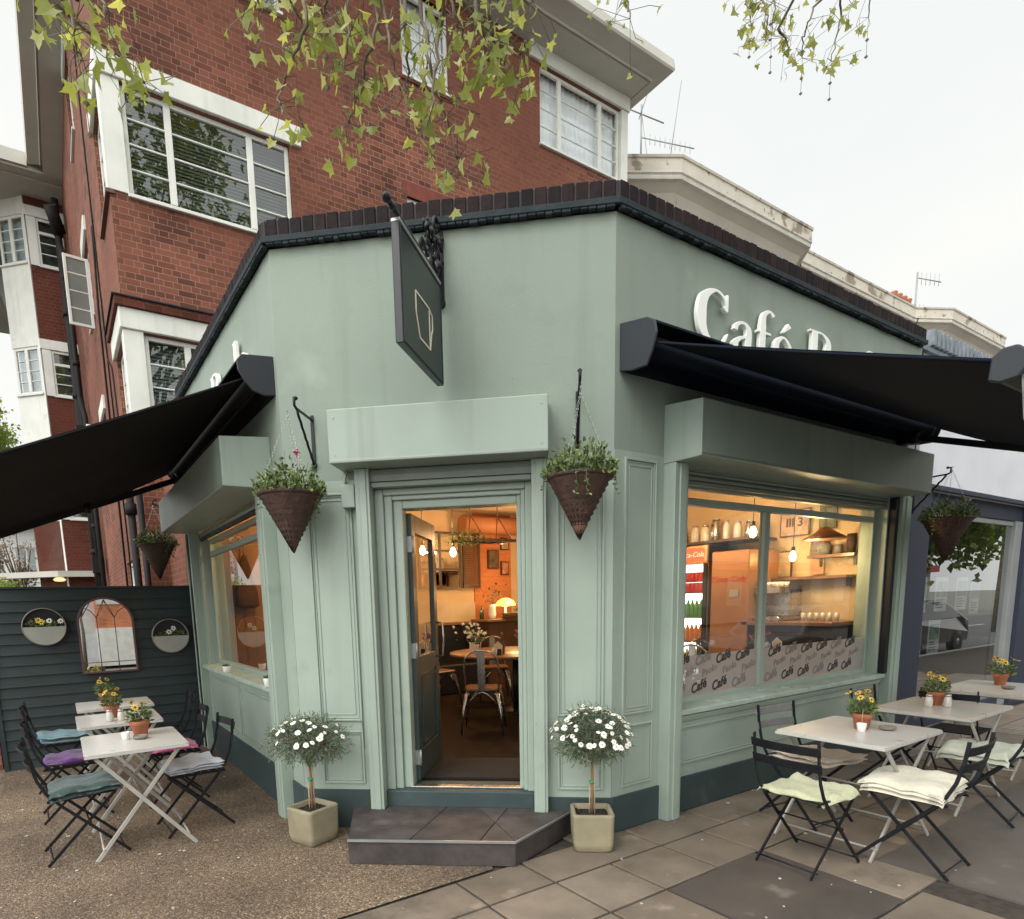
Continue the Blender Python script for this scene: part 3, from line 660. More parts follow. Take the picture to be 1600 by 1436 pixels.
    for v in (-t-.004, t-.006):
        for (a0, a1, c0, c1) in ((st+.03, Wd-st-.03, .25, .77),):
            b.box((a0, v, c0), (a0+.014, v+.01, c1)); b.box((a1-.014, v, c0), (a1, v+.01, c1)); b.box((a0, v, c1-.014), (a1, v+.01, c1)); b.box((a0, v, c0), (a1, v+.01, c0+.014))
    b.build('door_panel', M['teal_door'], door)
    b = MB(D); b.box((st, -.003, .93), (Wd-st, .003, Hd-.13)); b.build('pane', M['glass_shop'], door)
    b = MB(D); b.tube([(Wd-.05, t, .88), (Wd-.05, t+.05, .88), (Wd-.05, t+.055, 1.02), (Wd-.05, t+.05, 1.16), (Wd-.05, t, 1.16)], .009, 8)
    b.tube([(Wd-.05, -t, .88), (Wd-.05, -t-.05, .88), (Wd-.05, -t-.055, 1.02), (Wd-.05, -t-.05, 1.16), (Wd-.05, -t, 1.16)], .009, 8)
    b.build('handle', M['steel'], door)
    for zz in (.18, .98, 1.74):
        b = MB(D); b.box((-.012, -.030, zz-.055), (.012, t+.004, zz+.055)); b.tube([(-.010, -.030, zz-.06), (-.010, -.030, zz+.06)], .008, 8)
        b.build('hinge', M['galv'], door)
    # grey closer/alarm box beside the door under the shutter box
    b = MB(FC); b.box((.425, -.085, 2.27), (.515, -.006, 2.42)); bx = b.build('junction_box', M['green_box'], cafe, bevel=.005, seg=2)
    b = MB(FC); b.tube([(.468, -.03, 2.27), (.468, -.02, 2.1), (.469, -.012, .6)], .005, 6); b.tube([(.44, -.02, 2.42), (.44, -.03, 2.47), (.46, -.03, 2.515)], .009, 6)
    b.build('cable', M['green'], bx)
    # entrance step, tiled
    top = [(1.38, 3.52), (2.20, 2.86), (2.86, 3.06), (2.86, 3.06)]
    def ch(s, v): p = FC @ Vector((s, v, 0)); return (p.x, p.y)
    poly = [(1.38, 3.52), (2.20, 2.86), (2.87, 3.075), ch(1.75, .02), ch(.36, .02)]
    step = MB()
    step.prism(poly, 0, .152)
    so = step.build('entrance_step', M['tile'], cafe, bevel=.004)
    # tile slabs on the tread with open joints
    cx = sum(p[0] for p in poly)/5; cy = sum(p[1] for p in poly)/5
    tb = bmesh.new(); vs = [tb.verts.new((x, y, .1525)) for x, y in poly]; tb.faces.new(vs)
    dirx = Vector((.82, -.66, 0)).normalized(); nrm = Vector((.66, .82, 0)).normalized()
    for k in (-.02, .42): bmesh.ops.bisect_plane(tb, geom=tb.verts[:]+tb.edges[:]+tb.faces[:], plane_co=Vector((1.70, 3.26, 0))+dirx*k*1.0, plane_no=dirx+nrm*-.25)
    bmesh.ops.bisect_plane(tb, geom=tb.verts[:]+tb.edges[:]+tb.faces[:], plane_co=Vector((2.2, 2.86, 0)), plane_no=Vector((.90, -.25, 0)))
    bmesh.ops.split_edges(tb, edges=[e for e in tb.edges if len(e.link_faces) > 1])
    tt = MB()
    for f in tb.faces:
        c = f.calc_center_median(); pl = []
        for v in f.verts:
            d = v.co-c; d.z = 0; pl.append(tuple((c + d*(1-.0045/max(d.length, .01)))[:2]))
        tt.prism(pl, .150, .166, var=random.random())
    tb.free()
    to = tt.build('step_tiles', M['tile'], cafe, bevel=.002)
    e = MB(); e.bar((1.375, 3.515, .160), (2.2, 2.853, .160), .012, .014); e.bar((2.2, 2.853, .160), (2.87, 3.068, .160), .010, .014); e.build('step_trim', M['galv'], cafe)
cafe_front()

# ------------------------------------------------------------------ raised letters
def stroke_letter(paths, d=.03):
    """paths: list of (points, widths); each becomes a solid ribbon, 1 mm apart in depth"""
    b = MB()
    for k, (pts, ws) in enumerate(paths):
        # smooth by Catmull-Rom
        if len(pts) > 2:
            P, Wd = [], []
            for i in range(len(pts)-1):
                p0 = pts[max(i-1, 0)]; p1 = pts[i]; p2 = pts[i+1]; p3 = pts[min(i+2, len(pts)-1)]
                for q in range(6):
                    t = q/6
                    P.append(tuple(.5*((2*p1[j])+(-p0[j]+p2[j])*t+(2*p0[j]-5*p1[j]+4*p2[j]-p3[j])*t*t+(-p0[j]+3*p1[j]-3*p2[j]+p3[j])*t**3) for j in (0, 1)))
                    Wd.append(ws[i]+(ws[i+1]-ws[i])*t)
            P.append(pts[-1]); Wd.append(ws[-1])
        else: P, Wd = list(pts), list(ws)
        n = len(P); Lf, Rt = [], []
        for i in range(n):
            a = Vector(P[max(i-1, 0)]); c = Vector(P[min(i+1, n-1)]); dd = (c-a).normalized(); nn = Vector((-dd.y, dd.x))*Wd[i]/2
            p = Vector(P[i]); Lf.append(p+nn); Rt.append(p-nn)
        z0, z1 = 0.0+k*.0006, d-k*.0008
        vs = [(p.x, p.y, z0) for p in Lf]+[(p.x, p.y, z0) for p in Rt]+[(p.x, p.y, z1) for p in Lf]+[(p.x, p.y, z1) for p in Rt]
        fs = []
        for i in range(n-1):
            fs += [(i, i+1, n+i+1, n+i), (2*n+i+1, 2*n+i, 3*n+i, 3*n+i+1), (i+1, i, 2*n+i, 2*n+i+1), (n+i, n+i+1, 3*n+i+1, 3*n+i)]
        fs += [(0, n, 3*n, 2*n), (2*n-1, n-1, 3*n-1, 4*n-1)]
        b.add(vs, fs)
    return b
def LET(ch):
    # unit: x-height .5, cap height .86 ; returns (paths, advance)
    if ch == 'C': return ([([(.50,.66),(.44,.80),(.30,.86),(.13,.72),(.085,.44),(.13,.16),(.30,.01),(.45,.08),(.53,.24)], [.03,.05,.05,.13,.155,.13,.05,.045,.02]),
                           ([(.505,.86),(.505,.58)], [.035,.035]), ([(.46,.66),(.50,.60)], [.07, .05])], .58)
    if ch == 'a': return ([([(.07,.36),(.10,.46),(.21,.51),(.30,.44),(.31,.30)], [.07,.06,.05,.09,.11]), ([(.31,.34),(.31,.08),(.38,.02)], [.11,.11,.05]),
                           ([(.30,.30),(.16,.25),(.075,.14),(.12,.03),(.22,.03),(.31,.12)], [.04,.06,.10,.07,.05,.04])], .42)
    if ch == 'f': return ([([(.14,.02),(.14,.62)], [.11,.11]), ([(.14,.58),(.16,.78),(.26,.86),(.34,.80)], [.11,.08,.05,.08]), ([(.04,.48),(.30,.48)], [.045,.045]), ([(.05,.015),(.25,.015)], [.035,.035])], .33)
    if ch in 'eé':
        p = [([(.085,.27),(.34,.29),(.34,.40),(.22,.51),(.10,.42),(.075,.25),(.11,.07),(.24,.005),(.36,.10)], [.035,.04,.07,.045,.09,.11,.09,.05,.025])]
        if ch == 'é': p.append(([(.20,.60),(.33,.76)], [.03,.09]))
        return (p, .42)
    if ch == 'P': return ([([(.14,.01),(.14,.85)], [.13,.13]), ([(.10,.83),(.30,.84),(.44,.74),(.45,.60),(.36,.46),(.14,.43)], [.045,.045,.10,.13,.08,.04]), ([(.03,.018),(.27,.018)], [.04,.04]), ([(.03,.84),(.20,.84)], [.04,.04])], .54)
    if ch == 'o': return ([([(.21,.50),(.09,.40),(.07,.25),(.10,.10),(.21,.01)], [.045,.10,.115,.10,.045]), ([(.21,.50),(.33,.40),(.35,.25),(.32,.10),(.21,.01)], [.045,.10,.115,.10,.045])], .44)
    if ch == 'l': return ([([(.13,.02),(.13,.88)], [.11,.11]), ([(.04,.015),(.23,.015)], [.035,.035]), ([(.04,.865),(.14,.865)], [.035,.035])], .26)
    return ([], .30)
def wall_word(F, u0, z0, scale, label, wscale=1.0):
    root = thing('shop_lettering', label, 'lettering', tuple(F @ Vector((u0, -.02, z0))))
    u = u0
    for chx in 'Café Paolo':
        paths, adv = LET(chx)
        if paths:
            b = stroke_letter(paths, .03/scale)
            Fm = F @ T(u, -.020, z0) @ Matrix(((1,0,0,0),(0,0,-1,0),(0,1,0,0),(0,0,0,1))) @ Matrix.Diagonal((scale*wscale, scale, scale, 1))
            b.v = [tuple(Fm @ Vector(p)) for p in b.v]
            o = b.build('letter', M['letter'], root, bevel=.003)
            s = MB(F); s.tube([(u+adv*scale*.4, 0.0, z0+.2*scale), (u+adv*scale*.4, -.021, z0+.2*scale)], .006, 6); s.build('standoff', M['galv'], o)
        u += adv*scale*wscale*1.02
    return root
wall_word(FR, 3.80, 3.335, .40, 'raised white serif shop name above the charcoal awning', 1.66)
wall_word(FL, .62, 3.30, .40, 'raised white serif shop name above the black awning, seen nearly edge-on', 1.45)
# ------------------------------------------------------------------ awnings
def awning(name, F, u0, u1, prof, fin, fout, arms, label, mf, val, sg=(.008, .083), mc='anthracite'):
    """prof: cassette outline in (v, z); fabric from fin (v, z) to fout (v, z)"""
    base = tuple(F @ Vector((0.5*(u0+u1), 0, fin[1])))
    root = thing(name, label, 'awning', base)
    # hood: shell open at the front; end caps are closed plates
    n = len(prof)
    cap = lambda a, b: MB(F).extr(prof, a, b)
    for a, b in ((u0, u0+.02), (u1-.02, u1)): cap(a, b).build('cassette_end_cap', M[mc], root, bevel=.004)
    h = MB(F)
    hood = prof[-3:]  # back-top, top, front-top
    h.add([(u0+.02, v, z) for v, z in hood]+[(u1-.02, v, z) for v, z in hood]+[(u0+.02, v, z-.012) for v, z in hood]+[(u1-.02, v, z-.012) for v, z in hood],
          [(0,3,4,1),(1,4,5,2),(6,7,10,9),(7,8,11,10),(2,5,11,8),(0,6,9,3)])
    h.box((u0+.02, -.03, prof[0][1]), (u1-.02, -.002, hood[0][1]-.012))
    h.tube([(u0+.02, fin[0]+.07, fin[1]+.0), (u1-.02, fin[0]+.07, fin[1])], .045, 16)
    h.build('cassette', M[mf], root)
    # fabric with slight sag and cross-wise ripples
    N1, N2 = 26, 34; g = MB(F); vs = []; rnd = random.Random(2)
    for i in range(N1+1):
        t = i/N1
        for j in range(N2+1):
            q = j/N2; u = u0+.03+(u1-u0-.06)*q
            z = fin[1]+(fout[1]-fin[1])*t - (sg[0]+(sg[1]-sg[0])*q)*sin(pi*t) + .004*sin(q*19+2*t)*sin(pi*t)
            vs.append((u, fin[0]+(fout[0]-fin[0])*t, z))
    fs = [(i*(N2+1)+j, i*(N2+1)+j+1, (i+1)*(N2+1)+j+1, (i+1)*(N2+1)+j) for i in range(N1) for j in range(N2)]
    g.add(vs, fs, smooth=True)
    fo = g.build('fabric', M[mf], root)
    so = fo.modifiers.new('t', 'SOLIDIFY'); so.thickness = .004
    for uu, sq in ((u0+.032, sg[0]), (u1-.032, sg[1])):
        hm = MB(F); hm.tube([(uu, fin[0]+(fout[0]-fin[0])*i/8, fin[1]+(fout[1]-fin[1])*i/8-sq*sin(pi*i/8)-.004) for i in range(9)], .006, 6)
        hm.build('hem', M[mf], root)
    # front rail with rounded caps
    v, z = fout; r = MB(F)
    rp = [(v+.055, z-.055), (v+.05, z+.02), (v+.02, z+.042), (v-.02, z+.042), (v-.05, z+.015), (v-.055, z-.03), (v-.03, z-.065), (v+.02, z-.07)]
    r.extr(rp[::-1], u0+.02, u1-.02); r.build('front_rail', M[mc], root, bevel=.006)
    for a, b in ((u0, u0+.02), (u1-.02, u1)): MB(F).extr([(p[0]*1.0+(p[0]-v)*.12, p[1]+(p[1]-z)*.12) for p in rp][::-1], a, b).build('rail_end_cap', M[mc], root, bevel=.006)
    if val:
        g = MB(F); vs = []; n = 150
        for j in range(n+1):
            u = u0+.025+(u1-u0-.05)*j/n
            for k in range(5):
                t = k/4; vs.append((u, v-.035-.016*t*(1.2+sin(j*.55)+.5*sin(j*.23)), z-.06-.17*t-.012*t*abs(sin(j*.35))))
        fs = [(j*5+k, (j+1)*5+k, (j+1)*5+k+1, j*5+k+1) for j in range(n) for k in range(4)]
        g.add(vs, fs, smooth=True); o = g.build('valance', M['valance'], root); o.modifiers.new('t', 'SOLIDIFY').thickness = .003
    # folding arms: shoulder - elbow - wrist
    for (ua, ue, uw) in arms:
        a = MB(F); S = Vector((ua, -.14, fin[1]-.09)); Wr = Vector((uw, v+.05, z-.03)); E = Vector((ue, (S.y+Wr.y)/2-.02, (S.z+Wr.z)/2-.01))
        a.bar(S, E, .035, .055); a.bar(E, Wr, .035, .05); a.tube([E+Vector((0,0,-.05)), E+Vector((0,0,.05))], .035, 12); a.tube([S+Vector((0,0,-.06)), S+Vector((0,0,.06))], .04, 12)
        a.tube([E+Vector((0,0,-.015)), S+Vector((0,0,-.015))], .006, 6)
        a.box((ua-.05, -.14, fin[1]-.14), (ua+.05, -.001, fin[1]-.03)); a.build('folding_arm', M['blackmetal'], root)
    return root
# profiles run anticlockwise in (v, z): bottom back, bottom front, nose, top front, top back
awning('awning', FR, 3.12, 7.16, [(-.001, 3.03), (-.10, 3.005), (-.215, 3.0), (-.255, 3.07), (-.285, 3.165), (-.27, 3.235), (-.215, 3.27), (-.001, 3.31)],
       (-.24, 3.13), (-1.96, 2.475), [(6.95, 6.90, 6.86)], 'charcoal awning with a faded hanging valance, over the window with printed film', 'fabric', True)
awning('awning', FL, 0.10, 3.53, [(-.001, 3.05), (-.08, 3.04), (-.15, 3.06), (-.20, 3.11), (-.24, 3.18), (-.245, 3.24), (-.21, 3.28), (-.001, 3.30)],
       (-.20, 3.14), (-1.95, 2.37), [(0.30, .34, .38)], 'black awning over the seating by the dark boarded fence', 'fabric_b', False, (.05, .012))

# ------------------------------------------------------------------ hanging sign
def hanging_sign():
    s0, v0 = 1.18, 0.0
    root = thing('hanging_sign', 'black double-sided board on scrolled iron bracket with gold outlined cup', 'hanging sign', tuple(FC @ Vector((s0, 0, 3.5))))
    d = Vector((-.139, -.990, 0)).normalized()      # direction out from the wall
    F = FC @ T(1.13, 0, 3.575) @ Matrix(((d.x, -d.y, 0, 0), (d.y, d.x, 0, 0), (0, 0, 1, 0), (0, 0, 0, 1)))   # x outwards, z up
    L0, L1, HB = .075, .785, .585
    b = MB(F); b.box((L0, -.022, -HB), (L1, .022, .0)); board = b.build('board', mat('sign board black', (.017, .021, .023), .35, namt=.1), root, bevel=.004)
    # thin raised edging
    b = MB(F)
    for sgn in (-1, 1):
        v = sgn*.024
        for (a, c) in (((L0+.012, v, -.012), (L1-.012, v, -.012)), ((L1-.012, v, -.012), (L1-.012, v, -HB+.012)), ((L1-.012, v, -HB+.012), (L0+.012, v, -HB+.012)), ((L0+.012, v, -HB+.012), (L0+.012, v, -.012))):
            b.bar(a, c, .004, .004, up=(0, 1, 0))
    b.build('edging', M['anthracite'], board)
    b = MB(F); b.box((L0+.005, -.026, .001), (L1-.005, .026, .020)); b.build('top_strip', mat('pale sign top strip', (.40, .40, .38), .3, metal=.6), board, bevel=.003)
    gold = mat('pale gold line', (.78, .72, .58), .45, metal=.0)
    b = MB(F)
    for sgn in (-1, 1):
        v = sgn*.0245
        cup = [(.57, -.24), (.335, -.24), (.28, -.262), (.28, -.335), (.305, -.37), (.335, -.465), (.515, -.465), (.57, -.35), (.57, -.24)]
        for a, c in zip(cup, cup[1:]): b.bar((a[0], v, a[1]), (c[0], v, c[1]), .009, .005, up=(0, 1, 0))
        b.bar((.335, v, -.24), (.335, v, -.465), .009, .0045, up=(0, 1, 0))
    b.build('cup_emblem', gold, board)
    # pole, finial, scrolls and wall plate
    b = MB(F); b.tube([(.0, 0, .05), (.87, 0, .05)], .013, 10); b.tube([(.81, 0, .05), (.84, 0, .05)], .02, 10)
    b.lathe([(0, -.03), (.018, -.02), (.024, 0), (.018, .02), (.012, .03), (.012, .05)], 12, m=T(.89, 0, .05) @ RY(-pi/2)); b.build('pole', M['blackmetal'], root)
    b = MB(F); b.bar((.012, 0, -.06), (.012, 0, .34), .05, .012, up=(1, 0, 0)); b.tube([(.0, 0, -.07), (.03, 0, -.07)], .03, 12)
    b.tube([(.0, 0, .30), (.03, 0, .30)], .03, 12); b.build('wall_plate', M['blackmetal'], root)
    b = MB(F); rnd = random.Random(4)
    def scroll(cx, cz, r0, a0, turns, sgn=1, rr=.009, v=0):
        cz = .05+(cz-.05)*.92; cx *= .85
        pts = []
        for i in range(26):
            t = i/25; a = a0+sgn*turns*2*pi*t; r = r0*(1-.8*t); pts.append((cx+r*cos(a), v, cz+r*sin(a)))
        b.tube(pts, [rr*1.45*(1-.35*i/25) for i in range(26)], 8)
    scroll(.13, .19, .11, pi, 1.3, 1); scroll(.30, .13, .075, -pi/2, 1.4, -1); scroll(.09, .36, .06, pi, 1.2, -1); scroll(.07, -.02, .05, pi, 1.2, -1)
    scroll(.24, .25, .06, 0, 1.3, 1); scroll(.42, .10, .045, pi, 1.3, -1, .008); scroll(.05, .08, .06, pi/2, 1.0, 1, .01)
    b.tube([(.0, 0, -.06), (.06, 0, -.02), (.14, 0, .03), (.25, 0, .05)], .010, 8)
    for i in range(44):
        a = rnd.uniform(0, 2*pi); c = (rnd.uniform(.01, .26), rnd.uniform(-.03, .03), rnd.uniform(.05, .29)); q = rnd.uniform(.022, .044)
        b.lathe([(0, -q*.3), (q*.8, 0), (0, q*.3)], 6, m=T(*c) @ RY(a) @ RX(pi/2))
    b.build('scrollwork', M['blackmetal'], root)
    b = MB(F)
    for x in (.15, .71): b.tube([(x, 0, .06), (x, 0, .015)], .007, 6)
    b.build('hanger', M['blackmetal'], root)
hanging_sign()

# ------------------------------------------------------------------ leaf makers
def rand_rot(rnd):
    q = Vector((rnd.gauss(0, 1), rnd.gauss(0, 1), rnd.gauss(0, 1))).normalized(); return Matrix.Rotation(rnd.uniform(0, 2*pi), 4, q)
def leaf(b, p, d, L, Wd, rnd, up=None, curl=.25, var=None):
    d = Vector(d).normalized(); a = Vector((rnd.gauss(0, 1), rnd.gauss(0, 1), rnd.gauss(0, 1)+.6)); s = d.cross(a)
    if s.length < 1e-4: s = d.orthogonal()
    s.normalize(); n = s.cross(d); p = Vector(p)
    vs = [p, p+d*L*.45+s*Wd/2+n*curl*Wd, p+d*L-n*curl*L*.4, p+d*L*.45-s*Wd/2+n*curl*Wd, p+d*L*.5]
    b.add([tuple(v) for v in vs], [(0,1,4),(1,2,4),(0,4,3),(4,2,3)], var=rnd.random() if var is None else var)
def daisy(bp, be, p, nrm, r, rnd, petals=11, eye=.3):
    n = Vector(nrm).normalized(); u = n.orthogonal().normalized(); w = n.cross(u); p = Vector(p); a0 = rnd.uniform(0, pi)
    for k in range(petals):
        a = a0+2*pi*k/petals; d = u*cos(a)+w*sin(a); s = u*-sin(a)+w*cos(a); q = r*rnd.uniform(.85, 1.05); dr = n*rnd.uniform(-.10, .12)*r
        vs = [p+d*r*.12, p+d*q*.6+s*r*.17+n*.06*r, p+d*q+s*r*.08+dr, p+d*q-s*r*.08+dr, p+d*q*.6-s*r*.17+n*.06*r]
        bp.add([tuple(v) for v in vs], [(0,1,2,3,4)], var=rnd.random())
    R_ = Matrix((u, w, n)).transposed().to_4x4()
    be.lathe([(r*eye, 0), (r*eye*.9, r*.12), (r*eye*.4, r*.2), (0, r*.21)], 8, m=T(*p) @ R_)

# ------------------------------------------------------------------ hanging baskets
def basket(name, pos, rz, label, seed, pink=(), white=(), rad=.198, H=.36, dense=420, tipc=False, hook=None, trailing=5, dark=False):
    rnd = random.Random(seed); root = thing(name, label, 'hanging basket', pos, rz, 'cone baskets hung on the café walls')
    b = MB(); prof = [(0.006, -H)]
    n = 22
    for i in range(1, n+1):
        t = i/n; prof.append((rad*t+.0055*(1 if i % 2 else -1), -H+H*t))
    b.lathe(prof, 26); 
    b.lathe([(rad, -.01), (rad+.012, 0), (rad+.010, .014), (rad-.01, .016), (rad-.016, 0)], 26)
    for k in range(12):          # upright canes showing through the weave
        a = 2*pi*k/18; b.tube([(rad*.97*cos(a), rad*.97*sin(a), 0), (.01*cos(a), .01*sin(a), -H+.01)], .003, 4)
    cone = part(b, 'basket_cone', M['rattan'], root)
    if tipc:
        b = MB(); b.lathe([(0, -H-.006), (rad*.24, -H*.79), (rad*.26, -H*.74)], 20); part(b, 'basket_tip', mat('paler worn rattan tip', (.20, .10, .065), .8, nscale=20, namt=.3, bump=.4), root)
    b = MB(); b.lathe([(rad-.012, -.015), (rad*.6, .0), (0, .012)], 20); part(b, 'soil', M['soil'], root)
    b = MB(); bp = MB(); be = MB(); bk = MB()
    for i in range(dense):
        a = rnd.uniform(0, 2*pi); r = rad*1.12*math.sqrt(rnd.random()); h = rnd.random()*.19*(1-.55*(r/rad)**2)*rnd.choice((.5, 1, 1, 1.25))
        p = Vector((r*cos(a), r*sin(a), .0+h)); d = Vector((cos(a)*rnd.uniform(-.3, 1), sin(a)*rnd.uniform(-.3, 1), rnd.uniform(-.2, 1.0)))
        leaf(b, p, d, rnd.uniform(.022, .045), rnd.uniform(.014, .03), rnd)
        if i % 12 == 0: b.tube([(r*.5*cos(a), r*.5*sin(a), 0), p+Vector((0, 0, .05))], .0016, 3, var=.3)
    for k in range(trailing):
        a = rnd.uniform(0, 2*pi); x = Vector((rad*cos(a), rad*sin(a), .02)); d = Vector((cos(a)*.5, sin(a)*.5, -.3))
        pts = [x.copy()]
        for j in range(rnd.randint(5, 9)):
            d = (d+Vector((rnd.uniform(-.3, .3), rnd.uniform(-.3, .3), -.35))).normalized()*.022; x = x+d; pts.append(x.copy())
            for _ in range(2): leaf(b, x, Vector((rnd.gauss(0, 1), rnd.gauss(0, 1), rnd.gauss(0, .6))), .024, .014, rnd)
        b.tube(pts, .0015, 3, var=.6)
    part(b, 'foliage', M['leaf'], root)
    for (dx, dy, dz, r) in white:
        daisy(bp, be, (dx, dy, dz), (rnd.uniform(-.3, .3), -1, .5), r, rnd, 7, .2)
    if white: part(bp, 'flower', M['petal'], root); part(be, 'flower_eye', M['flower_eye_y'], root)
    for (dx, dy, dz, r) in pink:
        q = MB(); q.tube([(dx*.8, dy*.8, .05), (dx, dy, dz)], .002, 4)
        for j in range(26): leaf(q, (dx, dy, dz), (rnd.gauss(0, 1), rnd.gauss(0, 1), rnd.gauss(0, 1)), r, r*.5, rnd)
        part(q, 'flower', M['petal_p'], root)
    # three chains to the hook
    hk = Vector(hook or (0, 0, .5))
    b = MB()
    for k in range(3):
        a = 2*pi*k/3+.5; p0 = Vector((rad*cos(a), rad*sin(a), .005)); nl = 26
        for j in range(nl):
            t0, t1 = j/nl, (j+.78)/nl; A_ = p0.lerp(hk, t0); B_ = p0.lerp(hk, t1); o = Vector((.0035, 0, 0)) if j % 2 else Vector((0, .0035, 0))
            b.tube([A_-o, A_+(B_-A_)*.15-o*1.4, B_-o, B_+o, A_+o], .0012, 4)
    b.tube([hk+Vector((0, 0, -.02)), hk+Vector((.012, 0, .0)), hk+Vector((0, 0, .02)), hk+Vector((-.012, 0, .03))], .003, 5)
    part(b, 'chain', M['chain'], root)
    return root
def wall_bracket(F, u, z, reach, label, name='hanging_bracket', lean=0.0):
    root = thing(name, label, 'bracket', tuple(F @ Vector((u, 0, z))), 0, 'black wall brackets holding the baskets')
    b = MB(F @ T(u, 0, z) @ RZ(lean))
    b.bar((0, -.006, -.30), (0, -.006, .06), .022, .008, up=(0, 1, 0)); b.bar((0, -.01, .03), (0, -reach, .03), .009, .014)
    n = 14; b.tube([(0, -.012-(reach-.02)*i/n, -.26+.28*i/n+.006*sin(i*2.4)) for i in range(n+1)], .009, 6)
    b.tube([(0, -reach, .03), (0, -reach-.03, .04), (0, -reach-.03, .085), (0, -reach+.005, .088)], .009, 8); b.tube([(0, -.02, -.26), (0, -.001, -.26)], .018, 8)
    b.lathe([(0, -.016), (.016, 0), (0, .016)], 10, m=T(0, -reach-.0, .09))
    b.build('bracket_frame', M['blackmetal'], root)
    return root
def place_baskets():
    wall_bracket(FC, .225, 2.83, .27, 'triangular iron bracket left of the door box')
    p = FC @ Vector((.15, -.28, 2.33)); basket('hanging_basket', tuple(p), .3, 'brown cone basket of green trailing plants left of the doorway', 1, pink=[(.05, -.03, .27, .028)], white=[(.22, -.05, .06, .018), (.20, -.08, .10, .014)], hook=(0.02, .0, .50), tipc=False, dense=900)
    wall_bracket(FC, 1.985, 2.86, .28, 'iron bracket right of the door box, seen end-on')
    p = FC @ Vector((1.985, -.30, 2.34)); basket('hanging_basket', tuple(p), 1.0, 'brown cone basket with pale orange tip right of the doorway', 2, white=[(.03, -.12, .16, .026), (-.18, -.12, .08, .022), (-.2, -.1, .05, .016)], hook=(-.01, .0, .48), tipc=True, dense=950, rad=.19)
    wall_bracket(FR, 7.36, 2.68, .30, 'iron bracket on the navy shopfront', lean=-.2)
    p = Vector((7.20, 2.55, 2.27)); basket('hanging_basket', tuple(p), 2.0, 'dark cone basket hanging before the blue shop window', 3, hook=(.0, .0, .46), dense=750, rad=.20, H=.38, trailing=2)
    wall_bracket(FL, -.02, 2.78, .34, 'iron bracket on brick wall behind the left awning')
    p = Vector((1.03, 7.97, 2.36)); basket('hanging_basket', tuple(p), 3.0, 'cone basket with pink bloom above the dark fence', 4, pink=[(-.12, -.05, .16, .03)], white=[(.18, 0, .05, .02)], hook=(0, 0, .42), dense=700, rad=.19, H=.38)
place_baskets()

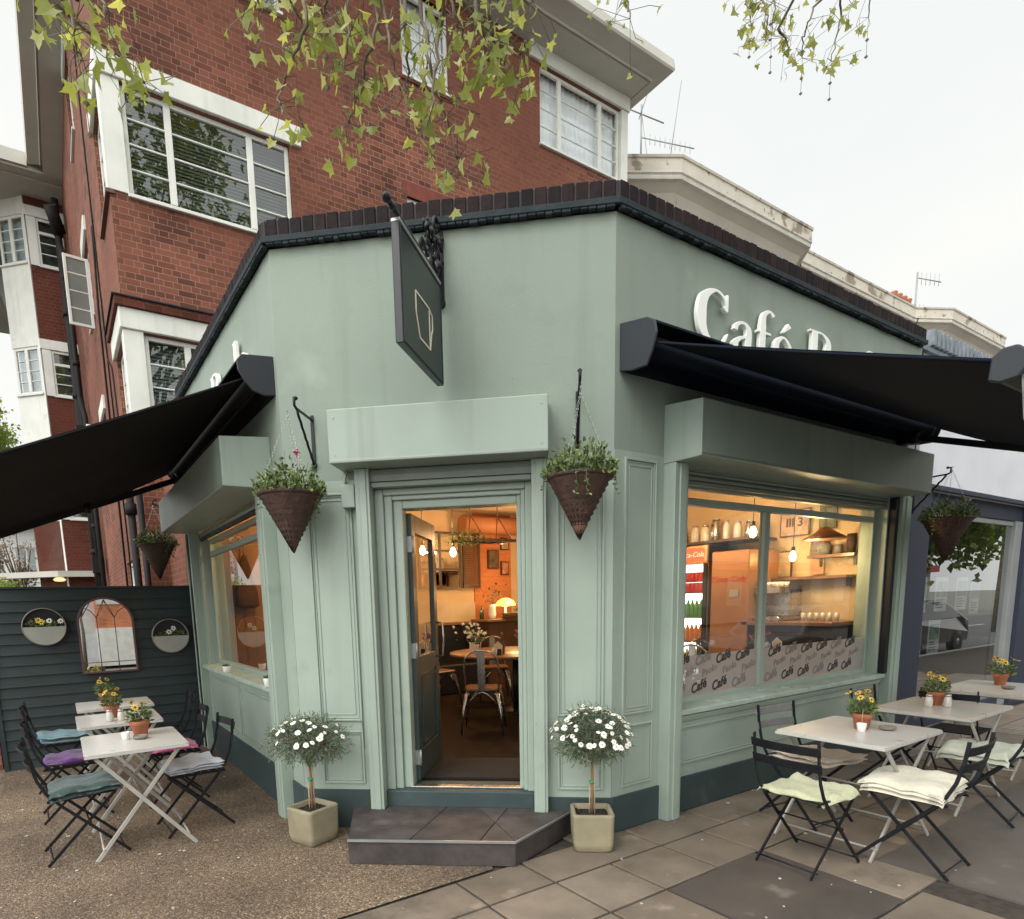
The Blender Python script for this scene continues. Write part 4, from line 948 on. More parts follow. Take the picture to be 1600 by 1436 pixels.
# ------------------------------------------------------------------ standard marguerites in square pots
def standard(name, pos, rz, label, seed, rx, rz_, cz, nf, front):
    rnd = random.Random(seed); root = thing(name, label, 'potted plant', pos, rz, 'lollipop marguerites either side of the door')
    # square pot, rounded, open top
    b = MB(); w0, w1, h, t = .122, .132, .255, .020
    def ring(w, z, r=.03, n=4):
        out = []
        for (sx, sy, a0) in ((1, 1, 0), (-1, 1, pi/2), (-1, -1, pi), (1, -1, 3*pi/2)):
            for k in range(n+1):
                a = a0+pi/2*k/n; out.append((sx*(w-r)+r*cos(a), sy*(w-r)+r*sin(a), z))
        return out
    rings = [ring(w0-.014, 0), ring(w0-.002, .012), ring(w0+.006, .06), ring(w1, h-.02), ring(w1+.001, h-.006), ring(w1-.006, h, .028), ring(w1-t, h, .02), ring(w1-t-.004, h-.006, .02), ring(w1-t-.008, h-.07, .02)]
    n = len(rings[0]); vs = [p for r in rings for p in r]
    fs = [(i*n+j, i*n+(j+1) % n, (i+1)*n+(j+1) % n, (i+1)*n+j) for i in range(len(rings)-1) for j in range(n)]
    fs.append(tuple(range(n-1, -1, -1))); b.add(vs, fs, smooth=True); part(b, 'pot', M['stonepot'], root)
    b = MB(); r = ring(w1-t-.004, h-.035, .02); b.add(r+[(0, 0, h-.028)], [(j, (j+1) % n, n) for j in range(n)]); 
    for i in range(60):
        q = rnd.uniform(.004, .010); b.lathe([(0, -q), (q, 0), (0, q)], 5, m=T(rnd.uniform(-.1, .1), rnd.uniform(-.1, .1), h-.032))
    part(b, 'soil', M['soil'], root)
    b = MB(); b.tube([(0, 0, .22), (.004, 0, .4), (-.003, 0, cz-.10)], [.010, .009, .008], 8)
    for k in range(12):
        a = 2*pi*k/12; b.tube([(0, 0, cz-.17), (.06*cos(a), .06*sin(a), cz-.05), (rx*.7*cos(a), rx*.7*sin(a), cz+.02+rnd.uniform(-.05, .08))], [.006, .004, .002], 5)
    part(b, 'stem', M['stem'], root)
    b = MB(); b.tube([(.018, -.008, .20), (.012, -.008, cz-.14)], .0045, 6); b.tube([(-.016, .01, .20), (-.012, .008, .42)], .0045, 6); part(b, 'cane', M['cane'], root)
    b = MB(); b.lathe([(.018, -.008), (.019, .0), (.018, .008)], 10, m=T(0, 0, .44)); part(b, 'tie', M['tie'], root)
    # crown: feathery sprigs radiating; flatter underneath
    b = MB()
    for i in range(1500):
        v = Vector((rnd.gauss(0, 1), rnd.gauss(0, 1), rnd.gauss(0, 1))).normalized(); q = rnd.random()**.45
        z = v.z*q; zz = rz_*(z if z > 0 else z*.70)
        rr = rx*(1+.13*sin(2*math.atan2(v.y, v.x)+seed*2)+.08*sin(3*math.atan2(v.y, v.x)+seed))*rnd.uniform(.85, 1.04)
        p = Vector((v.x*q*rr, v.y*q*rr, cz+zz)); d = (v+Vector((rnd.gauss(0, .45), rnd.gauss(0, .45), rnd.gauss(0, .45)+(.25 if z > 0 else -.3)))).normalized()
        L = rnd.uniform(.035, .075); base = rnd.random()*.6+.2*q
        for k in range(4):
            s = p+d*L*k/4; dd = (d+Vector((rnd.gauss(0, .6), rnd.gauss(0, .6), rnd.gauss(0, .6)))).normalized()
            leaf(b, s, dd, rnd.uniform(.022, .042), .0055, rnd, var=min(1, max(0, base+rnd.uniform(-.15, .25))), curl=.1)
    part(b, 'crown', M['leaf_sage'], root)
    bp = MB(); be = MB(); bs = MB()
    for i in range(nf):
        a = rnd.uniform(0, 2*pi); el = math.asin(rnd.uniform(-.05, 1)) if front else math.asin(rnd.uniform(.2, 1))
        v = Vector((cos(a)*cos(el), sin(a)*cos(el), sin(el))); k = rnd.uniform(1.02, 1.16)
        p = Vector((v.x*rx*k, v.y*rx*k, cz+v.z*rz_*k+.0)); n = (v+Vector((rnd.gauss(0, .35), rnd.gauss(0, .35), .45))).normalized()
        daisy(bp, be, p, n, rnd.uniform(.014, .024), rnd, 13, .28); bs.tube([p-v*.08, p], .0012, 4)
        part(be, 'flower_eye', M['flower_eye_y'], part(bp, 'flower', M['petal'], root), uv=False); bp = MB(); be = MB()
    part(bs, 'flower_stalks', M['leaf_sage'], root)
    return root
standard('potted_marguerite', (1.345, 4.06, 0), .36, 'lollipop marguerite left of the step with few white daisies', 5, .245, .165, .70, 62, False)
standard('potted_marguerite', (2.805, 2.82, 0), -.67, 'lollipop marguerite right of the step, crown covered in white daisies', 9, .245, .185, .73, 130, True)
# ------------------------------------------------------------------ café furniture outside
def folding_table(name, x0, x1, y0, y1, label, group, z=.72):
    cx, cy = (x0+x1)/2, (y0+y1)/2; w, d = (x1-x0)/2, (y1-y0)/2
    root = thing(name, label, 'table', (cx, cy, 0), 0, group)
    b = MB(); r = .02; b.prism([(-w+r,-d),(w-r,-d),(w,-d+r),(w,d-r),(w-r,d),(-w+r,d),(-w,d-r),(-w,-d+r)], z-.004, z+.004)
    b.box((-w+.004,-d,z-.022),(w-.004,-d+.003,z-.004)); b.box((-w+.004,d-.003,z-.022),(w-.004,d,z-.004)); b.box((-w,-d+.004,z-.022),(-w+.003,d-.004,z-.004)); b.box((w-.003,-d+.004,z-.022),(w,d-.004,z-.004))
    part(b, 'tabletop', M['table'], root, bevel=.002)
    for i, yy in enumerate((-d+.03, d-.05)):
        for sg, off in ((1, 0), (-1, .016)):
            b = MB(); b.bar((-sg*w*.80, yy+off, z-.03), (sg*w*.98, yy+off, .0), .012, .026); part(b, 'leg', M['tleg'], root, bevel=.002)
    for xx, zz, rr in ((w*.84, .075, .007), (-w*.84, .075, .007), (0, z*.5, .006), (-w*.8, z-.035, .008), (w*.8, z-.035, .008)):
        b = MB(); b.tube([(xx, -d+.03, zz), (xx, d-.05, zz)], rr, 6); part(b, 'stretcher', M['tleg'], root)
    return root
GT = 'folding metal café tables on the pavement'
folding_table('folding_table', .04, .66, 4.50, 5.24, 'nearest of the three tables in front of the mirrored fence', GT)
folding_table('folding_table', .03, .65, 5.66, 6.34, 'middle table of the row before the mirrored fence', GT)
folding_table('folding_table', .05, .70, 6.68, 7.30, 'table closest to the dark mirrored fence', GT)
folding_table('folding_table', 3.93, 4.71, 1.59, 2.26, 'nearest table under the right café window', GT)
folding_table('folding_table', 5.24, 6.05, 1.61, 2.26, 'second table on the right, with frosted jars by its flower pot', GT)
folding_table('folding_table', 6.60, 7.55, 1.68, 2.36, 'far right table in front of the blue shop, cut by the frame edge', GT)

def bistro_chair(slat='chairblk'):
    root = thing('bistro_chair', 'x', 'chair', (0, 0, 0), 0, 'folding bistro chairs around the café tables')
    w = .19
    def frame(x, pts, wd, th):
        b = MB()
        for a, c in zip(pts, pts[1:]): b.bar((x, a[0], a[1]), (x, c[0], c[1]), th, wd, up=(0, 1, .3))
        return b
    longp = [(-.275, .815), (-.262, .70), (-.235, .58), (-.195, .49), (-.12, .395), (.235, .012)]
    shortp = [(.185, .435), (-.235, .012)]
    for sx in (-1, 1):
        part(frame(sx*w, longp, .019, .008), 'leg', M['chairblk'], root); part(frame(sx*(w-.022), shortp, .019, .008), 'leg', M['chairblk'], root)
    for y, z in ((.205, .045), (-.205, .045), (.02, .262)):
        b = MB(); b.tube([(-w, y, z), (w, y, z)], .0055, 6); part(b, 'stretcher', M['chairblk'], root)
    b = MB()
    for sx in (-1, 1):
        b.bar((sx*(w-.03), -.20, .432), (sx*(w-.03), .20, .440), .012, .018)
        b.tube([(sx*(w+.006), .02, .262), (sx*(w-.03), .02, .262)], .011, 8)
    for i in range(7): b.box((-w+.012, -.19+i*.058, .442), (w-.012, -.19+i*.058+.040, .454))
    part(b, 'seat', M['chairblk'], root, bevel=.003)
    for z0, y in ((.735, -.262), (.640, -.240)):
        b = MB(); N = 8; vs = []
        for i in range(N+1):
            t = i/N; x = -.205+.41*t; yy = y-.010-.028*(1-(2*t-1)**2)
            for (dy, dz) in ((-.005, 0), (.005, 0), (.005, .052), (-.005, .052)): vs.append((x, yy+dy+ (-.012 if dz else 0), z0+dz))
        fs = [(i*4+k, i*4+(k+1) % 4, (i+1)*4+(k+1) % 4, (i+1)*4+k) for i in range(N) for k in range(4)]+[(3,2,1,0), (N*4, N*4+1, N*4+2, N*4+3)]
        b.add(vs, fs); part(b, 'backrest_slat', M[slat], root, bevel=.003)
    return root
def place_chair(proto, used, loc, deg, label):
    o = proto if not used else copy_tree(proto)
    at(o, loc, R(deg)); o['label'] = label; return o
def cushion(name, loc, deg, col, label, seed, w=.40, d=.40, h=.035, folds=3, tilt=0.0, drape=.0, group='cushions and folded blankets on the bistro chairs'):
    rnd = random.Random(seed); m = mat(name+' cloth', col, .95, nscale=5, namt=.14, bump=.5, bscale=90, spec=.1, sheen=.3, spot=[(tuple(min(1, c*.72) for c in col), 9, .62, .12)])
    b = MB(); N = 22; vs = []
    ph = [rnd.uniform(0, 6.28) for _ in range(8)]
    def edge(i, j):
        x = -w/2+w*i/N; y = -d/2+d*j/N; X = 2*i/N-1; Y = 2*j/N-1
        e = min(1, (1-abs(X))*5)*min(1, (1-abs(Y))*5); rr = math.sqrt(max(0, e))
        x += .010*sin(Y*3+ph[0])+.003*sin(Y*7+ph[1]); y += .010*sin(X*2.6+ph[2])+.003*sin(X*6+ph[3])
        dz = .007*sin(X*4+ph[4]+Y*2)+.006*sin(Y*7+ph[5])+.003*sin(X*17+Y*13+ph[6])
        return x, y, rr, dz, X, Y
    for layer in range(folds):
        z0 = h/folds*layer; hh = h/folds*.9; off = (rnd.uniform(-.012, .012), rnd.uniform(-.012, .012)); o = len(vs); ss = rnd.uniform(.96, 1.03)
        top, bot = [], []
        for i in range(N+1):
            for j in range(N+1):
                x, y, rr, dz, X, Y = edge(i, j); wv = .004*sin(X*6+layer*2)
                sag = -drape*(max(0, abs(X)-.82)/.18)**2 - drape*.6*(max(0, abs(Y)-.86)/.14)**2
                top.append((x*ss+off[0], y*ss+off[1], z0+hh*(.45+.55*rr)+dz*(layer+1)/folds+wv+sag)); bot.append((x*ss+off[0], y*ss+off[1], z0+hh*(.45-.45*rr)+(dz*layer/folds)+wv+sag))
        n = (N+1)*(N+1); base = len(b.v); fs = []
        for i in range(N):
            for j in range(N):
                a = i*(N+1)+j; fs += [(a, a+N+1, a+N+2, a+1), (n+a, n+a+1, n+a+N+2, n+a+N+1)]
        for i in range(N):
            a, c = i*(N+1), (i+1)*(N+1); fs.append((a, n+a, n+c, c)); a, c = i*(N+1)+N, (i+1)*(N+1)+N; fs.append((a, c, n+c, n+a))
            fs.append((i, i+1, n+i+1, n+i)); a = N*(N+1)+i; fs.append((a, n+a, n+a+1, a+1))
        b.add(top+bot, fs, smooth=True)
    o = b.build(name, m)
    o.matrix_world = T(*loc) @ RZ(R(deg)) @ RX(tilt)
    return tag(o, label, 'cushion', group)
def outside_chairs():
    pr = bistro_chair(); A = []
    spec = [((3.655, 1.87, 0), -92, 'black bistro chair with green cushion, nearest the camera on the right'),
            ((4.15, 1.50, 0), 2, 'black bistro chair with thick creamy white folded cushion beside the green cushioned one'),
            ((5.40, 1.58, 0), 6, 'black bistro chair with pale green cushion at the second right table'),
            ((6.93, 1.42, 0), 4, 'black bistro chair drawn up to the far right table, at the frame edge'),
            ((6.27, 2.02, 0), -88, 'black bistro chair standing side-on between the second and far right tables'),
            ((0.00, 4.80, 0), -86, 'black bistro chair with dark green cushion at the nearest left table'),
            ((-.03, 5.78, 0), -88, 'black bistro chair with purple cushion at the middle left table'),
            ((-.08, 6.80, 0), -90, 'black bistro chair with teal blue cushion beside the fence'),
            ((.715, 4.89, 0), 94, 'black bistro chair with folded grey blanket on its seat'),
            ((.70, 5.72, 0), 91, 'black bistro chair with pink cushion tucked behind the left tables'),
            ((.76, 6.72, 0), 88, 'black bistro chair in shade near the fence and left window')]
    for i, (l, a, lb) in enumerate(spec): place_chair(pr, i > 0, l, a, lb)
    pg = bistro_chair('chairgry')
    place_chair(pg, False, (4.40, 2.28, 0), 172, 'grey slatted bistro chair with pinkish cushion against the café wall')
    place_chair(pg, True, (5.72, 2.26, 0), 178, 'grey slatted bistro chair behind the table with the frosted jars')
    G = .457
    cushion('seat_cushion', (3.675, 1.87, G), -92, (.50, .51, .33), 'flat pale olive cushion on the nearest black chair', 1, .40, .38, .026, 1, drape=.03)
    cushion('folded_blanket', (4.15, 1.52, G), 2, (.66, .62, .50), 'thick creamy white folded cushion hanging over its chair seat', 2, .44, .42, .075, 3, drape=.02)
    cushion('folded_blanket', (4.38, 2.20, G), 172, (.58, .49, .40), 'pinkish cream folded cushion on the chair by the café wall', 3, .42, .42, .055, 2)
    cushion('folded_blanket', (5.40, 1.60, G), 6, (.52, .54, .43), 'pale mint folded cushion at the second right table', 4, .46, .40, .065, 2, drape=.03)
    cushion('seat_cushion', (6.93, 1.44, G), 4, (.60, .58, .50), 'white cushion at the right frame edge', 5, .40, .38, .03, 1)
    cushion('folded_blanket', (0.02, 4.80, G), -86, (.050, .080, .074), 'dark green folded cushion with worn corner, nearest on the left', 6, .40, .42, .055, 2, tilt=0.06, drape=.02)
    cushion('seat_cushion', (-.02, 5.78, G), -88, (.10, .03, .15), 'deep purple cushion at the middle left table', 7, .40, .40, .05, 1)
    cushion('folded_blanket', (-.06, 6.80, G), -90, (.10, .20, .24), 'teal blue folded blanket near the fence', 8, .40, .42, .07, 2)
    cushion('folded_blanket', (.705, 4.88, G), 94, (.40, .41, .45), 'folded pale grey blanket on the chair right of the nearest left table', 9, .40, .38, .06, 3)
    cushion('seat_cushion', (.70, 5.70, G), 91, (.38, .06, .18), 'pink cushion under the edge of the left tables', 10, .40, .38, .04, 1)
outside_chairs()

def flowerpot(pos, label, seed, col='petal_y', r=.058, h=.105, nf=7, spread=.09, hgt=.13, group='terracotta pots of yellow flowers on the tables', flat=False):
    rnd = random.Random(seed); root = thing('flower_pot', label, 'flower pot', pos, rnd.uniform(0, 6), group)
    b = MB(); b.lathe([(r*.68, 0), (r*.93, h*.72), (r*1.03, h*.72), (r*1.06, h), (r*.95, h), (r*.9, h*.8)], 24); part(b, 'pot', M['terracotta'], root, bevel=.001)
    b = MB(); b.lathe([(r*.9, h*.86), (0, h*.9)], 18); part(b, 'soil', M['soil'], root)
    b = MB(); bp = MB(); be = MB()
    for i in range(230):
        a = rnd.uniform(0, 2*pi); q = math.sqrt(rnd.random())*spread; z = h+rnd.random()*hgt*(1-.4*q/spread)
        leaf(b, (q*cos(a)*.8, q*sin(a)*.8, z-.01), (cos(a), sin(a), rnd.uniform(-.1, 1)), rnd.uniform(.022, .042), rnd.uniform(.012, .02), rnd)
    for i in range(nf):
        a = 2*pi*i/nf+rnd.uniform(-.4, .4); q = spread*rnd.uniform(.3, 1.0); z = h+hgt*rnd.uniform(.75, 1.1)
        p = Vector((q*cos(a), q*sin(a), z)); n = Vector((cos(a)*.6+rnd.gauss(0, .3), sin(a)*.6+rnd.gauss(0, .3), .6)); b.tube([(q*.2*cos(a), q*.2*sin(a), h), p], .0018, 4, var=.3)
        daisy(bp, be, p, n, rnd.uniform(.022, .030), rnd, 9, .33); part(be, 'flower_eye', M['flower_eye'], part(bp, 'flower', M[col], root)); bp = MB(); be = MB()
    part(b, 'foliage', M['leaf'], root)
    return root
def small_pot(name, pos, label, mt='white_pot', r=.030, h=.055, stick=False, plant=False):
    root = thing(name, label, 'plant pot' if (plant or stick) else 'cup', pos)
    b = MB(); b.lathe([(r*.75, 0), (r, h), (r*.9, h), (r*.85, h*.8), (0, h*.78)], 20); part(b, 'pot', M[mt], root, bevel=.001)
    if stick:
        b = MB(); b.tube([(0, 0, h*.7), (.004, 0, h+.085)], .002, 5); part(b, 'stick', M['cane'], root)
        b = MB(); b.box((-.016, -.002, h+.07), (.016, .002, h+.10)); part(b, 'number_card', M['letter'], root) if False else None
    if plant:
        rnd = random.Random(int(pos[0]*100)); b = MB()
        for i in range(40): leaf(b, (rnd.uniform(-.015, .015), rnd.uniform(-.015, .015), h), (rnd.gauss(0, 1), rnd.gauss(0, 1), abs(rnd.gauss(0, 1))), .035, .012, rnd)
        part(b, 'foliage', M['leaf'], root)
    return root
def dish(pos, label):
    b = MB(); b.lathe([(.030, 0), (.048, .012), (.050, .026), (.040, .026), (.034, .012), (0, .010)], 22); o = b.build('ashtray', M['stone']); o.matrix_world = T(*pos); tag(o, label, 'ashtray', 'round stone ashtrays on the tables')
def jar(pos, label):
    root = thing('condiment_jar', label, 'jar', pos, 0, 'frosted jars on the tables')
    b = MB(); b.lathe([(.022, 0), (.027, .006), (.028, .05), (.022, .072), (.019, .08)], 18); part(b, 'glass_body', M['glass_jar'], root)
    b = MB(); b.lathe([(.021, .079), (.022, .094), (.018, .097), (0, .098)], 18); part(b, 'lid', M['tin_lid'], root)
Z = .7245
flowerpot((4.36, 1.92, Z), 'pot of yellow daisies on the nearest right table', 21, nf=7)
flowerpot((5.70, 1.99, Z), 'yellow flower pot behind two jars on the second right table', 22, nf=8)
flowerpot((7.30, 2.06, Z), 'yellow flower pot on the far right table', 23, nf=9, spread=.11)
flowerpot((.415, 5.01, Z), 'leafy terracotta pot with few yellow blooms on the nearest left table', 24, nf=4, r=.066, h=.11, spread=.085)
flowerpot((.30, 6.05, Z), 'terracotta pot of golden flowers on the middle left table', 25, nf=7)
flowerpot((.31, 7.10, Z), 'terracotta pot with single yellow bloom on the table by the fence', 26, nf=3)
small_pot('small_white_pot', (4.27, 1.88, Z), 'small white pot holding a wooden stick, beside the nearest right flower pot', stick=True)
dish((4.44, 1.80, Z), 'stone ashtray on the nearest right table')
dish((7.02, 1.92, Z), 'stone ashtray on the far right table')
dish((.40, 4.86, Z), 'stone ashtray on the nearest left table')
small_pot('small_white_pot', (.31, 4.90, Z), 'small white pot with stick on the nearest left table', stick=True)
jar((5.57, 1.99, Z), 'left jar before the flowers on the second right table'); jar((5.66, 1.90, Z), 'right jar before the flowers on the second right table')
jar((.27, 5.84, Z), 'left jar on the middle left table'); jar((.35, 5.80, Z), 'right jar on the middle left table')
small_pot('sill_plant', (1.35, 6.42, .998), 'small white pot plant in the middle of the left window sill', plant=True, r=.04, h=.06)
small_pot('sill_plant', (1.35, 4.95, .998), 'small white pot plant at the near end of the left window sill', plant=True, r=.04, h=.07)
# ------------------------------------------------------------------ buildings around
def holed(b, F, u0, u1, z0, z1, holes, th=.25):
    us = sorted({u0, u1, *[h[0] for h in holes], *[h[1] for h in holes]}); zs = sorted({z0, z1, *[h[2] for h in holes], *[h[3] for h in holes]})
    us = [u for u in us if u0 <= u <= u1]; zs = [z for z in zs if z0 <= z <= z1]
    b.F = F
    for c0, c1 in zip(zs, zs[1:]):
        run = None
        for a0, a1 in zip(us, us[1:]):
            mu, mz = (a0+a1)/2, (c0+c1)/2
            hole = any(h[0] < mu < h[1] and h[2] < mz < h[3] for h in holes)
            if not hole: run = (run[0] if run else a0, a1)
            if hole and run: b.box((run[0], 0, c0), (run[1], th, c1)); run = None
        if run: b.box((run[0], 0, c0), (run[1], th, c1))
def casement(parent, F, u0, u1, z0, z1, mulls, bars, v=.05, fw=.055, blind='blind', glass='glass_up', sill=True, transom=None, fr=None, backv=.13, wm='white'):
    b = MB(F); t = .05
    b.box((u0, v, z0), (u0+fw, v+t, z1)); b.box((u1-fw, v, z0), (u1, v+t, z1)); b.box((u0+fw, v, z1-fw), (u1-fw, v+t, z1)); b.box((u0+fw, v, z0), (u1-fw, v+t, z0+fw))
    for m_ in mulls: b.box((m_-fw*.75, v-.006, z0+fw), (m_+fw*.75, v+t-.006, z1-fw))
    if transom: b.box((u0+fw, v-.003, transom-fw*.6), (u1-fw, v+t-.003, transom+fw*.6))
    ed = [u0+fw]+[x for m_ in mulls for x in (m_-fw*.75, m_+fw*.75)]+[u1-fw]
    for i in range(0, len(ed), 2):
        for k in range(1, bars+1):
            zz = z0+fw+(z1-z0-2*fw)*k/(bars+1)
            if transom and zz > transom-.1: continue
            b.box((ed[i], v+.006, zz-.010), (ed[i+1], v+.03, zz+.010))
    w = b.build('window', M[wm], parent, bevel=.004)
    for i in range(0, len(ed), 2):
        g = MB(F); g.box((ed[i], v+.030, z0+fw), (ed[i+1], v+.034, z1-fw)); g.build('pane', M[glass], w)
    if sill:
        s = MB(F); s.box((u0-.02, -.045, z0-.04), (u1+.02, v+.05, z0)); s.build('sill', M[wm], w, bevel=.005)
    k = MB(F)
    if blind in ('blind_dk', 'blind'):
        n = int((z1-z0)/.045)
        for i in range(n):
            zz = z0+.02+i*.045; k.add([(u0+.01, v+backv, zz), (u1-.01, v+backv, zz), (u1-.01, v+backv+.018, zz+.036), (u0+.01, v+backv+.018, zz+.036)], [(0,1,2,3)])
        k.add([(u0, v+backv+.05, z0), (u1, v+backv+.05, z0), (u1, v+backv+.05, z1), (u0, v+backv+.05, z1)], [(0,1,2,3)])
    elif blind == 'curtain':
        n = 60; vs = []
        for i in range(n+1):
            u = u0+.01+(u1-u0-.02)*i/n; vv = v+backv+.012*sin(i*1.7)+.006*sin(i*.6); vs += [(u, vv, z0+.01), (u, vv, z1-.01)]
        k.add(vs, [(2*i, 2*i+2, 2*i+3, 2*i+1) for i in range(n)], smooth=True)
    if blind: k.build('blind', M[blind], w)
    return w
RED = thing('brick_apartment_block', 'red brick apartment block with white corner windows rising behind the café', 'apartment building', (5.7, 9.5, 0))
def red_building():
    X0, X1, Y0, Y1, ZT = 1.10, 10.30, 9.5, 18.6, 11.22
    FF = T(0, Y0, 0); FLr = Matrix(((0, 1, 0, X0), (-1, 0, 0, Y1), (0, 0, 1, 0), (0, 0, 0, 1))); FX = Matrix(((0, -1, 0, X1), (1, 0, 0, Y0), (0, 0, 1, 0), (0, 0, 0, 1)))
    b = MB(); floors = (3.95, 6.84, 9.72); hd = 1.26
    fh = [(X0, 3.45, z, z+hd) for z in floors]+[(8.10, X1, z-.03, z+hd-.05) for z in floors]+[(5.34, 6.20, z+.0, z+1.18) for z in floors]
    lh = [(Y1-Y0-1.15, Y1-Y0, z, z+hd) for z in floors]+[(4.4, 5.3, z, z+hd) for z in floors]+[(6.2, 7.9, 0.9, 2.45)]
    holed(b, FF, X0, X1, 0, ZT, fh); L = Y1-Y0
    holed(b, FLr @ Matrix.Identity(4), 0, L-.25, 0, ZT, [h for h in [(min(h[0], L-.25), min(h[1], L-.25), h[2], h[3]) for h in lh] if h[1] > h[0]])
    b.F = FX; b.box((.25, 0, 0), (L, .25, ZT))
    b.F = Matrix.Identity(4)
    b.build('wall', M['brick'], RED)
    # internal dark backing so rooms read as rooms
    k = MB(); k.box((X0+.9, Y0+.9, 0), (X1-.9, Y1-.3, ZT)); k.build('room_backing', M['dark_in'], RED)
    # soldier courses and brick hood over openings
    sm = mat('soldier bricks', (.16, .040, .026), .85, nscale=7, namt=.3, bump=.3)
    for z in floors:
        s = MB(FF); a0, a1, zz = 5.26, 6.28, z+1.18
        n = int((a1-a0)/.075)
        for i in range(n): s.box((a0+i*.075+.005, -.004, zz+.004), (a0+(i+1)*.075-.005, .05, zz+.215))
        s.box((a0, -.0015, zz), (a0+n*.075, .04, zz+.22)); s.build('soldier_course', sm, RED, bevel=.003)
        s = MB(FF); n = 12
        for i in range(n): s.box((5.28+i*.084+.005, -.03, z-.075), (5.28+(i+1)*.084-.005, .06, z-.006))
        s.box((5.28, -.026, z-.07), (6.29, .05, z-.01)); s.build('tile_sill', sm, RED, bevel=.003)
    # lintel bands wrapping the corners, cover boards, windows
    for i, z in enumerate(floors):
        zl = z+hd
        l = MB(); l.F = Matrix.Identity(4)
        l.prism([(X0-.05, Y0-.05), (3.62, Y0-.05), (3.62, Y0+.2), (X0+.2, Y0+.2), (X0+.2, Y0+1.25), (X0-.05, Y0+1.25)], zl+.012, zl+.262)
        l.build('lintel', M['white'], RED, bevel=.008)
        l = MB(); l.prism([(7.86, Y0-.05), (X1+.05, Y0-.05), (X1+.05, Y0+1.25), (X1-.2, Y0+1.25), (X1-.2, Y0+.2), (7.86, Y0+.2)], z+1.222, z+1.472)
        l.build('lintel', M['white'], RED, bevel=.008)
        if i < 2:
            h = MB(); h.prism([(X0-.09, Y0-.09), (3.70, Y0-.09), (3.70, Y0+.1), (X0+.1, Y0+.1), (X0+.1, Y0+1.3), (X0-.09, Y0+1.3)], zl+.265, zl+.37)
            if i == 0:
                h.build('brick_hood', M['brick_dk'], RED)
                f = MB(); f.prism([(X0-.115, Y0-.115), (3.72, Y0-.115), (3.72, Y0), (X0, Y0), (X0, Y0+1.32), (X0-.115, Y0+1.32)], zl+.37, zl+.385); f.build('flashing', M['lead'], RED)
        # corner cover panels
        p = MB(); p.prism([(X0-.02, Y0-.02), (1.32, Y0-.02), (1.32, Y0+.05), (X0+.05, Y0+.05), (X0+.05, Y0+.20), (X0-.02, Y0+.20)], z, zl+.01); p.build('corner_panel', M['white'], RED, bevel=.004)
        p = MB(); p.box((X1-.16, Y0-.02, z-.03), (X1+.02, Y0+.2, z+1.22)); p.build('corner_panel', M['white'], RED, bevel=.004)
        bl = 'blind_dk' if i == 1 else 'blind'
        casement(RED, FF, 1.325, 3.45, z, zl, [1.86, 2.90], 3, blind=bl)
        casement(RED, FF, 8.10, X1-.165, z-.03, z+1.21, [8.60, 9.62], 3, blind='curtain', glass='glass')
        casement(RED, FF, 5.34, 6.20, z, z+1.18, [5.77], 3, blind='curtain', glass='glass')
        casement(RED, FLr, L-1.15, L-.20, z, zl, [L-.68], 3, blind=bl, sill=False)
        s = MB(FLr); s.box((L-1.17, -.05, z-.045), (L+.02, .05, z-.002)); s.build('side_sill', mat('brown side sill', (.12, .06, .04), .7), RED)
        casement(RED, FLr, 4.4, 5.3, z, zl, [4.85], 3, blind='blind', sill=True)
        # stone coloured band above side windows
        l = MB(FLr); l.box((4.3, -.04, zl+.01), (5.4, .1, zl+.24)); l.build('lintel', M['white'], RED, bevel=.006)
    casement(RED, FLr, 6.2, 7.9, .9, 2.45, [6.75, 7.35], 3, blind='curtain')
    # opened casement sash on the side wall
    o = MB(T(X0-.02, 13.30, 6.56) @ RZ(R(186)))
    Hs, Ws, f = 1.12, .38, .045
    o.box((0, -.02, 0), (f, .02, Hs)); o.box((Ws-f, -.02, 0), (Ws, .02, Hs)); o.box((f, -.02, 0), (Ws-f, .02, f)); o.box((f, -.02, Hs-f), (Ws-f, .02, Hs))
    for k in (1, 2, 3): o.box((f, -.008, Hs*k/4-.01), (Ws-f, .008, Hs*k/4+.01))
    sash = o.build('open_sash', M['white'], RED, bevel=.003)
    g = MB(T(X0-.02, 13.30, 6.56) @ RZ(R(186))); g.box((f, -.003, f), (Ws-f, .003, Hs-f)); g.build('pane', mat('painted sky reflection glass', (.17, .19, .18), .12, spec=.8), sash)  # opaque pane; the grey sky's reflection is painted in as its base colour
    # eaves: soffit, moulding, coved fascia swept round the wall head
    out = [(X1-.38, Y1+3), (X1-.38, Y0), (X0, Y0), (X0, Y1), (-14, Y1)]
    prof = [(0.0, 11.16), (.46, 11.20), (.475, 11.235), (.50, 11.20), (.515, 11.24), (.60, 11.265), (.78, 11.30), (.80, 11.335), (.78, 11.50), (.0, 11.72)]
    E_ = MB(); sweep(E_, out[:3], prof, side=-1); 
    E_.build('eaves', M['soffit'], RED, bevel=.004)
    # left hand side: narrower overhang
    prof2 = [(0.0, 11.16), (.36, 11.20), (.375, 11.235), (.40, 11.20), (.41, 11.24), (.50, 11.265), (.63, 11.30), (.66, 11.335), (.64, 11.50), (.0, 11.72)]
    E2 = MB(); 
    xe = X0-.645
    E2.add([(X0, Y0-.8, 11.158), (X0-.36, Y0-.8, 11.20), (X0-.36, 17.6, 11.20), (X0, 17.6, 11.158)], [(0,1,2,3)])
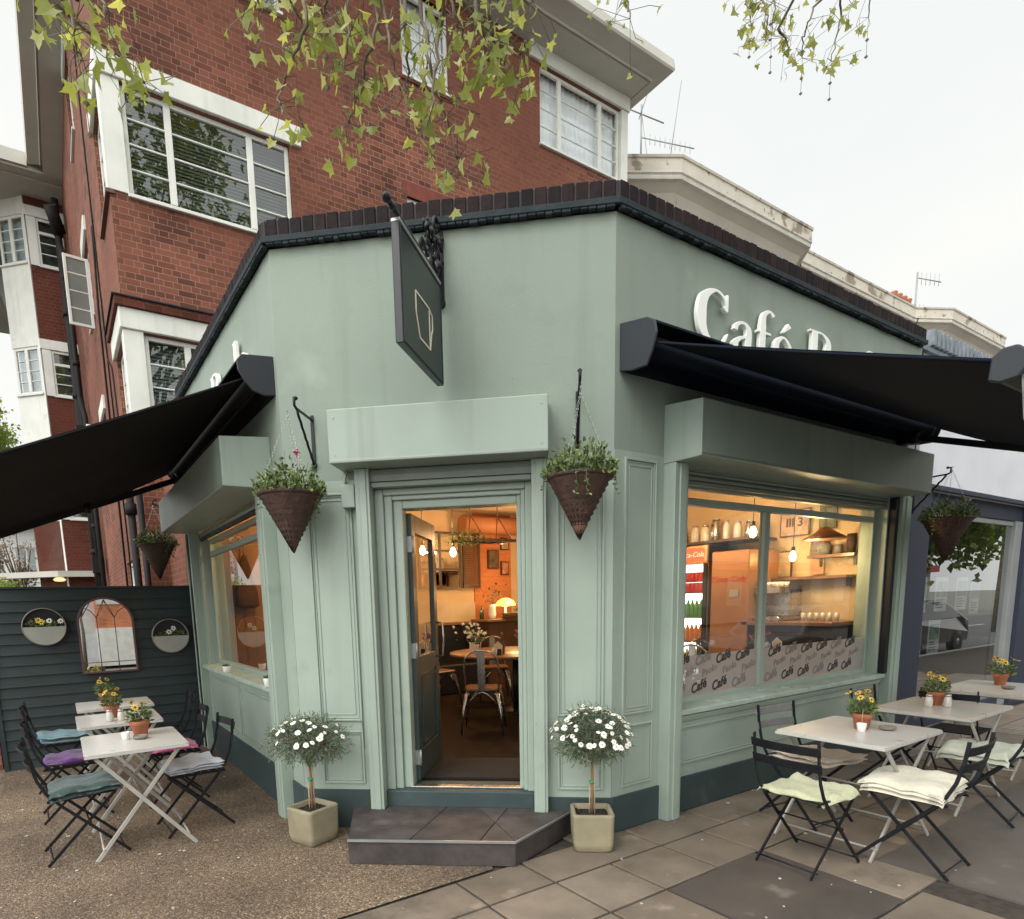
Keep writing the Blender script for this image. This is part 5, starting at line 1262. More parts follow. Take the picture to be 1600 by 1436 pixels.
    for (a, z0, c, z1) in ((.36, 11.20, .375, 11.235), (.375, 11.235, .40, 11.20), (.40, 11.20, .41, 11.24), (.41, 11.24, .63, 11.30), (.63, 11.30, .645, 11.5)):
        E2.add([(X0-a, Y0-.8, z0), (X0-c, Y0-.8, z1), (X0-c, 17.6+c-.63, z1), (X0-a, 17.6+a-.63, z0)], [(0,1,2,3)])
    E2.add([(X0, Y0-.8, 11.158), (X0-.36, Y0-.8, 11.2), (xe, Y0-.8, 11.3), (xe, Y0-.8, 11.5), (X0, Y0-.8, 11.7)], [(0,1,2,3,4)])
    E2.add([(xe, Y0-.8, 11.5), (X0, Y0-.8, 11.7), (X0, 17.6, 11.7), (xe, 17.6, 11.5)], [(0,1,2,3)])
    E2.build('eaves', M['soffit'], RED)
    Rr = MB(); Rr.add([(X0-.6, Y0-.75, 11.5), (X1+.38, Y0-.75, 11.5), (X1+.38, Y1+3, 11.5), (X0-.6, Y1+3, 11.5), (X0+3.2, Y0+4, 13.2), (X1-3.2, Y0+4, 13.2), (X1-3.2, Y1, 13.2), (X0+3.2, Y1, 13.2)],
                      [(0,1,5,4),(1,2,6,5),(2,3,7,6),(3,0,4,7),(4,5,6,7)]); Rr.build('roof', M['roof'], RED)
    # soil pipes and cables on the side wall
    p = MB()
    p.tube([(.92, 17.9, 0), (.92, 17.9, 10.9)], .075, 10); p.tube([(.95, 17.35, 0), (.95, 17.35, 9.4), (.93, 17.8, 9.9)], .06, 10); p.tube([(.98, 16.9, 0), (.98, 16.9, 6.0), (.95, 17.3, 6.5)], .05, 8)
    for z in (1.3, 3.1, 4.9, 6.7, 8.5, 10.2):
        p.tube([(.92, 17.9, z-.06), (.92, 17.9, z+.06)], .10, 10)
        if z < 9: p.tube([(.95, 17.35, z+.5), (.95, 17.35, z+.6)], .08, 10)
    p.box((.78, 16.9, 5.4), (1.06, 17.2, 5.8)); p.box((.8, 17.1, 2.55), (1.05, 17.4, 2.9))
    p.tube([(.80, 17.6, 10.6), (.95, 17.9, 10.2)], .14, 8)
    p.tube([(.95, 17.1, 4.6), (.80, 17.0, 4.9), (.95, 16.6, 5.6)], .05, 8)
    p.build('soil_pipe', M['pipe'], RED)
    p = MB(); p.tube([(1.06, 9.35, 0), (1.06, 9.35, 3.2)], .04, 8); p.tube([(1.0, 9.9, 0), (1.0, 9.9, 3.3)], .05, 8); p.tube([(1.0, 9.9, 2.95), (1.0, 9.9, 3.1)], .075, 8); p.build('drainpipe', M['pipe'], RED)
    p = MB(); p.tube([(1.085, 11.6, 0), (1.085, 11.9, 8.8), (1.085, 11.75, 10.9)], .012, 5); p.tube([(1.085, 12.6, 0), (1.085, 12.4, 6.5), (1.085, 12.0, 7.6)], .018, 5); p.tube([(1.085, 10.9, 3), (1.085, 11.3, 5.3), (1.085, 11.8, 5.6)], .012, 5)
    p.build('cable', M['pipe'], RED)
    c = MB(); c.box((.85, 14.6, 5.15), (1.02, 14.75, 5.27)); c.tube([(1.1, 14.8, 5.3), (.95, 14.7, 5.22)], .02, 6); tag(c.build('security_camera', M['white'], None, bevel=.02), 'small white camera box on the side wall just above the left awning', 'camera')
def sweep(b, path, prof, side=1, z0=0.0):
    """profile (distance, z) swept along a plan polyline with mitred corners"""
    P = [Vector((x, y)) for x, y in path]; n = len(P); N = []
    for i in range(n):
        ns = []
        if i > 0: d = (P[i]-P[i-1]).normalized(); ns.append(Vector((d.y, -d.x))*side)
        if i < n-1: d = (P[i+1]-P[i]).normalized(); ns.append(Vector((d.y, -d.x))*side)
        if len(ns) == 2:
            m = (ns[0]+ns[1]).normalized(); k = 1/max(.3, m.dot(ns[0])); N.append(m*k)
        else: N.append(ns[0])
    k = len(prof); vs = [(P[i].x+N[i].x*d, P[i].y+N[i].y*d, z+z0) for i in range(n) for d, z in prof]
    fs = [(i*k+j, i*k+j+1, (i+1)*k+j+1, (i+1)*k+j) for i in range(n-1) for j in range(k-1)]
    fs += [tuple(range(k)), tuple((n-1)*k+j for j in range(k-1, -1, -1))]
    b.add(vs, fs)
red_building()

def wing():
    Wg = thing('brick_wing', 'darker brick rear wing with stacked white bay windows beyond the awning', 'apartment building', (.3, 19, 0))
    F = T(0, 18.6, 0); b = MB(); floors = (3.95, 6.84, 9.72)
    holed(b, F, .33, 1.35, 0, 11.2, [(.52, 1.05, z, z+1.02) for z in floors]+[(.5, 1.0, .9, 2.2)])
    b.F = Matrix.Identity(4); b.prism([(.33, 18.6), (.60, 18.85), (.60, 30), (-.29, 30), (-.29, 19.22)], 0, 3.9)
    b.build('wall', M['brick_dk'], Wg)
    for z in floors:
        l = MB(F); l.box((.31, -.04, z+1.03), (1.10, .1, z+1.25)); l.build('lintel', M['white'], Wg, bevel=.006)
        p = MB(F); p.box((.335, -.03, z-.02), (.52, .06, z+1.02)); p.build('corner_panel', M['white'], Wg)
        casement(Wg, F, .52, 1.05, z, z+1.02, [], 3, v=-.01, fw=.05, blind='blind_dk', transom=z+.72)
    casement(Wg, F, .5, 1.0, .9, 2.2, [.75], 2, blind='curtain')
    # canted bay running back to the left: glazed storeys between white aprons
    A_ = Vector((.33, 18.6, 0)); B_ = Vector((-.26, 19.19, 0)); d = (A_-B_).normalized(); nrm = Vector((d.y, -d.x, 0))
    Fb = Matrix(((d.x, -d.y, 0, B_.x), (d.y, d.x, 0, B_.y), (0, 0, 1, 0), (0, 0, 0, 1))); L = (A_-B_).length
    apron = MB(Fb)
    for z0, z1 in ((0, .95), (2.45, 4.0), (5.1, 6.89), (7.95, 9.77), (10.8, 11.2)): apron.box((0, 0, z0), (L-.03, .12, z1))
    apron.box((L-.07, -.012, 0), (L-.02, .1, 11.2)); apron.build('apron', M['white'], Wg, bevel=.004)
    for z0, z1 in ((.95, 2.45), (4.0, 5.1), (6.89, 7.95), (9.77, 10.8)): casement(Wg, Fb, 0.02, L-.08, z0, z1, [L*.45], 3, v=.02, fw=.06, blind='curtain', sill=True)
    c = MB(); c.prism([(1.35, 18.25), (1.35, 18.6), (.25, 18.6), (-1.3, 20.2), (-1.6, 19.9), (.1, 18.25)], 2.52, 2.66); c.build('canopy', M['soffit'], Wg)
    lb = MB(); lb.lathe([(0, -.05), (.10, -.04), (.14, 0), (.08, .05), (0, .06)], 16, m=T(.12, 18.3, 2.45)); lb.build('porch_light', mat_emit('porch lamp', (1, .80, .40), 1.0), Wg)
    # slab of the wing's own eaves reaching out to the left
    e = MB(); e.box((-9, 17.62, 11.20), (X_(0), 17.9, 11.42)); e.box((-9, 17.9, 11.16), (1.1, 25, 11.30)); e.box((-9, 17.55, 11.24), (.46, 17.62, 11.50)); e.build('eaves', M['soffit'], Wg)
    u = MB(); u.prism([(-.45, 20.4), (-1.7, 20.4), (-2.0, 20.8), (-2.0, 24), (-.16, 24)], 9.95, 11.16); u.build('upper_bay', M['soffit'], Wg)
    casement(Wg, T(0, 20.38, 0), -1.6, -.6, 10.1, 11.0, [-1.1], 3, v=-.02, blind='curtain')
def X_(_): return 1.1
wing()

def annex():
    an = thing('brick_annex', 'low red brick lean-to between the café and the apartment block', 'outbuilding', (1.6, 8.7, 0))
    b = MB(Matrix(((0, 1, 0, 1.375), (-1, 0, 0, 9.5), (0, 0, 1, 0), (0, 0, 0, 1)))); b.box((0, 0, 0), (1.545, .25, 3.70)); b.build('wall', M['brick'], an)
    r = MB(); r.box((1.22, 7.98, 3.70), (3.0, 9.48, 3.86)); r.box((1.18, 7.98, 3.86), (3.0, 9.49, 3.93)); r.build('roof_edge', M['roof'], an, bevel=.01)
annex()

def cream_terrace():
    tr = thing('cream_terrace', 'weathered cream rendered terrace with dirty stepped cornice beyond the café', 'terrace', (25, 10.5, 0))
    path = [(10.75, 10.55), (11.10, 10.55), (12.12, 9.95), (16.95, 9.95), (17.55, 10.55), (24.75, 10.55), (25.95, 9.95), (30.4, 9.95), (31.0, 10.55), (48, 10.55)]
    w = MB()
    for (a, c) in zip(path, path[1:]):
        w.F = Matrix.Identity(4)
        a_, c_ = Vector((*a, 0)), Vector((*c, 0)); d = (c_-a_).normalized()
        w.add([(a[0], a[1], 0), (c[0], c[1], 0), (c[0], c[1], 9.75), (a[0], a[1], 9.75)], [(0, 1, 2, 3)])
    w.add([(10.75, 10.55, 0), (10.75, 10.55, 10.8), (10.75, 20, 10.8), (10.75, 20, 0)], [(0, 1, 2, 3)])
    w.build('wall', M['oldwhite2'], tr)
    c = MB(); sweep(c, path, [(.0, 9.50), (.03, 9.52), (.035, 9.60), (.02, 9.62)], 1); sweep(c, path, [(0, 9.60), (.05, 9.66), (.055, 9.72), (.03, 9.76), (.10, 10.02), (.20, 10.20), (.34, 10.33), (.36, 10.34)], 1); c.build('cove', M['oldwhite2'], tr)
    m = MB(); sweep(m, path, [(.34, 10.33), (.41, 10.345), (.425, 10.39), (.40, 10.41), (.40, 10.44), (.44, 10.45), (.445, 10.475), (.43, 10.48)], 1); m.build('cornice_moulding', mat('pale moulding paint', (.62, .59, .53), .7, nscale=5, namt=.1, spot=[((.3, .26, .2), 5, .66, .05)]), tr)
    f = MB(); sweep(f, path, [(.43, 10.48), (.425, 10.72), (.45, 10.735), (.46, 10.78), (.30, 10.82), (-.2, 10.86)], 1); f.build('parapet', M['oldwhite'], tr)
    lead = MB(); sweep(lead, [(17.45, 10.45), (17.56, 10.55)], [(.42, 10.30), (.445, 10.33), (.445, 10.80), (.40, 10.82)], 1); lead.tube([(17.5, 10.12, 10.3), (17.2, 10.3, 10.1), (16.9, 10.4, 9.8)], .02, 5); lead.tube([(24.9, 10.05, 10.75), (24.7, 10.1, 10.3), (24.4, 10.4, 9.9)], .02, 5); lead.build('lead_joint', M['pipe'], tr)
    r = MB(); r.box((10.8, 10.7, 10.6), (48, 20, 10.78)); r.build('roof', M['roof'], tr)
    # windows on the upper floor below the cornice
    for u in (13.2, 19.5, 22.3, 27.0, 33.5): casement(tr, T(0, 9.94 if u in (13.2, 27.0) else 10.54, 0), u, u+1.5, 7.2, 8.9, [u+.75], 2, v=-.02, blind='curtain')
    ch = thing('chimney_stack', 'stack with terracotta pots on the cream terrace roof', 'chimney', (28.4, 12.2, 10.8))
    b = MB(); b.box((-.8, -.3, 0), (.8, .3, 1.35)); b.box((-.86, -.36, 1.2), (.86, .36, 1.32)); part(b, 'stack', M['oldwhite'], ch)
    for k in range(4): b = MB(); b.lathe([(.13, 1.34), (.10, 1.9), (.13, 1.95), (.10, 2.0)], 14, m=T(-.6+k*.4, 0, 0)); part(b, 'chimney_pot', M['terracotta'], ch)
    def aerial(name, loc, label, rz, kind):
        b = MB()
        if kind == 0:
            b.tube([(0, 0, -.1), (0, 0, 1.25)], .018, 6)
            # dipole array: boom with three long raked rods
            bo = [(-.75, 0, 1.18), (.55, 0, .98)]; b.tube(bo, .014, 5)
            for t, up, dn in ((0, 1.15, -1.0), (.5, .95, -.15), (1, .85, -.7)):
                x = -.75+1.3*t; z = 1.18-.2*t; b.tube([(x-.05*dn*4, .1*dn, z+dn*.9), (x+.42*up, -.1*up, z+up*.95)], .009, 4)
            b.tube([(0, 0, .62), (1.15, -.25, .42)], .012, 5)
            for k in range(9): x = .18+k*.11; b.tube([(x, -.02-x*.2, .60-x*.17-.10), (x, -.02-x*.2, .60-x*.17+.10)], .006, 4)
            b.tube([(0, 0, 1.1), (.28, .1, 0)], .006, 4); b.tube([(-.05, 0, .2), (-.9, .1, .15)], .006, 4)
        else:
            b.tube([(0, 0, 0), (0, 0, 2.3)], .03, 6); b.tube([(0, 0, 2.1), (1.1, 0, 2.0)], .02, 5); b.tube([(-.5, 0, 1.0), (.6, 0, .95)], .02, 5)
            for k in range(5): b.tube([(.2+.2*k, 0, 1.85), (.2+.2*k, 0, 2.3)], .012, 4); b.tube([(-.4+.2*k, 0, .8), (-.4+.2*k, 0, 1.15)], .012, 4)
        o = b.build(name, mat('weathered aluminium '+name, (.28, .28, .28), .5, metal=.5)); o.matrix_world = T(*loc) @ RZ(rz); tag(o, label, 'aerial')
    aerial('tv_aerial', (11.62, 10.3, 10.8), 'large raked television aerial on the nearest bay of the cream terrace', -.3, 0)
    aerial('tv_aerial', (29.6, 12.2, 11.6), 'small aerial mast beside the terracotta chimney pots', -.4, 1)
    aerial('tv_aerial', (40.6, 12.0, 10.8), 'distant aerial at the far right end of the roofline', -.4, 1)
cream_terrace()

def blue_shop():
    s = thing('blue_shop', 'navy painted shop with large reflecting window and white fascia', 'shop', (10, 3, 0))
    F = T(0, 2.95, 0)
    b = MB(F); b.box((7.30, 0, .0), (7.90, .3, 2.66)); b.box((7.30, 0, 2.66), (7.42, .3, 4.0)); b.build('pier', M['navy'], s)
    b = MB(F); b.box((10.86, 0, 0), (12.2, .3, 2.66)); b.build('pier', M['navy'], s)
    b = MB(F); b.box((7.90, .06, 2.47), (10.86, .3, 2.66)); b.build('head_rail', M['navy'], s, bevel=.005)
    b = MB(F); b.box((7.90, .06, 0), (10.62, .3, .16)); b.build('stall_riser', M['navy'], s, bevel=.005)
    b = MB(F); b.box((7.42, -.03, 2.66), (14, .3, 3.72)); b.build('fascia', M['fascia'], s)
    b = MB(F); b.box((7.42, -.05, 2.655), (14, .0, 2.70)); b.box((7.42, -.05, 3.70), (14, .0, 3.76)); b.build('fascia_trim', M['navy'], s)
    b = MB(F); u = 7.45
    b.box((7.3, -.04, 3.93), (14, .3, 3.98))
    while u < 14: b.box((u, -.07, 3.98), (u+.055, .25, 4.13)); b.box((u+.055, -.045, 3.98), (u+.10, .25, 4.12)); u += .10
    b.build('ribbed_coping', mat('grey ribbed coping', (.20, .23, .26), .6, nscale=9, namt=.3, bump=.2), s, bevel=.004)
    b = MB(F); b.box((7.3, -.0, 3.76), (14, .3, 3.93)); b.build('upper_wall', M['fascia'], s)
    b = MB(F); b.box((10.62, .05, 0), (10.86, .2, 2.47)); b.box((7.90, .08, .16), (7.96, .14, 2.47)); b.box((7.96, .08, 2.41), (10.62, .14, 2.47)); b.box((7.96, .08, .16), (10.62, .14, .22)); fr = b.build('window_frame', mat('grey shop frame', (.24, .25, .25), .5), s, bevel=.005)
    g = MB(F); g.box((7.96, .10, .22), (10.62, .108, 2.41)); g.build('pane', M['glass_dark'], fr)
    b = MB(); b.box((7.5, 3.0, -.01), (14, 9.4, .03)); b.box((7.5, 9.2, 0), (14, 9.4, 3.9)); b.box((13.8, 3.2, 0), (14, 9.4, 3.9)); b.box((7.31, 3.3, 0), (7.5, 9.4, 3.9)); b.box((7.3, 3.25, 3.5), (14, 9.5, 3.62))
    b.build('shop_interior', mat('grey shop interior', (.20, .19, .17), .9), s)
    rnd = random.Random(8)
    for i, (u, z, w, h) in enumerate([(8.12, 1.36, .34, .40), (8.70, 1.36, .34, .40), (9.30, 1.36, .34, .40), (8.08, .84, .34, .40), (8.60, .86, .32, .40), (9.75, 1.30, .3, .44)]):
        t = thing('window_poster', f"property card {['top left','top centre','top right','lower left','lower right','far right'][i]} of those hung behind the blue shop glass", 'poster', tuple(F @ Vector((u+w/2, .2, z))), 0, 'cards hung in the blue shop window')
        q = MB(F); q.box((u, .19, z), (u+w, .195, z+h)); q.build('card', mat('poster card', (.55, .56, .56), .6), t)
        q = MB(F)
        q.box((u+.03, .186, z+h*.42), (u+w-.03, .19, z+h-.05))
        q.build('picture', mat('poster picture', (rnd.uniform(.1, .3), rnd.uniform(.12, .3), rnd.uniform(.1, .25)), .6, nscale=9, namt=.6), t)
        q = MB(F)
        for k in range(4): q.box((u+.04, .187, z+.04+k*.03), (u+w*rnd.uniform(.5, .85), .19, z+.052+k*.03))
        q.build('text_lines', M['anthracite'], t)
blue_shop()

def fence_and_mirrors():
    f = thing('boarded_fence', 'dark blue green overlapping board fence carrying the arched mirror', 'fence', (.36, 7.9, 0))
    b = MB(T(0, 7.9, 0)); rnd = random.Random(3); n = 17; h = 1.88/n
    for i in range(n):
        z = i*h; j = rnd.uniform(-.003, .003)
        b.extr([(-.012+j, z-.004), (-.034+j, z-.010), (-.030+j, z+.005), (-.010+j, z+h+.006), (0.0, z+h+.006), (0.0, z)][::1], -.60, 1.37)
    b.build('boards', M['fence'], f)
    b = MB(T(0, 7.9, 0)); b.box((-.64, -.045, 0), (-.60, .09, 1.885)); b.box((1.33, .001, 0), (1.385, .09, 1.885)); b.box((-.60, .002, 0), (1.33, .05, 1.87)); b.box((-.64, -.04, 1.885), (1.385, .09, 1.905)); b.build('posts', M['fence'], f)
    # arched mirror
    m = thing('arched_mirror', 'tall arched window-pane mirror on the dark fence', 'mirror', (.43, 7.86, 1.38))
    def arch(w, z0, zs, n=18): return [(-w, z0), (w, z0)]+[(w*cos(pi*k/n), zs+w*sin(pi*k/n)) for k in range(n+1)]
    W_, z0, zs = .272, -.42, .135
    Mf = T(.43, 7.853, 1.38) @ RX(R(-1.2))
    o, i_ = arch(W_, z0, zs), arch(W_-.022, z0+.022, zs)
    b = MB(Mf); k = len(o)
    vs = [(x, -.022, z) for x, z in o]+[(x, -.022, z) for x, z in i_]+[(x, .01, z) for x, z in o]+[(x, .0, z) for x, z in i_]
    fs = []
    for a in range(k):
        c = (a+1) % k; fs += [(a, c, k+c, k+a), (a, 2*k+a, 2*k+c, c), (k+a, k+c, 3*k+c, 3*k+a)]
    b.add(vs, fs); b.build('frame', M['plum_frame'], m, bevel=.003)
    b = MB(Mf); b.add([(x, -.004, z) for x, z in i_], [tuple(range(k))]); b.build('mirror_glass', M['mirror'], m)
    b = MB(Mf); w = W_-.022
    for x in (-.085, .085): b.tube([(x, -.012, z0+.02), (x, -.012, zs+.05)], .0045, 5)
    for s_ in (-1, 1):
        b.tube([(s_*.085, -.012, zs+.05), (s_*.06, -.012, zs+.12), (0, -.012, zs+w-.005)], .004, 5); b.tube([(s_*.085, -.012, zs+.05), (s_*.13, -.012, zs+.12), (s_*.19, -.012, zs+.16)], .004, 5)
        b.tube([(-s_*.085*0+s_*.085, -.012, zs+.05), (0+s_*.02, -.012, zs+.02+.14), (0, -.012, zs+w-.01)], .003, 5)
    b.tube([(-w, -.012, z0+.12), (w, -.012, z0+.12)], .004, 5); b.build('glazing_bars', M['plum_frame'], m)
    # round wall planters
    for idx, (x, z, r, lab) in enumerate(((-.135, 1.49, .195, 'round wall planter with yellow and white flowers, left of the arched mirror'), (1.06, 1.335, .195, 'round wall planter with two small white blooms, right of the arched mirror'))):
        p = thing('round_wall_planter', lab, 'wall planter', (x, 7.86, z), 0, 'round half-moon planters on the fence')
        Fp = T(x, 7.86, z)
        b = MB(Fp @ RX(pi/2)); b.lathe([(r, -.0), (r, .07), (r-.010, .07), (r-.010, .0)], 40); b.build('ring', M['tan_frame'], p, bevel=.002)
        b = MB(Fp); n = 24; pl = [(r-.011)*1 for _ in range(1)]
        half = [((r-.011)*cos(pi+pi*k/n), (r-.011)*sin(pi+pi*k/n)) for k in range(n+1)]
        half = [(xx, zz-.0) for xx, zz in half]
        b.add([(xx, -.068, zz) for xx, zz in half]+[(xx, -.062, zz) for xx, zz in half], [tuple(range(n+1)), tuple(range(2*n+1, n, -1))]+[(k, k+1, n+2+k, n+1+k) for k in range(n)]+[(0, n+1, 2*n+1, n)]); b.build('half_moon_pocket', mat('pale grey metal pocket', (.30, .31, .28), .5, metal=.2) if idx == 0 else bpy.data.materials['pale grey metal pocket'], p)
        b = MB(Fp); b.add([((r-.012)*cos(2*pi*k/30), -.012, (r-.012)*sin(2*pi*k/30)) for k in range(30)], [tuple(range(30))]); b.build('back_disc', M['blackmetal'], p)
        rnd = random.Random(30+idx); lf = MB(Fp); bp = MB(Fp); be = MB(Fp); by = MB(Fp)
        for k in range(90):
            a = rnd.uniform(-.14, .14); lf_z = rnd.uniform(0, .06)
            leaf(lf, (a, -.04, lf_z-.01), (rnd.gauss(0, 1), -abs(rnd.gauss(0, .3)), abs(rnd.gauss(0, 1))), .035, .018, rnd)
        lf.build('foliage', M['leaf'], p)
        if idx == 0:
            for (a, zz) in ((-.045, .07), (-.02, .05)): daisy(by, be, (a, -.06, zz), (0, -1, .3), .034, rnd, 8, .3)
            for (a, zz) in ((.05, .06), (.15, .055)): daisy(bp, be, (a, -.06, zz), (0, -1, .2), .03, rnd, 9, .3)
            by.build('yellow_flowers', M['petal_y'], p)
        else:
            for (a, zz) in ((-.015, .045), (.035, .085)): daisy(bp, be, (a, -.06, zz), (0, -1, .2), .03, rnd, 9, .3)
        bp.build('white_flowers', M['petal'], p); be.build('flower_eyes', M['flower_eye'], p)
fence_and_mirrors()
# ------------------------------------------------------------------ inside the café
def cafe_inside():
    yb, xr, zc, zf = 8.35, 7.16, 3.02, .28
    k = MB(); pts = [(BX-.02, BY+.26), (7.25, BY+.26), (7.25, yb), (1.66, yb), (1.66, AY+.12)]
    k.prism(pts, zf-.02, zf); k.build('floor', mat('dark interior tiles', (.013, .007, .005), .75, nscale=3, namt=.3, spec=.12), cafe)
    k = MB(); k.prism(pts, zc, zc+.03); k.build('ceiling', mat('cream ceiling', (.60, .50, .38), .8), cafe)
    wm = mat('warm cream wall', (.58, .43, .27), .8, nscale=2, namt=.08, bump=.1)
    k = MB(); k.box((1.64, yb, zf), (xr+.1, yb+.1, zc)); k.box((xr, BY+.26, zf), (xr+.1, yb, zc)); k.build('inner_wall', wm, cafe)
    # brick-painted orange wall section, pine boarding and pale side
    k = MB(T(0, yb-.02, 0)); k.box((5.66, 0, zf), (6.40, .018, zc)); k.build('orange_brick_panel', mat_brick('orange painted brick', (.42, .15, .06), (.50, .19, .08), (.40, .16, .08)), cafe)
    k = MB(T(0, yb-.02, 0))
    for i in range(20): k.box((1.66+i*.125, -.004*(i % 2), zf), (1.66+i*.125+.119, .018, zc))
    k.build('pine_boards', M['wood_or'], cafe)
    k = MB(T(0, yb-.025, 0)); k.box((4.2, 0, zf), (5.66, .02, 1.62)); k.build('wainscot', mat('cream wainscot', (.55, .45, .32), .6), cafe)
    # inner side lining of the left window wall
    k = MB(Matrix(((0, 1, 0, 1.66), (-1, 0, 0, yb), (0, 0, 1, 0), (0, 0, 0, 1)))); k.box((0, -.02, zf), (.05, 0, zc)); k.build('wall_lining', wm, cafe)
    W = mat('dark stained wood', (.055, .028, .018), .4, nscale=6, namt=.2)
    Wm = mat('mid brown table wood', (.20, .10, .055), .3, nscale=5, namt=.2)
    # banquette
    t = thing('banquette', 'black padded banquette along the back wall inside the café', 'bench', (5.2, 7.9, zf))
    b = MB(); b.box((4.0, 7.65, zf), (6.4, 8.1, .72)); b.build('seat', M['chairblk'], t, bevel=.02); b = MB(); b.box((4.0, 8.1, zf), (6.4, 8.3, 1.28)); b.build('backrest', M['chairblk'], t, bevel=.02)
    b = MB(); b.box((3.98, 8.08, 1.28), (6.42, 8.33, 1.32)); b.build('top_rail', Wm, t, bevel=.004)
    # tables
    def rtable(name, c, r, lab, z=1.02):
        t = thing(name, lab, 'table', (c[0], c[1], zf))
        b = MB(); b.lathe([(0, z-zf-.035), (r-.01, z-zf-.035), (r, z-zf-.02), (r, z-zf-.005), (r-.008, z-zf), (0, z-zf)], 40); part(b, 'tabletop', Wm, t)
        b = MB(); b.tube([(0, 0, .02), (0, 0, z-zf-.03)], .035, 12); b.lathe([(0, 0), (.25, 0), (.24, .015), (.05, .03)], 24); part(b, 'pedestal', M['blackmetal'], t)
    rtable('round_table', (4.62, 5.95), .80, 'round wooden table seen through the open café door')
    rtable('round_table', (4.55, 3.75), .36, 'small round table inside the right window, left of its mullion'); rtable('round_table', (6.05, 3.65), .36, 'small round table inside the right window, right of its mullion')
    # tolix style chairs
    def mchair():
        t = thing('metal_chair', 'x', 'chair', (0, 0, 0), 0, 'galvanised metal chairs inside the café'); s = .47
        b = MB(); b.prism([(-.16, -.17), (.16, -.17), (.19, -.10), (.19, .14), (.15, .18), (-.15, .18), (-.19, .14), (-.19, -.10)], s-.03, s); part(b, 'seat', Wm, t, bevel=.01)
        for sx in (-1, 1):
            for sy in (-1, 1):
                b = MB(); b.tube([(sx*.10, sy*.11, s-.03), (sx*.16, sy*.15, s-.07), (sx*.19, sy*.19, s*.5), (sx*.215, sy*.225, 0)], [.022, .024, .017, .010], 6); part(b, 'leg', M['steel'], t)
        b = MB()
        for a_, c_ in (((-.15, -.16), (.15, -.16)), ((-.15, .16), (.15, .16)), ((-.17, -.14), (-.17, .14)), ((.17, -.14), (.17, .14))):
            n = 8; b.tube([(a_[0]+(c_[0]-a_[0])*i/n, a_[1]+(c_[1]-a_[1])*i/n, s-.16+.12*sin(pi*i/n)) for i in range(n+1)], .008, 5)
        part(b, 'apron', M['steel'], t)
        b = MB(); n = 16; b.tube([(-.17, -.15, s-.02), (-.175, -.19, s+.2)]+[(-.165*cos(pi*i/n), -.20-.02*sin(pi*i/n), s+.28+.11*sin(pi*i/n)) for i in range(n+1)]+[(.175, -.19, s+.2), (.17, -.15, s-.02)], .010, 6)
        b.bar((0, -.17, s-.02), (0, -.225, s+.38), .075, .004, up=(0, 1, 0)); part(b, 'backrest', M['steel'], t); return t
    pr = mchair()
    for i, (l, a, lb) in enumerate([((3.64, 5.24, zf), -40, 'galvanised metal chair with its back to the open door'), ((4.10, 6.95, zf), 190, 'metal chair behind the round table, left one'), ((4.95, 6.85, zf), 150, 'metal chair behind the round table, right one'),
                                    ((4.45, 5.02, zf), -10, 'metal chair at the right edge of the doorway view'), ((5.05, 3.90, zf), 95, 'metal chair by the window mullion'), ((4.15, 4.2, zf), 190, 'metal chair inside the left part of the right window'), ((6.05, 4.2, zf), 180, 'metal chair at the right window table')]):
        o = pr if i == 0 else copy_tree(pr); at(o, l, R(a)); o['label'] = lb
    # table things
    paper = mat('cream menu card', (.72, .58, .40), .7)
    def menu(c, rz, lab):
        t = thing('menu_card', lab, 'menu', c, rz, 'menus and napkin cards on the inside tables')
        b = MB(); b.prism([(-.045, 0), (.045, 0), (.052, .11), (.0, .16), (-.052, .11)], -.002, .002, m=RX(R(82))); part(b, 'card', paper, t)
        b = MB(); b.box((-.035, -.03, -.005), (.035, .03, .07)); part(b, 'holder', M['blackmetal'], t)
    menu((4.12, 5.62, 1.02), -.6, 'left of the two white cards standing on the round table'); menu((4.48, 5.55, 1.02), -.6, 'right of the two white cards standing on the round table'); menu((6.15, 3.55, 1.02), -.6, 'white card on the table right of the window mullion')
    def vase(c, lab, seed, col, rr=.035, hh=.12, mt='glass_jar', blooms=12, spread=.09, lh=.12):
        rnd = random.Random(seed); t = thing('flower_vase', lab, 'vase', c)
        b = MB(); b.lathe([(rr*.8, 0), (rr, hh*.3), (rr*.9, hh*.8), (rr*1.05, hh), (rr*.9, hh), (rr*.7, hh*.9)], 16); part(b, 'vase_body', M[mt], t)
        b = MB()
        for i in range(46): leaf(b, (rnd.gauss(0, spread*.4), rnd.gauss(0, spread*.4), hh+rnd.random()*lh*.7), (rnd.gauss(0, 1), rnd.gauss(0, 1), 1), .05, .018, rnd)
        for i in range(10): b.tube([(0, 0, hh*.8), (rnd.gauss(0, spread*.5), rnd.gauss(0, spread*.5), hh+lh)], .0015, 3)
        part(b, 'foliage', M['leaf_sage'], t)
        b = MB()
        for i in range(blooms):
            p = (rnd.gauss(0, spread*.55), rnd.gauss(0, spread*.55), hh+lh*rnd.uniform(.5, 1.1))
            for j in range(12): leaf(b, p, (rnd.gauss(0, 1), rnd.gauss(0, 1), rnd.gauss(0, 1)), .024, .018, rnd)
        part(b, 'blooms', M[col], t)
    vase((3.98, 5.85, 1.02), 'vase of cream flowers at the left of the round table', 1, 'petal'); vase((4.62, 5.78, 1.02), 'glass vase with red flowers at the right of the round table', 2, 'petal_p')
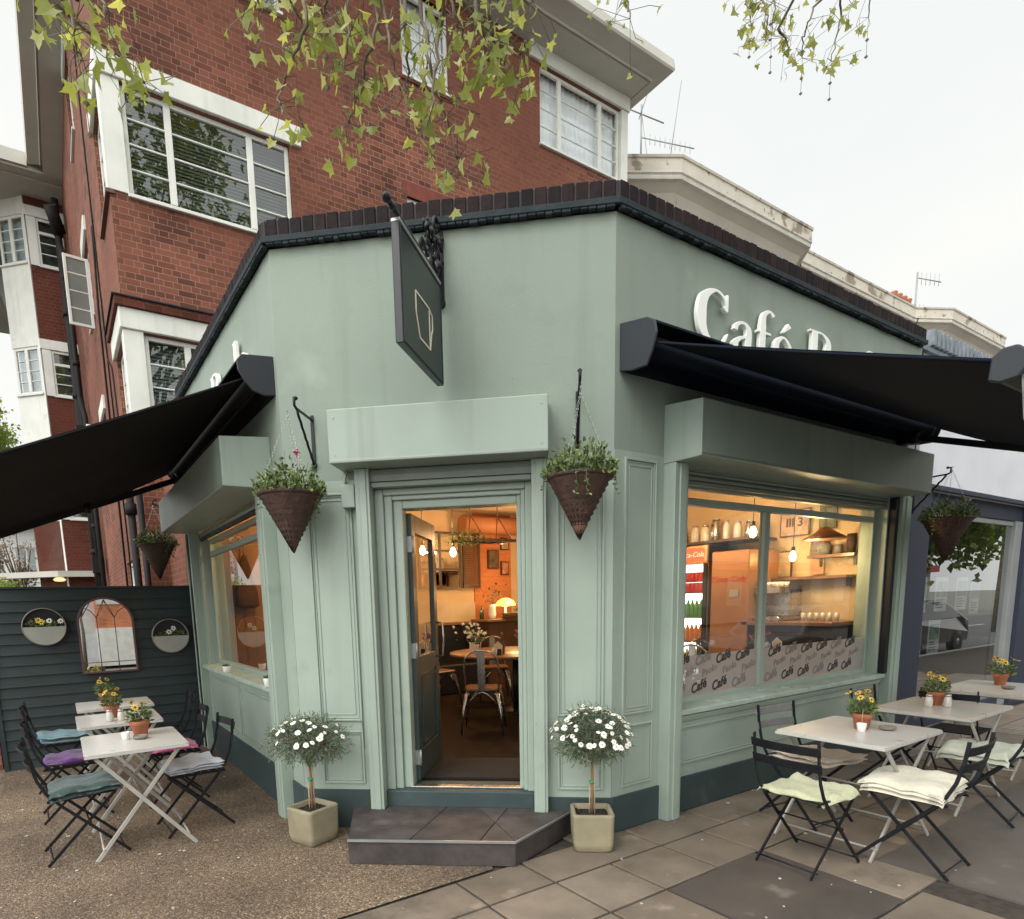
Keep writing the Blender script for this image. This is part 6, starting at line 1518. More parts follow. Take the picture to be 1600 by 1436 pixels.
    vase((3.97, 3.50, 1.02), 'jar of pale flowers in the lower left corner of the right window', 3, 'petal', .05, .15, blooms=16); vase((4.62, 3.72, 1.02), 'dark pot of dry flowers left of the window mullion', 4, 'flower_eye', .04, .08, 'blackmetal'); vase((5.92, 3.60, 1.02), 'red flowers right of the window mullion', 5, 'petal_p', .04, .09)
    # sideboard with lamp, vase and books at the back
    t = thing('sideboard', 'narrow wooden sideboard carrying the small yellow lamp', 'sideboard', (6.0, 7.75, zf)); b = MB(); b.box((5.35, 7.55, 1.32), (6.8, 8.0, 1.36)); b.build('top', Wm, t, bevel=.005); b = MB(); b.box((5.40, 7.60, zf), (6.75, 7.95, 1.32)); b.build('carcass', W, t)
    lamp = thing('table_lamp', 'small mushroom lamp glowing yellow at the back of the café', 'lamp', (5.80, 7.70, 1.36))
    b = MB(); b.lathe([(.07, 0), (.065, .015), (.02, .03), (.016, .20)], 18); part(b, 'stand', M['steel'], lamp)
    b = MB(); b.lathe([(.16, .19), (.155, .22), (.12, .27), (.06, .305), (0, .315)], 28); part(b, 'shade', mat('amber lamp shade', (.8, .5, .15), .5, emit=(1, .50, .10), estr=1.5), lamp)
    b = MB(); b.lathe([(0, .185), (.135, .192)], 28); part(b, 'diffuser', mat_emit('lamp glow', (1, .72, .25), 9), lamp)
    vase((5.56, 7.72, 1.36), 'tall pale vase of dark foliage beside the yellow lamp', 6, 'flower_eye', .06, .22, blooms=6, spread=.2, lh=.28, mt='white_pot'); vase((6.02, 7.66, 1.36), 'small bunch of pink flowers right of the yellow lamp', 7, 'petal_p', .03, .09)
    t = thing('book_stack', 'stack of dark books under the lamp', 'books', (5.80, 7.62, 1.36)); b = MB(); b.box((-.14, -.12, 0), (.12, .0, .03)); b.box((-.12, -.125, .031), (.13, .0, .06)); b.box((-.13, -.12, .061), (.11, .0, .085)); part(b, 'books', W, t, bevel=.002)
    # louvred shutter and frame mirror on the back wall
    t = thing('louvred_shutter', 'dark louvred wooden shutter hung on the back wall', 'shutter', (5.56, 8.28, 1.85)); b = MB(T(5.40, 8.24, 1.84)); b.box((0, 0, 0), (.04, .03, .86)); b.box((.28, 0, 0), (.32, .03, .86)); b.box((.04, 0, 0), (.28, .03, .05)); b.box((.04, 0, .81), (.28, .03, .86)); b.build('frame', W, t)
    b = MB(T(5.40, 8.24, 1.84))
    for i in range(24): b.extr([(.002, .05+i*.031), (.026, .072+i*.031), (.026, .078+i*.031), (.002, .056+i*.031)], .04, .28)
    b.build('louvres', Wm, t)
    t = thing('window_mirror', 'dark framed pane mirror left of the louvred shutter', 'mirror', (5.2, 8.3, 1.85)); b = MB(T(4.62, 8.27, 1.84))
    for x in (0, .36, .72): b.box((x, 0, 0), (x+.035, .03, .86))
    for z in (0, .28, .56, .83): b.box((.035, .002, z), (.72, .028, z+.03))
    b.build('frame', W, t); b = MB(T(4.62, 8.285, 1.84)); b.box((.02, 0, .02), (.73, .01, .84)); b.build('mirror_glass', M['mirror'], t)
    # hanging rack with rope
    t = thing('hanging_rack', 'wooden rack hung on ropes with trailing plants inside the café', 'hanging rack', (4.9, 7.0, 2.45)); b = MB(T(4.55, 6.9, 2.42)); b.box((0, 0, 0), (.85, .03, .04)); b.box((0, .3, 0), (.85, .33, .04))
    for i in range(7): b.tube([(.05+i*.125, .0, .02), (.05+i*.125, .33, .02)], .012, 6)
    b.build('ladder', W, t)
    rm = mat('rope brown', (.12, .06, .03), .9)
    for x in (.2, .65):
        b = MB(T(4.55, 6.9, 2.42))
        for dx in (-.13, .13): b.tube([(x+dx, .015, .04), (x, .16, .36)], .008, 5)
        b.tube([(x, .16, .36), (x, .16, .6)], .008, 5); b.build('rope', rm, t)
    b = MB(T(4.55, 6.9, 2.42)); rnd = random.Random(5)
    for i in range(260): x = rnd.gauss(.1, .16); leaf(b, (x, rnd.uniform(-.05, .35), .04+rnd.uniform(-.08, .09)), (rnd.gauss(0, 1), rnd.gauss(0, 1), rnd.gauss(-.3, 1)), .05, .015, rnd)
    b.build('foliage', M['leaf'], t)
    # bulbs
    bulbm = mat_emit('filament bulb', (1, .66, .25), 42)
    def bulb(c, lab, r=.036):
        t = thing('pendant_bulb', lab, 'pendant light', c, 0, 'bare filament bulbs hung inside the café')
        b = MB(); b.lathe([(0, -.05), (r*.75, -.035), (r, 0), (r*.8, .03), (r*.4, .06), (0, .065)], 16); part(b, 'bulb', bulbm, t)
        b = MB(); b.tube([(0, 0, .06), (0, 0, .11)], .02, 8); b.tube([(0, 0, .11), (0, 0, zc-c[2])], .004, 5); part(b, 'flex', M['blackmetal'], t)
    bulb((4.08, 6.45, 2.22), 'filament bulb seen right of the open door leaf'); bulb((3.66, 6.45, 2.23), 'filament bulb seen through the glass of the door'); bulb((6.0, 3.78, 2.24), 'filament bulb in the upper left pane of the right window'); bulb((6.9, 3.86, 2.02), 'filament bulb just right of the window mullion')
    t = thing('dish_pendant', 'wide dish pendant lamp glowing yellow in the right window', 'pendant light', (6.5, 3.32, 2.14)); b = MB(); b.lathe([(.20, 0), (.19, .02), (.10, .07), (.04, .12), (0, .13)], 30); b.tube([(0, 0, .12), (0, 0, zc-2.14)], .004, 5); part(b, 'shade', mat('copper shade', (.35, .16, .08), .35, metal=.8), t)
    b = MB(); b.lathe([(0, .004), (.188, .004)], 30); part(b, 'diffuser', mat_emit('pendant glow', (1, .82, .36), 5), t)
    def pl(name, c, e, col=(1, .58, .24), r=.08):
        l = bpy.data.lights.new(name, 'POINT'); l.energy = e; l.color = col; l.shadow_soft_size = r; o = bpy.data.objects.new(name, l); COL.objects.link(o); o.location = c
    pl('bulb_light', (3.9, 6.4, 2.45), 54, (1, .62, .30)); pl('bulb_light', (5.9, 4.3, 2.5), 54, (1, .66, .34)); pl('bulb_light', (2.3, 7.0, 2.6), 48, (1, .56, .22)); pl('lamp_light', (5.80, 7.45, 1.75), 16, (1, .62, .25)); pl('pendant_light', (6.5, 3.45, 2.0), 22, (1, .75, .35)); pl('bulb_light', (5.6, 7.0, 2.5), 30, (1, .56, .26))
    # drinks fridge
    t = thing('drinks_fridge', 'lit glass-fronted drinks fridge with red sign and rows of cans', 'fridge', (6.9, 5.2, zf))
    b = MB(); x0, y0, y1, zt = 6.50, 4.66, 5.12, 2.22
    b.box((x0+.02, y0, zf), (7.1, y0+.03, zt)); b.box((x0+.02, y1-.03, zf), (7.1, y1, zt)); b.box((7.06, y0, zf), (7.1, y1, zt)); b.box((x0, y0, 2.0), (7.06, y1, zt)); b.box((x0, y0, zf), (7.06, y1, .45)); b.build('body', mat('copper steel casing', (.40, .22, .12), .3, metal=.8), t, bevel=.01)
    fl = mat_emit('fridge light', (.95, 1, .92), 3.6); b = MB(); b.box((7.04, y0+.03, .45), (7.058, y1-.03, 2.0)); b.build('light_panel', fl, t); b = MB(); b.box((x0+.04, y1-.045, .45), (7.03, y1-.032, 2.0)); b.build('light_panel', fl, t)
    b = MB()
    for z in (.75, 1.05, 1.35, 1.65): b.box((x0+.05, y0+.03, z), (7.04, y1-.03, z+.012))
    b.build('shelf', M['galv'], t)
    b = MB(); b.box((x0-.005, y0, .45), (x0+.02, y0+.05, 2.0)); b.box((x0-.005, y1-.05, .45), (x0+.02, y1, 2.0)); b.build('door_frame', M['blackmetal'], t); b = MB(); b.box((x0-.002, y0+.05, .45), (x0+.004, y1-.05, 2.0)); b.build('glass_door', M['glass'], t)
    cols = {1.662: ('red drink cans', (.55, .03, .03)), 1.362: ('green bottles', (.10, .35, .08)), 1.062: ('orange bottles', (.65, .22, .03)), .762: ('yellow bottles', (.60, .45, .08))}
    for z, (nm, cc) in cols.items():
        m_ = mat(nm, cc, .3)
        for j in range(6):
            od = ['first', 'second', 'third', 'fourth', 'fifth', 'last'][j]
            for d in range(1):
                b = MB(); c = (x0+.10+d*.16, y0+.075+j*.062, z); hh = .12 if z > 1.6 else .21; b.lathe([(.026, 0), (.03, .01), (.03, hh*.7), (.013, hh*.9), (.013, hh)] if z < 1.6 else [(.028, 0), (.031, .01), (.031, hh-.01), (.027, hh)], 10, m=T(*c))
                if z > 1.6: b.lathe([(.028, .125), (.031, .135), (.031, .235), (.027, .245)], 10, m=T(*c))
                tag(b.build('drink_can' if z > 1.6 else 'drink_bottle', m_), {1.662: 'red can pair in the top row of the lit fridge, ', 1.362: 'green bottle in the lit fridge, ', 1.062: 'orange bottle in the lit fridge, ', .762: 'yellow bottle in the lit fridge, '}[z]+od+' from the window side', 'drink', 'drinks standing in the lit fridge')
    FS = Matrix(((0, 0, -1, x0-.004), (-1, 0, 0, (y0+y1)/2), (0, 1, 0, 2.11), (0, 0, 0, 1)))
    b = MB(); b.box((x0-.003, y0+.04, 2.03), (x0-.0005, y1-.04, 2.19)); b.build('sign_panel', mat('red sign', (.6, .08, .03), .4, emit=(1, .13, .04), estr=.7), t)
    text_mesh('Coca-Cola', .085, .003, FS, 'sign_lettering', mat('sign letters', (.8, .7, .6), .5, emit=(1, .7, .5), estr=.6), t, shear=.3)
    # tall copper fridge with red script
    t = thing('copper_cabinet', 'tall copper toned cabinet with red script lettering beside the drinks fridge', 'cabinet', (6.9, 4.6, zf)); b = MB(); b.box((6.50, 4.12, zf), (7.1, 4.60, 2.12)); b.build('body', mat('copper cabinet paint', (.36, .18, .09), .35, metal=.35), t, bevel=.01)
    b = MB(); b.box((6.494, 4.14, 1.98), (6.50, 4.58, 1.985)); b.box((6.494, 4.24, 1.60), (6.499, 4.35, 1.68)); b.build('seam', M['galv'], t)
    FS = Matrix(((0, 0, -1, 6.495), (-1, 0, 0, 4.38), (0, 1, 0, 1.80), (0, 0, 0, 1))); text_mesh('Coca-Cola', .10, .003, FS, 'script_lettering', mat('red script', (.55, .03, .02), .5), t, shear=.35)
    t = thing('top_shelf', 'shelf of storage jars above the drinks fridge', 'shelf', (6.9, 4.9, 2.25)); b = MB(); b.box((6.6, 4.2, 2.24), (7.15, 5.6, 2.27)); b.build('board', W, t)
    rnd = random.Random(4)
    for i in range(9):
        y = 4.30+i*.145; j = thing('storage_jar', f"{['first','second','third','fourth','fifth','sixth','seventh','eighth','ninth'][i]} jar from the window end of the shelf over the fridge", 'jar', (6.75, y, 2.27), 0, 'storage jars over the fridge'); r = rnd.uniform(.04, .06); h = rnd.uniform(.16, .26)
        b = MB(); b.lathe([(r*.9, 0), (r, .01), (r, h*.8), (r*.7, h*.9), (r*.7, h)], 14); part(b, 'jar_body', M['glass_jar'] if i % 3 else M['steel'], j); b = MB(); b.lathe([(r*.75, h), (r*.75, h+.02), (0, h+.025)], 14); part(b, 'lid', M['tin_lid'], j)
    # counter, coffee machine, shelves on the party wall
    t = thing('counter', 'serving counter with black front along the right inside wall', 'counter', (6.85, 3.7, zf)); b = MB(); b.box((6.55, 3.22, zf), (7.15, 4.20, 1.28)); b.build('front', M['chairblk'], t); b = MB(); b.box((6.50, 3.20, 1.28), (7.15, 4.20, 1.32)); b.build('worktop', Wm, t, bevel=.005)
    t = thing('coffee_machine', 'steel espresso machine with cups on top behind the window', 'coffee machine', (6.8, 4.05, 1.32)); b = MB(T(6.85, 4.0, 1.32)); b.box((-.25, -.18, .0), (.22, .18, .05)); b.box((-.05, -.18, .05), (.22, .18, .36)); b.box((-.25, -.18, .30), (.22, .18, .38)); b.build('machine_body', M['steel'], t, bevel=.01)
    for i in range(3):
        for k in range(3): b = MB(T(6.85, 4.0, 1.70)); b.lathe([(.02, 0), (.035, .05), (.03, .05)], 10, m=T(-.18+i*.1, -.1+k*.09, 0)); tag(b.build('cup', M['white_pot']), 'white cup on the coffee machine, '+['front', 'middle', 'back'][i]+' row, '+['nearest the window', 'in the centre', 'farthest from the window'][k], 'cup', 'cups on the coffee machine')
    def shelf(nm, y0, y1, z, lab, d=.22):
        t = thing(nm, lab, 'shelf', (7.1, (y0+y1)/2, z)); b = MB(); b.box((7.15-d, y0, z-.03), (7.15, y1, z)); b.build('board', Wm, t); b = MB(); b.box((7.10, y0+.05, z-.12), (7.15, y0+.08, z-.03)); b.box((7.10, y1-.08, z-.12), (7.15, y1-.05, z-.03)); b.build('shelf_bracket', W, t)
    shelf('wall_shelf', 3.30, 4.20, 1.80, 'long wall shelf holding pictures and bottles'); shelf('wall_shelf', 3.24, 3.72, 2.02, 'short upper wall shelf with plant pots')
    def framed(y, z, w, h, lab, col, x=7.14, rot=0):
        t = thing('framed_picture', lab, 'picture', (x, y, z), 0, 'pictures on the inside right wall'); b = MB(T(x, y, z) @ RZ(-pi/2)); b.box((-w/2, -.02, 0), (w/2, 0, h)); b.build('frame', W, t); b = MB(T(x, y, z) @ RZ(-pi/2)); b.box((-w/2+.015, -.024, .015), (w/2-.015, -.018, h-.015)); b.build('print', mat('print paper '+lab[:6], col, .7, nscale=9, namt=.35), t)
    framed(3.98, 2.26, .34, .30, 'pinkish print with dark figures high on the wall', (.55, .36, .28)); framed(3.62, 2.30, .18, .28, 'narrow green print right of the pinkish one', (.12, .14, .10)); framed(4.10, 1.80, .26, .30, 'small print leaning at the left end of the shelf', (.45, .34, .22), x=7.1)
    FS = Matrix(((0, 0, -1, 7.112), (-1, 0, 0, 3.98), (0, 1, 0, 2.41), (0, 0, 0, 1))); text_mesh('III 3', .13, .002, FS, 'print_figures', W, bpy.data.objects['framed_picture'], bold=.004)
    t = thing('hanging_apron', 'grey apron with striped lower half hung on the right wall', 'apron', (7.1, 3.62, 1.85)); b = MB(T(7.12, 3.70, 1.82) @ RZ(-pi/2)); b.prism([(-.09, .20), (.09, .20), (.085, .33), (.05, .44), (0, .30), (-.05, .44), (-.085, .33)], -.0, .012, m=RX(pi/2)); b.build('top_half', mat('grey cloth', (.16, .13, .10), .9), t)
    b = MB(T(7.12, 3.70, 1.82) @ RZ(-pi/2)); b.box((-.075, -.012, .0), (.075, 0, .20)); b.build('striped_half', mat('striped cloth', (.5, .28, .18), .9), t)
    for i, (y, r, h, mm) in enumerate(((3.60, .07, .13, 'stone'), (3.45, .045, .10, 'stone'), (3.32, .05, .20, 'rattan'))):
        t = thing('shelf_pot', ['wide grey pot on the short upper shelf', 'small dark pot on the short upper shelf', 'tall brown canister on the short upper shelf'][i], 'pot', (7.04, y, 2.02), 0, 'pots on the upper shelf'); b = MB(); b.lathe([(r*.8, 0), (r, h*.6), (r*.9, h), (r*.7, h), (0, h*.9)], 14); part(b, 'pot', M[mm], t)
    for i in range(6):
        t = thing('bottle', f"{['first','second','third','fourth','fifth','sixth'][i]} glass from the right on the counter behind the window", 'glass', (6.75, 3.28+i*.07, 1.32), 0, 'glasses on the counter'); b = MB(); b.lathe([(.02, 0), (.024, .09), (.02, .09)], 10); part(b, 'glass_body', M['glass_jar'], t)
    # hanging coat by the left window
    t = thing('hanging_coat', 'brown coat hung on the pine boarding inside the left window', 'coat', (2.02, 8.2, 1.8)); b = MB(T(2.05, 8.2, 1.62)); b.lathe([(.05, 0), (.15, .03), (.14, .22), (.09, .36), (.07, .5), (.03, .66), (0, .68)], 14, m=Matrix.Diagonal((1, .4, 1, 1))); b.tube([(0, 0, .66), (0, .05, .85)], .006, 5); b.build('coat_body', mat('brown cloth', (.13, .06, .025), .9, bump=.4), t)
    rtable('round_table', (2.15, 6.5), .38, 'small round table inside the left window')
    vase((2.1, 6.3, 1.02), 'red flowers on the table inside the left window', 9, 'petal_p', .04, .1)
    t = thing('candle_light', 'small glowing candle jar inside the left window', 'candle', (2.2, 6.05, 1.02)); b = MB(); b.lathe([(.03, 0), (.035, .06), (.03, .07)], 12); part(b, 'jar', mat_emit('candle glow', (1, .55, .15), 5), t)
    # everyday clutter seen through the doorway
    def small(name, cat, lab, c, prof, mt, grp=None):
        t = thing(name, lab, cat, c, 0, grp); b = MB(); b.lathe(prof, 14); part(b, name+'_body', mt, t)
    bott = [(.03, 0), (.032, .01), (.032, .15), (.012, .19), (.012, .25), (0, .25)]; tumb = [(.026, 0), (.03, .09), (.026, .09)]
    gb = mat('brown bottle glass', (.05, .025, .01), .1, spec=.9); gg = mat('green bottle glass', (.03, .07, .03), .1, spec=.9)
    small('bottle', 'bottle', 'brown sauce bottle on the round table inside', (4.25, 5.72, 1.02), bott, gb); small('bottle', 'bottle', 'green bottle towards the right of the round table inside', (4.75, 5.60, 1.02), bott, gg)
    for i, (x, y) in enumerate(((4.02, 5.55), (4.36, 5.42), (4.72, 5.42), (4.9, 5.7))): small('tumbler', 'glass', ['leftmost', 'second', 'third', 'rightmost'][i]+' tumbler at the front of the round table inside', (x, y, 1.02), tumb, M['glass_jar'], 'tumblers on the round table')
    vase((4.12, 6.12, 1.02), 'large bunch of white and red flowers at the back of the round table', 11, 'petal', .05, .13, blooms=18, spread=.14, lh=.2); vase((4.85, 6.0, 1.02), 'dark leafy plant at the back right of the round table', 12, 'petal_p', .05, .10, 'blackmetal', blooms=8, spread=.14, lh=.18)
    for i, (x, z, w_, h_, cc) in enumerate(((6.02, 2.15, .22, .30, (.10, .07, .05)), (6.25, 2.45, .16, .20, (.5, .4, .3)), (6.25, 2.05, .16, .22, (.35, .16, .10)), (4.35, 2.1, .2, .3, (.4, .3, .2)), (4.35, 2.5, .2, .2, (.1, .08, .06)))):
        t = thing('framed_picture', ['dark framed print on the orange brick panel', 'small pale print high on the orange panel', 'small rust print low on the orange panel', 'tan print left of the pane mirror', 'small dark print above the tan one'][i], 'picture', (x, 8.3, z), 0, 'pictures on the back wall'); b = MB(T(x, 8.31, z)); b.box((-w_/2, -.02, 0), (w_/2, 0, h_)); b.build('frame', W, t); b = MB(T(x, 8.305, z)); b.box((-w_/2+.02, -.022, .02), (w_/2-.02, -.014, h_-.02)); b.build('print', mat('wall print', cc, .7, nscale=12, namt=.5), t)
    for i, (x, h_) in enumerate(((5.42, .2), (6.2, .26), (6.32, .18), (6.44, .24), (6.58, .2))): small('storage_bottle', 'bottle', ['bottle at the left end of the sideboard', 'second bottle right of the yellow lamp', 'third bottle right of the yellow lamp', 'fourth bottle right of the yellow lamp', 'bottle at the right end of the sideboard'][i], (x, 7.8, 1.36), [(.035, 0), (.035, h_*.6), (.014, h_*.8), (.014, h_), (0, h_)], gb if i % 2 else gg, 'bottles on the sideboard')
    t = thing('wall_heater_duct', 'copper coloured duct running under the ceiling at the back', 'duct', (6.0, 8.0, 2.75)); b = MB(); b.tube([(5.3, 8.1, 2.80), (6.9, 8.1, 2.80)], .13, 18); b.build('duct_pipe', mat('copper duct', (.40, .17, .08), .6, metal=.2), t)
    t = thing('door_mat', 'dark coir mat just inside the open door', 'mat', (2.75, 4.35, zf)); b = MB(FC @ T(1.2, .62, zf)); b.box((-.42, -.30, 0), (.42, .30, .014)); b.build('mat_pile', mat('coir', (.016, .012, .010), .95, bump=1, bscale=200), t)
cafe_inside()

def window_film():
    # frosted film with the café name on the lower part of the right window
    m = bpy.data.materials.new('frosted film'); m.use_nodes = True; nt = m.node_tree; nt.nodes.clear(); N = nt.nodes.new; L = nt.links.new
    out = N('ShaderNodeOutputMaterial'); a = N('ShaderNodeBsdfTransparent'); d = N('ShaderNodeBsdfDiffuse'); tl = N('ShaderNodeBsdfTranslucent'); d.inputs[0].default_value = (.52, .51, .50, 1); tl.inputs[0].default_value = (.4, .36, .32, 1)
    m1 = N('ShaderNodeMixShader'); m1.inputs[0].default_value = .35; L(d.outputs[0], m1.inputs[1]); L(tl.outputs[0], m1.inputs[2])
    m2 = N('ShaderNodeMixShader'); m2.inputs[0].default_value = .68; L(a.outputs[0], m2.inputs[1]); L(m1.outputs[0], m2.inputs[2]); L(m2.outputs[0], out.inputs[0])
    dk, gr = mat('film dark print', (.035, .033, .033), .6), mat('film grey print', (.19, .175, .165), .6)
    fr = [o for o in cafe.children if o.name.startswith('window_frame')][0]
    v = .10+.016
    for i, (u0, u1) in enumerate(((3.765, 4.942), (5.018, 6.795))):
        b = MB(FR); b.box((u0, v, .852), (u1, v+.002, 1.165)); f = b.build('window_film', m, cafe)
        k = 0; u = u0+.02
        rnd = random.Random(i+3)
        while u < u1-.12:
            for r, z in enumerate((.915, 1.035, 1.13)):
                off = (.0, .13, .04)[r]
                if u+off+.24 > u1: continue
                big = (r != 1)
                F_ = face_frame(FR, u+off+.12, v-.0015, z) @ RZ(R(14))
                text_mesh('Café' if big else 'Paolo', .105 if big else .085, .001, F_, 'film_lettering', (dk if (k+r) % 3 else gr) if big else gr, f, bold=.0035 if big else .001, shear=.25)
            u += .262; k += 1
window_film()
TWIGS = [([(0.157,2.475,3.552), (0.181,2.391,3.395), (0.277,2.489,3.424), (0.379,2.607,3.471), (0.426,2.51,3.359)], 0.1, 12),
 ([(0.237,2.438,3.544), (0.221,2.365,3.37), (0.223,2.353,3.297), (0.25,2.524,3.361)], 0.11, 7),
 ([(0.293,2.336,3.477), (0.302,2.33,3.412), (0.291,2.215,3.286)], 0.1, 5),
 ([(0.715,2.278,3.659), (0.741,2.285,3.587), (0.818,2.433,3.67)], 0.09, 8),
 ([(0.826,2.238,3.661), (0.845,2.248,3.588), (0.94,2.388,3.67), (0.983,2.384,3.636)], 0.09, 10),
 ([(0.884,2.224,3.659), (0.871,2.171,3.472), (0.869,2.32,3.46), (0.884,2.473,3.483), (0.843,2.394,3.37)], 0.085, 9),
 ([(1.01,2.125,3.661), (0.968,2.074,3.482), (0.973,2.074,3.395), (1.024,2.242,3.46)], 0.09, 9),
 ([(1.092,2.081,3.664), (1.06,2.035,3.475), (1.033,2.062,3.375), (1.087,2.257,3.405), (1.071,2.314,3.352)], 0.09, 12),
 ([(0.999,2.032,3.586), (1.076,2.02,3.489), (1.055,1.94,3.321), (1.133,2.035,3.304)], 0.09, 12),
 ([(1.155,1.943,3.59), (1.186,1.966,3.48), (1.166,1.894,3.3), (1.259,1.98,3.279), (1.364,2.099,3.308), (1.352,2.036,3.171)], 0.095, 22),
 ([(1.175,2.059,3.685), (1.155,2.021,3.487), (1.234,2.143,3.467), (1.279,2.263,3.52)], 0.085, 9),
 ([(1.162,1.77,3.464), (1.227,1.917,3.446), (1.173,1.876,3.273), (1.16,1.877,3.163), (1.23,2.027,3.23)], 0.085, 12),
 ([(1.359,1.918,3.664), (1.323,1.855,3.495), (1.334,1.85,3.408), (1.458,1.974,3.474)], 0.1, 12),
 ([(1.406,1.913,3.681), (1.377,1.86,3.504), (1.487,1.958,3.485), (1.6,2.051,3.518)], 0.085, 12),
 ([(1.299,1.979,3.682), (1.342,1.973,3.606), (1.494,2.085,3.672), (1.588,2.051,3.616), (1.547,1.92,3.493)], 0.085, 10),
 ([(0.974,2.169,3.677), (0.919,2.109,3.52), (0.948,2.207,3.557)], 0.085, 7),
 ([(1.249,1.978,3.676), (1.237,1.89,3.518), (1.258,1.869,3.443), (1.366,2.007,3.508)], 0.09, 10),
 ([(1.475,1.899,3.702), (1.57,1.987,3.733), (1.694,2.03,3.788)], 0.08, 6),
 ([(2.333,2.224,4.332), (2.453,2.306,4.322), (2.41,2.219,4.18), (2.4,2.201,4.102)], 0.08, 6),
 ([(4.006,2.85,5.589), (4.198,2.883,5.521), (4.173,2.821,5.323), (4.17,2.798,5.251)], 0.12, 7),
 ([(4.06,2.796,5.573), (4.281,2.833,5.467), (4.235,2.736,5.318), (4.238,2.724,5.229), (4.401,2.833,5.258)], 0.13, 9),
 ([(4.164,2.687,5.539), (4.313,2.761,5.484), (4.28,2.701,5.291), (4.294,2.724,5.162)], 0.12, 7),
 ([(4.344,2.705,5.634), (4.381,2.748,5.468), (4.273,2.721,5.338)], 0.09, 4),
 ([(4.323,2.276,5.302), (4.471,2.479,5.297), (4.429,2.525,5.246), (4.326,2.502,5.096), (4.402,2.575,5.098), (4.555,2.662,5.098)], 0.12, 7),
 ([(4.249,2.654,5.132), (4.431,2.705,5.185), (4.451,2.695,5.094)], 0.1, 4),
 ([(4.183,2.276,5.238), (4.375,2.344,5.177), (4.521,2.402,5.149), (4.44,2.383,4.992), (4.431,2.401,4.86)], 0.13, 7),
 ([(4.244,2.145,5.168), (4.304,2.17,5.039), (4.48,2.218,5.099), (4.507,2.231,5.013)], 0.11, 4)]
# ------------------------------------------------------------------ trees
PLANE_LEAF = [(0, 0), (.16, -.02), (.42, -.14), (.34, .06), (.50, .26), (.26, .30), (.20, .44), (.0, .74), (-.20, .44), (-.26, .30), (-.50, .26), (-.34, .06), (-.42, -.14), (-.16, -.02)]
def plane_leaf(b, p, size, rnd, down=.6, var=None):
    # lobed leaf hanging from its stalk, folded a little along the midrib
    d = Vector((rnd.gauss(0, .7), rnd.gauss(0, .7), -down-rnd.random()*.6)).normalized()
    a = Vector((rnd.gauss(0, 1), rnd.gauss(0, 1), rnd.gauss(0, .4))); s = d.cross(a)
    if s.length < 1e-3: s = d.orthogonal()
    s.normalize(); n = s.cross(d); fold = rnd.uniform(.15, .6); curl = rnd.uniform(-.3, .35)
    vs = []
    for x, y in PLANE_LEAF:
        x *= rnd.uniform(.75, 1.12)
        vs.append(tuple(Vector(p)+(s*x+d*y+n*(abs(x)*fold+curl*y*y))*size))
    o = len(vs); vs.append(tuple(Vector(p)+(d*.3+n*curl*.09)*size)); k = len(PLANE_LEAF)
    b.add(vs, [(i, (i+1) % k, o) for i in range(k)], var=rnd.random() if var is None else var)
def leafmat(name, c0, c1, c2, tr=.45):
    m = bpy.data.materials.new(name); m.use_nodes = True; nt = m.node_tree; nt.nodes.clear(); N = nt.nodes.new; L = nt.links.new
    out = N('ShaderNodeOutputMaterial'); at_ = N('ShaderNodeAttribute'); at_.attribute_name = 'var'; cr = N('ShaderNodeValToRGB'); e = cr.color_ramp.elements
    e[0].color = (*c0, 1); e[1].color = (*c2, 1); q = e.new(.5); q.color = (*c1, 1); L(at_.outputs['Fac'], cr.inputs[0])
    p = N('ShaderNodeBsdfPrincipled'); p.inputs['Roughness'].default_value = .45; p.inputs['Specular IOR Level'].default_value = .35; L(cr.outputs[0], p.inputs['Base Color'])
    t = N('ShaderNodeBsdfTranslucent'); sc = N('ShaderNodeVectorMath'); sc.operation = 'MULTIPLY'; L(cr.outputs[0], sc.inputs[0]); sc.inputs[1].default_value = (1.5, 1.45, .6); L(sc.outputs[0], t.inputs[0])
    mx = N('ShaderNodeMixShader'); mx.inputs[0].default_value = tr; L(p.outputs[0], mx.inputs[1]); L(t.outputs[0], mx.inputs[2]); L(mx.outputs[0], out.inputs[0]); return m
LM = leafmat('young plane leaves', (.18, .215, .070), (.31, .34, .12), (.47, .48, .22), .5)
LMd = leafmat('mid green leaves', (.07, .10, .03), (.12, .17, .05), (.20, .26, .08), .4)
